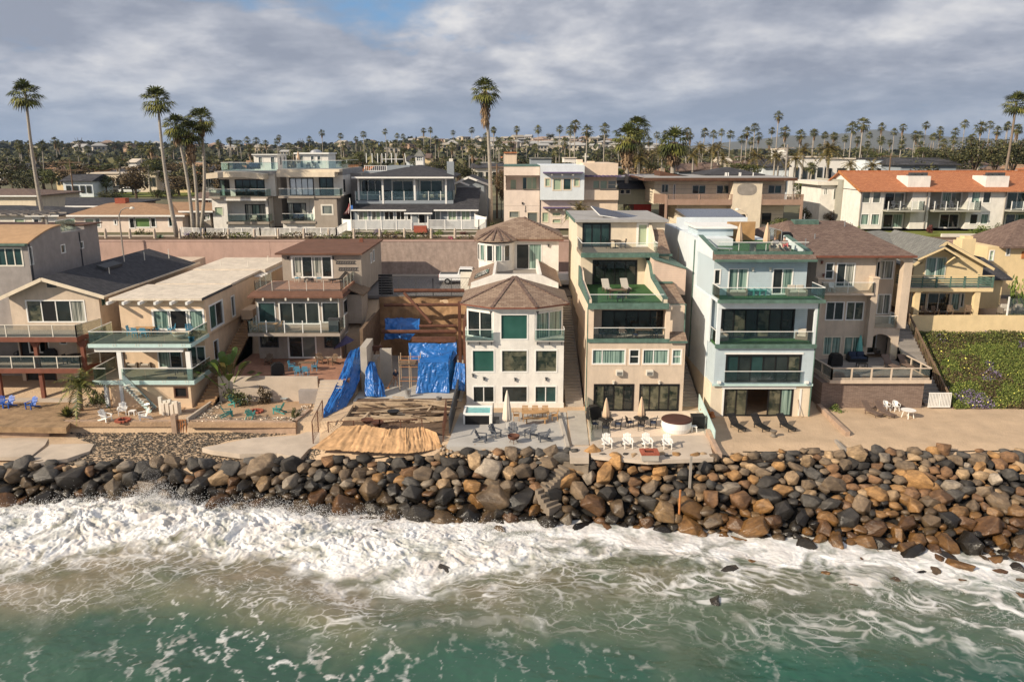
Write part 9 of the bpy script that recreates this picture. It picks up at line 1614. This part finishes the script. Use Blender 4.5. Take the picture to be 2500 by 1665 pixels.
# fences round the site
def chain(name,label,pts,h,m='rust'):
 g=empty(name,pts[0],label,'fence');f=MB();w=MB()
 for a,b_ in zip(pts,pts[1:]):
  a=Vector(a);b_=Vector(b_);k=max(1,round((b_-a).length/2.2))
  for i in range(k+1): f.beam(a.lerp(b_,i/k),a.lerp(b_,i/k)+UP_*h,.07)
  f.beam(a+UP_*h,b_+UP_*h,.05);n=int((b_-a).length/.3)
  for i in range(n+1):
   q=a.lerp(b_,i/n);q2=a.lerp(b_,min(1,(i+4)/n));q3=a.lerp(b_,max(0,(i-4)/n));w.beam(q,q2+UP_*h*.97,.012);w.beam(q,q3+UP_*h*.97,.012)
 f.build('frame',m,g);w.build('mesh',m,g)
chain('chain_link_fence','rusty chain link fence at the left front corner of the site',[G(Z2,535,1470,-1.1),G(Z2,600,1330,-.6)],1.9);chain('chain_link_fence','rusty low chain link fence along the top of the orange cloth',[G(Z2,632,1400,-.3),G(Z2,960,1385,.2),G(Z2,1230,1385,.2)],.9);chain('chain_link_fence','rusty chain link fence at the right front corner of the site',[G(Z2,1365,1500,-.6),G(Z2,1385,1330,0)],2.0);chain('chain_link_fence','chain link fence along the road above the pit',[(-14.2,85.7,6.6),(-8.6,85.7,6.6),(-4.6,85.7,6.6)],1.9,'darkgrey')
b=MB();b.prism([G(Z2,1400,1410,0),G(Z2,1470,1120,0)+Vector((0,.5,0)),G(Z2,1470,1120,0)+Vector((0,.5,1.9)),G(Z2,1400,1410,0)+UP_*1.5],(.12,0,0));b.build('hoarding','darkgrey',None,'leaning grey sheet hoarding between the site and the hot tub','hoarding')
b=MB();[b.box(gx(Z2,950,400,85.9),gx(Z2,1040,400,85.9),85.8,85.9,6.7+.28*i,6.92+.28*i) for i in range(8)];b.build('slatted_gate','black',None,'black slatted gate on the road left of the pit','gate')
# taupe house patio, wall and steps
b=MB();b.box(-26.6,-14.8,G(Z2,300,1060,1.75).y,79,-.2,1.75);b.build('patio','brickpatio',kind='structure');yw=G(Z2,300,1060,1.75).y
plainwall('patio_wall','pale plastered wall in front of the taupe house patio','concrete2',-26.6,-17.6,yw-.35,yw-.01,-.4,2.05);stairs('steps','worn yellowish steps right of the pale patio wall',-17.4,-15.3,yw-3.2,-.3,yw-.02,1.7,'concrete2',9)
plainwall('alcove_box','grey utility box set against the pale patio wall','greystucco',gx(Z2,440,1140,yw-1),gx(Z2,565,1140,yw-1),yw-1,yw-.36,-.3,.95,'utility box')
# ================================================================ PEOPLE
def skin(name,m,J,E,parent=None,sub=1):
 me=bpy.data.meshes.new(name);me.from_pydata([j[:3] for j in J],E,[]);o=bpy.data.objects.new(name,me);COL.objects.link(o);o.parent=parent;sk=o.modifiers.new('s','SKIN');me.materials.append(MT[m]) 
 for i,j in enumerate(J): me.skin_vertices[0].data[i].radius=(j[3],j[3] if len(j)<5 else j[4])
 me.skin_vertices[0].data[0].use_root=True;sb=o.modifiers.new('u','SUBSURF');sb.levels=sb.render_levels=sub;return o
def person(label,loc,rz,pose,shirt,trous,hair,held=None):
 r=empty('person',loc,label,'person');r.rotation_euler=(0,0,rz)
 J=dict(pose);names=list(J);idx={k:i for i,k in enumerate(names)};E=[('pel','chest'),('chest','neck'),('neck','head'),('head','crown'),('pel','hipL'),('hipL','kneeL'),('kneeL','ankL'),('ankL','toeL'),('pel','hipR'),('hipR','kneeR'),('kneeR','ankR'),('ankR','toeR'),('chest','shL'),('shL','elL'),('elL','wrL'),('wrL','paL'),('chest','shR'),('shR','elR'),('elR','wrR'),('wrR','paR')]
 P=[J[k] for k in names];EE=[(idx[a],idx[b]) for a,b in E]
 for s in'LR':
  w=Vector(J['wr'+s][:3]);p=Vector(J['pa'+s][:3]);d=(p-w).normalized();c=d.cross(Vector((1,0,.2))).normalized()
  for i,(o_,l_) in enumerate(((-.03,.065),(-.01,.075),(.01,.07),(.03,.055))): P.append((*(p+c*o_*.6+d*.02),.011));P.append((*(p+c*o_+d*l_),.008));EE+=[(idx['pa'+s],len(P)-2),(len(P)-2,len(P)-1)]
  P.append((*(w+d*.03+c*.05),.010));EE.append((idx['wr'+s],len(P)-1))
 b=skin('body','skin',P,EE,r)
 def wear(nm,m,ks,ed,g=1.28): q={k:i for i,k in enumerate(ks)};return skin(nm,m,[(*J[k][:3],*[a*g for a in J[k][3:]]) for k in ks],[(q[a],q[c]) for a,c in ed],r)
 wear('shirt',shirt,['pel','chest','shL','elL','shR','elR'],[('pel','chest'),('chest','shL'),('shL','elL'),('chest','shR'),('shR','elR')]);wear('trousers',trous,['pel','hipL','kneeL','ankL','hipR','kneeR','ankR'],[('pel','hipL'),('hipL','kneeL'),('kneeL','ankL'),('pel','hipR'),('hipR','kneeR'),('kneeR','ankR')],1.22)
 h=Vector(J['head'][:3])
 hb=bmesh.new();bmesh.ops.create_uvsphere(hb,u_segments=12,v_segments=8,radius=.108);me=bpy.data.meshes.new('hair');bmesh.ops.delete(hb,geom=[v for v in hb.verts if v.co.z<-.01],context='VERTS');hb.to_mesh(me);me.materials.append(MT[hair]);mobj('hair',me,r,h+Vector((0,.015,.05)))
 fm=MB();fm.beam(h+Vector((0,-.10,.0)),h+Vector((0,-.125,-.02)),.025,.035);fo=mobj('nose',(lambda m_:(m_.from_pydata(fm.v,[],fm.f),m_.materials.append(MT['skin']),m_)[2])(bpy.data.meshes.new('nose')),r)
 if held: part(r,held[0],held[1],held[2])
 return r
STAND=dict(pel=(0,0,.95,.15,.11),chest=(0,-.03,1.32,.16,.11),neck=(0,-.05,1.5,.06),head=(0,-.08,1.62,.10),crown=(0,-.07,1.72,.085),hipL=(.10,0,.88,.095),kneeL=(.14,-.06,.48,.07),ankL=(.15,.02,.09,.045),toeL=(.17,-.14,.04,.035),hipR=(-.10,0,.88,.095),kneeR=(-.15,.02,.48,.07),ankR=(-.18,.10,.09,.045),toeR=(-.2,-.06,.04,.035),shL=(.20,-.03,1.40,.062),elL=(.27,-.12,1.13,.048),wrL=(.18,-.32,1.02,.032),paL=(.15,-.39,1.0,.034),shR=(-.20,-.03,1.40,.062),elR=(-.28,-.10,1.12,.048),wrR=(-.16,-.30,.95,.032),paR=(-.13,-.37,.93,.034))
wk=Pz(1062,1105,.04);person('worker in dark shirt and khaki trousers sweeping the floor of the pit',wk,.5,STAND,'cushdark','brownpaint','darkgrey')
b=MB();b.beam(wk+Vector((-.05,-.35,1.15)),wk+Vector((-.65,-.75,.08)),.035);b.beam(wk+Vector((-.85,-.75,.06)),wk+Vector((-.5,-.78,.06)),.1);b.build('broom','rustorange',None,'broom held by the worker in the pit','broom')
SIT=dict(pel=(0,0,.12,.15,.11),chest=(0,.24,.42,.16,.11),neck=(0,.34,.56,.06),head=(0,.38,.68,.10),crown=(0,.40,.78,.085),hipL=(.11,-.05,.10,.095),kneeL=(.15,-.45,.34,.07),ankL=(.15,-.80,.06,.045),toeL=(.16,-.92,.12,.035),hipR=(-.11,-.05,.10,.095),kneeR=(-.16,-.46,.22,.07),ankR=(-.17,-.85,.05,.045),toeR=(-.18,-.96,.12,.035),shL=(.20,.22,.48,.062),elL=(.30,.05,.26,.048),wrL=(.16,-.14,.22,.032),paL=(.12,-.20,.22,.034),shR=(-.20,.22,.48,.062),elR=(-.30,.08,.25,.048),wrR=(-.18,-.12,.2,.032),paR=(-.14,-.18,.2,.034))
# ================================================================ FURNITURE
def face(p,t): return math.atan2(t.y-p.y,t.x-p.x)+math.pi/2
def put(P,fr,z,items,group=None,to=None,rz=0,cat=None):
 for it in items:
  p=G(fr,it[0],it[1],z);a=face(p,to) if to is not None else (it[3] if len(it)>3 else rz);P(p,a,it[2],group,cat=cat)
zp=.035;fp_=G(Z3,440,1470,zp)
put(P_adk_g,Z3,zp,[(240,1462,'leftmost dark grey adirondack chair on the grey patio'),(325,1432,'dark grey adirondack chair between the leftmost one and the cream umbrella'),(437,1424,'dark grey adirondack chair directly behind the rusty fire bowl'),(545,1432,'dark grey adirondack chair right behind the fire bowl'),(628,1458,'rightmost dark grey adirondack chair on the grey patio')],'grey chairs round the fire bowl',fp_)
simple('fire_bowl','fire bowl',[('bowl','rust',lambda b:b.lathe([(.15,.25),(.42,.40),(.48,.62),(.44,.62),(.3,.42)],n=16)),('leg','rust',lambda b:[b.beam((.2*math.cos(a),.2*math.sin(a),.3),(.36*math.cos(a),.36*math.sin(a),0),.04) for a in(.5,2.6,4.7)])])(fp_,0,'rusty fire bowl in the ring of grey chairs')
P_um_cream(G(Z3,400,1388,zp),0,'tall closed cream umbrella on the grey patio')
tc_=G(Z3,575,1330,zp);P_tb_wood(tc_,0,'long slatted wooden dining table under the white house windows');wch='wooden chairs of the patio dining table'
for i,(dx,dy,l) in enumerate(((-.85,.85,'left wooden chair behind the patio dining table'),(0,.85,'middle wooden chair behind the patio dining table'),(.85,.85,'right wooden chair behind the patio dining table'))): P_ch_wood(tc_+Vector((dx,dy,0)),0,l,wch)
P_ch_wood(tc_+Vector((-1.6,0,0)),R(90),'wooden armchair at the left end of the patio dining table',wch);P_ch_wood(tc_+Vector((1.6,0,0)),R(-90),'wooden armchair at the right end of the patio dining table',wch)
simple('bench','bench',[('seat','wood',lambda b:b.box(-.95,.95,-.17,.17,.42,.47)),('leg','wood',lambda b:b.box(-.8,-.7,-.15,.15,0,.42)),('leg','wood',lambda b:b.box(.7,.8,-.15,.15,0,.42))])(tc_+Vector((0,-.8,0)),0,'wooden bench in front of the patio dining table')
# hot tubs
ht=G(Z3,222,1330,zp);T_=empty('hot_tub',ht,'square white hot tub with turquoise water beside the pit hoarding','hot tub')
part(T_,'shell','white',lambda b:(b.box(ht.x-1.2,ht.x+1.2,ht.y-1.1,ht.y-.9,.75+zp,.95+zp),b.box(ht.x-1.2,ht.x+1.2,ht.y+.9,ht.y+1.1,zp,.95+zp),b.box(ht.x-1.2,ht.x-1.0,ht.y-.9,ht.y+.9,zp,.95+zp),b.box(ht.x+1.0,ht.x+1.2,ht.y-.9,ht.y+.9,zp,.95+zp),b.box(ht.x-1.2,ht.x-1.05,ht.y-1.1,ht.y-.9,zp,.75+zp),b.box(ht.x+.95,ht.x+1.2,ht.y-1.1,ht.y-.9,zp,.75+zp)),bevel=.04);part(T_,'panel','black',lambda b:b.box(ht.x-1.04,ht.x+.94,ht.y-1.06,ht.y-.95,zp,.74+zp));part(T_,'water','tubwater',lambda b:b.box(ht.x-.99,ht.x+.99,ht.y-.89,ht.y+.89,zp+.1,.82+zp));part(T_,'handrail','darkgrey',lambda b:b.tube([ht+Vector((1.25,.3,0)),ht+Vector((1.25,.3,1.4)),ht+Vector((1.25,-.4,1.4)),ht+Vector((1.25,-.5,1.1))],.03));part(T_,'step','darkgrey',lambda b:b.box(ht.x+1.25,ht.x+1.75,ht.y-.9,ht.y,zp,.35))
q=G(Z4,643,1352,.05);T_=empty('round_hot_tub',q,'round white hot tub with dark brown cover on the peach house patio','hot tub');part(T_,'shell','white',lambda b:b.lathe([(1.08,0),(1.2,.35),(1.2,.85)],q,36));part(T_,'cover','tubcover',lambda b:b.lathe([(1.22,.855),(1.22,.93),(1.15,.99),(.02,1.02)],q,36))
# peach house
put(P_adk_w,Z4,.03,[(242,1452,'first white adirondack chair from the left on the peach house patio',.08),(362,1452,'second white adirondack chair from the left on the peach house patio',.03),(474,1450,'third white adirondack chair from the left on the peach house patio',.12),(590,1456,'fourth white adirondack chair from the left, nearest the round hot tub',-.05)],'white adirondack chairs facing the sea')
q=G(Z4,487,1520,.02);T_=empty('fire_table',q,'square red brick fire table on concrete base in front of the white chairs','fire pit');part(T_,'base','concrete',lambda b:b.box(q.x-.62,q.x+.62,q.y-.4,q.y+.55,0,.45));part(T_,'brick_rim','redbrick',lambda b:(b.box(q.x-.66,q.x+.66,q.y-.44,q.y-.2,.452,.62),b.box(q.x-.66,q.x+.66,q.y+.35,q.y+.6,.452,.62),b.box(q.x-.66,q.x-.35,q.y-.2,q.y+.35,.452,.62),b.box(q.x+.35,q.x+.66,q.y-.2,q.y+.35,.452,.62)));part(T_,'fire_bed','black',lambda b:b.box(q.x-.35,q.x+.35,q.y-.2,q.y+.35,.46,.5))
for i,(zx,zy,w_) in enumerate(((235,1338,'left'),(438,1330,'right'))):
 p=G(Z4,zx,zy,.05);P_tb_k(p,0,f'round black metal table with the {w_} beige umbrella');P_um_beige(p+Vector((0,.02,0)),0,f'closed beige umbrella in the {w_} black table')
 for a,nm in ((-15,'right'),(75,'back'),(195,'left'),(262,'front')):
  d=Vector((math.cos(R(a)),math.sin(R(a)),0));P_ch_k(p+d*1.0,face(p+d,p),f'black metal chair at the {nm} side of the {w_} black table','black chairs of the peach house patio')
simple('stool','stool',[('top','w_chair',lambda b:b.box(-.22,.22,-.22,.22,.42,.47)),('leg','w_chair',lambda b:[b.beam((x,y,0),(x*.8,y*.8,.42),.06) for x in(-.2,.2) for y in(-.2,.2)])])(G(Z4,745,1362,.04),0,'small white stool beside the round hot tub')
b=MB();q=G(Z4,765,1335,.04);b.box(q.x-.5,q.x+.5,q.y-.4,q.y+.4,.04,1.0);b.box(q.x-.54,q.x+.54,q.y-.44,q.y+.44,1.0,1.06);b.build('storage_box','black',None,'black storage box between the hot tub and the green fence','box')
P_grill(G(Z4,165,1290,.05),.3,'black covered grill in the left corner of the peach house patio')
put(P_lng_c,Z4,9.46,[(240,548,'left cushioned lounger on the green turf terrace',.1),(350,545,'right cushioned lounger on the green turf terrace',.1)]);P_tb_dark(G(Z4,305,588,9.46),0,'dark table on the green turf terrace');put(P_ch_k,Z4,9.46,[(260,595,'left dark chair on the green turf terrace',1.4),(350,592,'right dark chair on the green turf terrace',-1.4),(318,610,'front dark chair on the green turf terrace',3.1)])
P_tb_k(G(Z4,290,296,12.58),0,'small black table on the top terrace');put(P_ch_k,Z4,12.58,[(250,300,'left black chair on the top terrace',1.5),(335,300,'right black chair on the top terrace',-1.5),(292,285,'back black chair on the top terrace',0)])
P_tb_dark(G(Z4,455,820,6.36),0,'dark table in the loggia of the peach house');put(P_ch_k,Z4,6.36,[(215,822,'leftmost dark chair in the peach house loggia',.8),(405,825,'dark chair left of the loggia table',1.4),(515,822,'dark chair right of the loggia table',-1.4)]);put(P_ch_beige,Z4,6.36,[(332,820,'pale padded chair in the peach house loggia',.2)])
# blue house
put(P_lng_k,Z5,0,[(400,1330,'left black lounger on the sand before the blue house',.28),(545,1330,'middle black lounger on the sand before the blue house',.30),(705,1330,'right black lounger on the sand before the blue house',.28)],'black loungers on the sand')
simple('stool','stool',[('seat','wicker',lambda b:b.lathe([(.26,0),(.15,.22),(.27,.45),(.27,.48)],n=14))])(G(Z5,628,1378,0),0,'hourglass wicker stool between the middle and right black loungers')
P_um_beige(G(Z5,412,246,13.56),0,'left closed beige umbrella on the turf roof deck');P_um_beige(G(Z5,580,246,13.56),0,'right closed beige umbrella on the turf roof deck')
simple('pedestal_table','table',[('tabletop','darkgrey',lambda b:b.lathe([(.75,.72),(.75,.76)],n=20)),('pedestal','concrete',lambda b:b.lathe([(.3,0),(.27,.35),(.3,.72)],n=14))])(G(Z5,500,238,13.56),0,'round table on a stone drum on the turf roof deck')
so=G(Z5,668,240,13.56);P_sofa(so,0,'pale outdoor sofa carrying two resting people on the roof deck');person('person in pale shirt reclining on the roof deck sofa',so+Vector((-.35,-.05,.42)),0.1,SIT,'umb_cream','cushion','lumberdark');person('person in dark top reclining at the right on the roof deck sofa',so+Vector((.35,-.05,.42)),-.2,SIT,'br_chair','flagred','black')
put(P_lng_s,Z5,13.56,[(300,240,'pale striped lounger at the left of the roof deck',1.2)]);P_grill(G(Z5,700,200,13.56),0,'dark covered grill on the roof deck')
put(P_sofa,Z5,10.1,[(400,508,'left wicker sofa on the fourth floor balcony of the blue house'),(768,510,'right wicker sofa on the fourth floor balcony of the blue house')]);put(chair('t_chair',seat='t_chair'),Z5,10.1,[(480,508,'left teal chair on the blue house balcony',0),(518,508,'middle teal chair on the blue house balcony',.1),(558,508,'right teal chair on the blue house balcony',0)],'teal chairs on the blue house balcony')
put(P_arm,Z5,6.32,[(303,785,'left wicker armchair on the turf loggia',.4),(800,778,'right wicker armchair on the turf loggia',-.4)])
b=MB();p=G(Z5,790,1262,0);b.beam(p,p+Vector((-.15,.35,1.5)),.04);b.box(p.x-.2,p.x+.2,p.y-.05,p.y+.05,0,.12);b.build('broom','lumber',None,'broom leaning on the blue house wall','broom')
b=MB();p=G(Z5,215,1255,0)
for i in range(9): a=rg2.uniform(0,6.28);b.beam(p+Vector((rg2.uniform(-.6,.6),rg2.uniform(-.8,.6),.05)),p+Vector((rg2.uniform(-.6,.6),rg2.uniform(-.6,.6),.45)),.35,.08)
b.build('tile_rubble','rustorange',None,'heap of broken orange tiles beside the green corrugated fence','rubble')
# tan house and beach set
put(P_mono,Z6,0,[(462,1232,'leftmost white plastic chair on the sand',.1),(532,1262,'second white plastic chair on the sand',.5),(590,1262,'third white plastic chair on the sand',.2),(660,1235,'slatted white plastic chair behind the round table',0)],'white plastic chairs before the stone base');P_tb_white(G(Z6,668,1305,0),.4,'round white plastic table on the sand');put(P_lng_br,Z6,0,[(435,1285,'left brown lounger beside the white plastic chairs',.35),(520,1290,'right brown lounger beside the white plastic chairs',.35)])
put(P_lng_br,Z6,2.68,[(555,985,'left brown lounger on the stone base deck',.15),(655,985,'right brown lounger on the stone base deck',.1)]);P_grill(G(Z6,205,975,2.68),.2,'black covered grill on the stone base deck');P_sofad(G(Z6,345,945,2.68),0,'dark outdoor sofa on the stone base deck');P_um_mint(G(Z6,355,935,2.68),0,'closed mint umbrella on the stone base deck');P_tb_lowd(G(Z6,375,985,2.68),0,'low dark table on the stone base deck');put(P_arm,Z6,2.68,[(470,890,'left wicker armchair under the arch',.4),(520,880,'right wicker armchair under the arch',-.3)]);P_mono(G(Z6,183,505,gz(Z6,515,72.4)+.06),0,'white plastic chair on the tan house balcony')
put(P_ch_rust,Z6,6.32,[(775,655,'first wooden chair from the left on the yellow terrace',.5),(840,655,'second wooden chair from the left on the yellow terrace',.3),(935,650,'third wooden chair from the left on the yellow terrace',-.3),(1050,650,'rightmost wooden chair on the yellow terrace',-.5)],'wooden chairs of the yellow terrace');P_tb_lowd(G(Z6,885,655,6.32),0,'low table between the yellow terrace chairs');put(P_arm,Z6,6.45,[(1290,640,'left armchair behind the smoked windscreen',0),(1385,640,'right armchair behind the smoked windscreen',0)])
# taupe house
zb3=gz(Z2,768,74.4)+.04;P_tb_teak(G(Z2,250,752,zb3),0,'wooden table on the taupe house balcony');put(P_ch_wood,Z2,zb3,[(165,750,'left wooden chair on the taupe balcony',1.5),(320,750,'right wooden chair on the taupe balcony',-1.5)]);b=MB();p=G(Z2,672,752,zb3);b.box(p.x-.5,p.x+.5,p.y-.3,p.y+.3,p.z,p.z+1.2);b.box(p.x-.55,p.x+.55,p.y-.34,p.y+.34,p.z+1.2,p.z+1.25);b.build('storage_cabinet','darkgrey',None,'dark cabinet at the right end of the taupe balcony','cabinet')
put(chair('cushion',seat='blue_chair'),Z2,8.52,[(437,440,'left cream chair with blue seat on the taupe roof terrace',-.2),(573,442,'right cream chair with blue seat on the taupe roof terrace',.2)]);P_tb_lowd(G(Z2,507,440,8.52),0,'low table between the two cream chairs');put(P_lng_k,Z2,8.52,[(695,440,'dark lounger on the taupe roof terrace',-.9)]);P_tb_lowd(G(Z2,745,405,8.52),0,'small dark table in the corner of the taupe roof terrace')
put(P_rock,Z2,1.77,[(575,960,'left wooden rocking chair on the taupe patio',.3),(660,965,'right wooden rocking chair on the taupe patio',-.5),(252,965,'shaded wooden rocking chair left of the taupe patio door',0)]);P_tb_dark(G(Z2,495,1000,1.77),0,'dark dining table on the taupe patio');put(P_ch_blue,Z2,1.77,[(400,1003,'blue chair left of the taupe patio table',1.5),(440,1035,'front left blue chair at the taupe patio table',3.1),(490,1035,'front right blue chair at the taupe patio table',3.1),(545,1005,'blue chair right of the taupe patio table',-1.5)],'blue chairs of the taupe patio');P_grill(G(Z2,310,1035,1.77),.4,'black grill at the edge of the taupe patio')
um=G(Z2,745,925,1.77);U_=empty('tilted_umbrella',um,'dark purple tilted umbrella beside the blue tarpaulin','umbrella');part(U_,'pole','darkgrey',lambda b:b.tube([um,um+Vector((0,0,1.9))],.03));part(U_,'canopy','umb_purple',lambda b:b.add([um+Vector((.1,.1,2.3))]+[um+Vector((-.2,0,1.5))+Vector((math.cos(a)*1.1,math.sin(a)*.9,math.cos(a)*.45-.1)) for a in [i*math.pi/4 for i in range(8)]],[(0,i+1,(i+1)%8+1) for i in range(8)]+[tuple(range(8,0,-1))]))
put(P_lng_s,Z2,-.24,[(290,1185,'left striped lounger on the sandy yard',-.35),(385,1187,'right striped lounger on the sandy yard',-.35)])
tz=-.24;rg_=G(B1,1712,180,tz);put(P_adk_t,B1,tz,[(1570,138,'teal adirondack chair nearest the banana plant'),(1520,210,'teal adirondack chair at the left beside the pebble bed'),(1675,222,'teal adirondack chair seen from behind near the wall'),(1865,188,'teal adirondack chair right of the stone ring')],'teal chairs round the stone ring',rg_);P_stone(rg_,0,'stone fire ring between the teal chairs');P_tb_low(G(B1,1640,122,tz),.2,'small side table beside the teal chairs')
# flat roofed house
rw_=G(B1,822,240,tz);put(P_adk_w,B1,tz,[(708,240,'white adirondack chair left of the fire ring'),(822,195,'white adirondack chair behind the fire ring, below the deck posts'),(965,228,'white adirondack chair right of the fire ring')],'white chairs round the fire ring',rw_+Vector((0,-.6,0)));P_stone(rw_,0,'reddish fire ring between the white chairs');P_tb_low(G(B1,888,200,tz),0,'small white table between the white adirondack chairs')
zu_=5.56;tt=G(Z1,955,808,zu_);P_tb_teak(tt,0,'teak dining table on the upper glass balcony');bc='blue chairs of the upper balcony'
for dx,dy,a,l in((-.7,.75,0,'back left blue chair at the teak balcony table'),(.05,.75,0,'back middle blue chair at the teak balcony table'),(.75,.75,0,'back right blue chair at the teak balcony table'),(-1.25,0,1.57,'blue chair at the left end of the teak balcony table'),(-.45,-.75,3.14,'front left blue chair at the teak balcony table'),(.35,-.75,3.14,'front right blue chair at the teak balcony table')): P_ch_blue(tt+Vector((dx,dy,0)),a,l,bc)
put(P_ch_blue,Z1,zu_,[(1135,795,'single blue chair before the open balcony door',-.6),(1250,800,'blue chair in the right corner of the upper balcony',.6)],bc);P_bowl(G(Z1,1188,828,zu_),0,'round concrete fire bowl on the upper glass balcony');P_bpot(G(Z1,1265,848,zu_),0,'blue pot with a plant on the upper glass balcony')
put(P_arm,Z1,2.26,[(882,1020,'left wicker armchair on the lower glass balcony',0),(970,1020,'right wicker armchair on the lower glass balcony',0)]);P_sofa(G(Z1,1290,1025,2.26),R(-60),'wicker sofa at the right of the lower glass balcony');P_tb_lowd(G(Z1,1195,1065,2.26),0,'low cushioned table on the lower glass balcony');b=MB();p=G(Z1,1135,1092,2.26);b.box(p.x-.4,p.x+.4,p.y-.15,p.y+.15,2.26,2.4);b.build('dog_bed','cushdark',None,'dark mat at the front of the lower glass balcony','mat')
for i in range(9):
 zx=1068+i*14.5;h=(1.25,.75,.95,.8,1.0,.7,.85,.95,.75)[i];p=G(Z1,zx,1322+(i%2)*8,-.25);b=MB();b.box(p.x-.15,p.x+.13,p.y-.15,p.y+.15,-.3,h);b.build('driftwood_stump','umb_cream' if i%2 else 'offwhite',None,f'{"tallest" if i==0 else "whitish" if i%2==0 else "cream"} upright stump, {("first","second","third","fourth","fifth","sixth","seventh","eighth","ninth")[i]} from left in the stump row','stump','upright stumps beside the white chairs')
stairs('steps','dark short steps between the stump row and the ochre stairs',gx(B1,1205,150,66),gx(B1,1330,150,66),64.6,-.9,66.8,-.2,'oldwall',5)
# gabled house
put(P_adk_b,B1,-.26,[(8,150,'blue adirondack chair cut by the left edge',.3),(62,148,'blue adirondack chair second from the left edge',-.2),(215,155,'blue adirondack chair standing apart on the dry lawn',-.3)],'blue adirondack chairs on the dry lawn')
zq=5.7;P_um_teal(G(Z1,122,735,zq),0,'closed turquoise umbrella on the upper deck');P_tb_dark(G(Z1,140,745,zq),0,'table below the turquoise umbrella');put(P_ch_rust,Z1,zq,[(60,750,'chair left of the upper deck table',1.5),(205,745,'chair right of the upper deck table',-1.5)]);put(P_pot,Z1,zq,[(540,745,'left plant pot on the upper deck'),(635,735,'right plant pot on the upper deck')]);P_tb_k(G(Z1,490,985,2.72),0,'round dark table on the lower deck');put(P_ch_k,Z1,2.72,[(445,995,'chair left of the round lower deck table',1.4),(225,965,'chair in the shade of the lower deck',0),(125,965,'leftmost chair on the lower deck',0)]);P_grill(G(Z1,345,975,2.72),.1,'dark covered grill on the lower deck');
# second row details
put(P_adk_w,A3,12.0,[(1525,1118,'left white adirondack chair on the porch house front terrace',.2),(1712,1118,'right white adirondack chair on the porch house front terrace',-.2)])
def onY(P,f,zx,zy,Y,l,rz=0,gr=None): P(gp(f,zx,zy,Y),rz,l,gr)
onY(P_sofa,A3,1270,800,117.2,'cushioned sofa on the upper porch of the blue grey house');onY(P_arm,A3,1450,800,117,'cushioned armchair on the upper porch of the blue grey house');onY(P_grill,A3,700,815,117,'covered grill on the upper porch of the blue grey house')
for a,l in((925,'left dark chair on the first glass balcony of the tile roofed row'),(998,'right dark chair on the first glass balcony of the tile roofed row'),(1345,'left dark chair on the second glass balcony of the tile roofed row'),(1437,'middle dark chair on the second glass balcony of the tile roofed row'),(1512,'right dark chair on the second glass balcony of the tile roofed row')): onY(P_adk_g,A6,a,1192,109.9,l,.2,'dark chairs on the tile row balconies')
onY(P_sofad,A2,1500,1190,113.8,'dark sofa on the lower balcony of the right modern house');onY(P_arm,A2,850,1210,113.9,'armchair on the lower balcony of the left modern house');onY(P_grill,A2,605,445,117,'covered furniture on the roof of the left modern house');onY(P_sofad,A2,840,440,118,'brown covered furniture on the roof of the left modern house');onY(P_ch_k,A2,1650,440,117,'left dark chair on the roof of the right modern house');onY(P_ch_k,A2,1730,440,117,'right dark chair on the roof of the right modern house');onY(P_um_beige,A2,1508,440,117.5,'closed beige umbrella on the roof of the right modern house')
# solar array on the peach house roof
so=empty('solar_array',(gx(Z4,290,100,84),84,15.35),'tilted solar panel array on thin white legs on the peach house roof','solar panel');p0,p1=gp(Z4,150,58,84),gp(Z4,435,120,84)
part(so,'panel','solar',lambda b:b.prism([p0,p1,p1+Vector((.3,-2.2,-.35)),p0+Vector((.7,-2.2,-.75))],(0,0,.06)));part(so,'frame','white',lambda b:(b.beam(p0+Vector((.7,-2.25,-.75)),p1+Vector((.3,-2.25,-.35)),.08),b.beam(p0,p0+Vector((.7,-2.2,-.75)),.08)))
for t in(.08,.2,.55,.75): q_=(p0+Vector((.6,-1.9,-.66))).lerp(p1+Vector((.3,-1.9,-.3)),t);part(so,'leg','white',lambda b:b.beam((q_.x,q_.y,15.3),q_,.06))
# ================================================================ AIR
hz=bpy.data.materials.new('haze');hz.use_nodes=True;t=hz.node_tree;t.nodes.clear();vp=t.nodes.new('ShaderNodeVolumePrincipled');vp.inputs['Color'].default_value=(.52,.68,.97,1);vp.inputs['Density'].default_value=.00006;vp.inputs['Anisotropy'].default_value=.3
o_=t.nodes.new('ShaderNodeOutputMaterial');t.links.new(vp.outputs[0],o_.inputs['Volume'])
b=MB();b.box(-9500,9500,-520,11400,-9,262);me=bpy.data.meshes.new('haze');me.from_pydata(b.v,[],b.f);me.materials.append(hz);h=bpy.data.objects.new('haze',me);COL.objects.link(h);h['kind']='stuff'
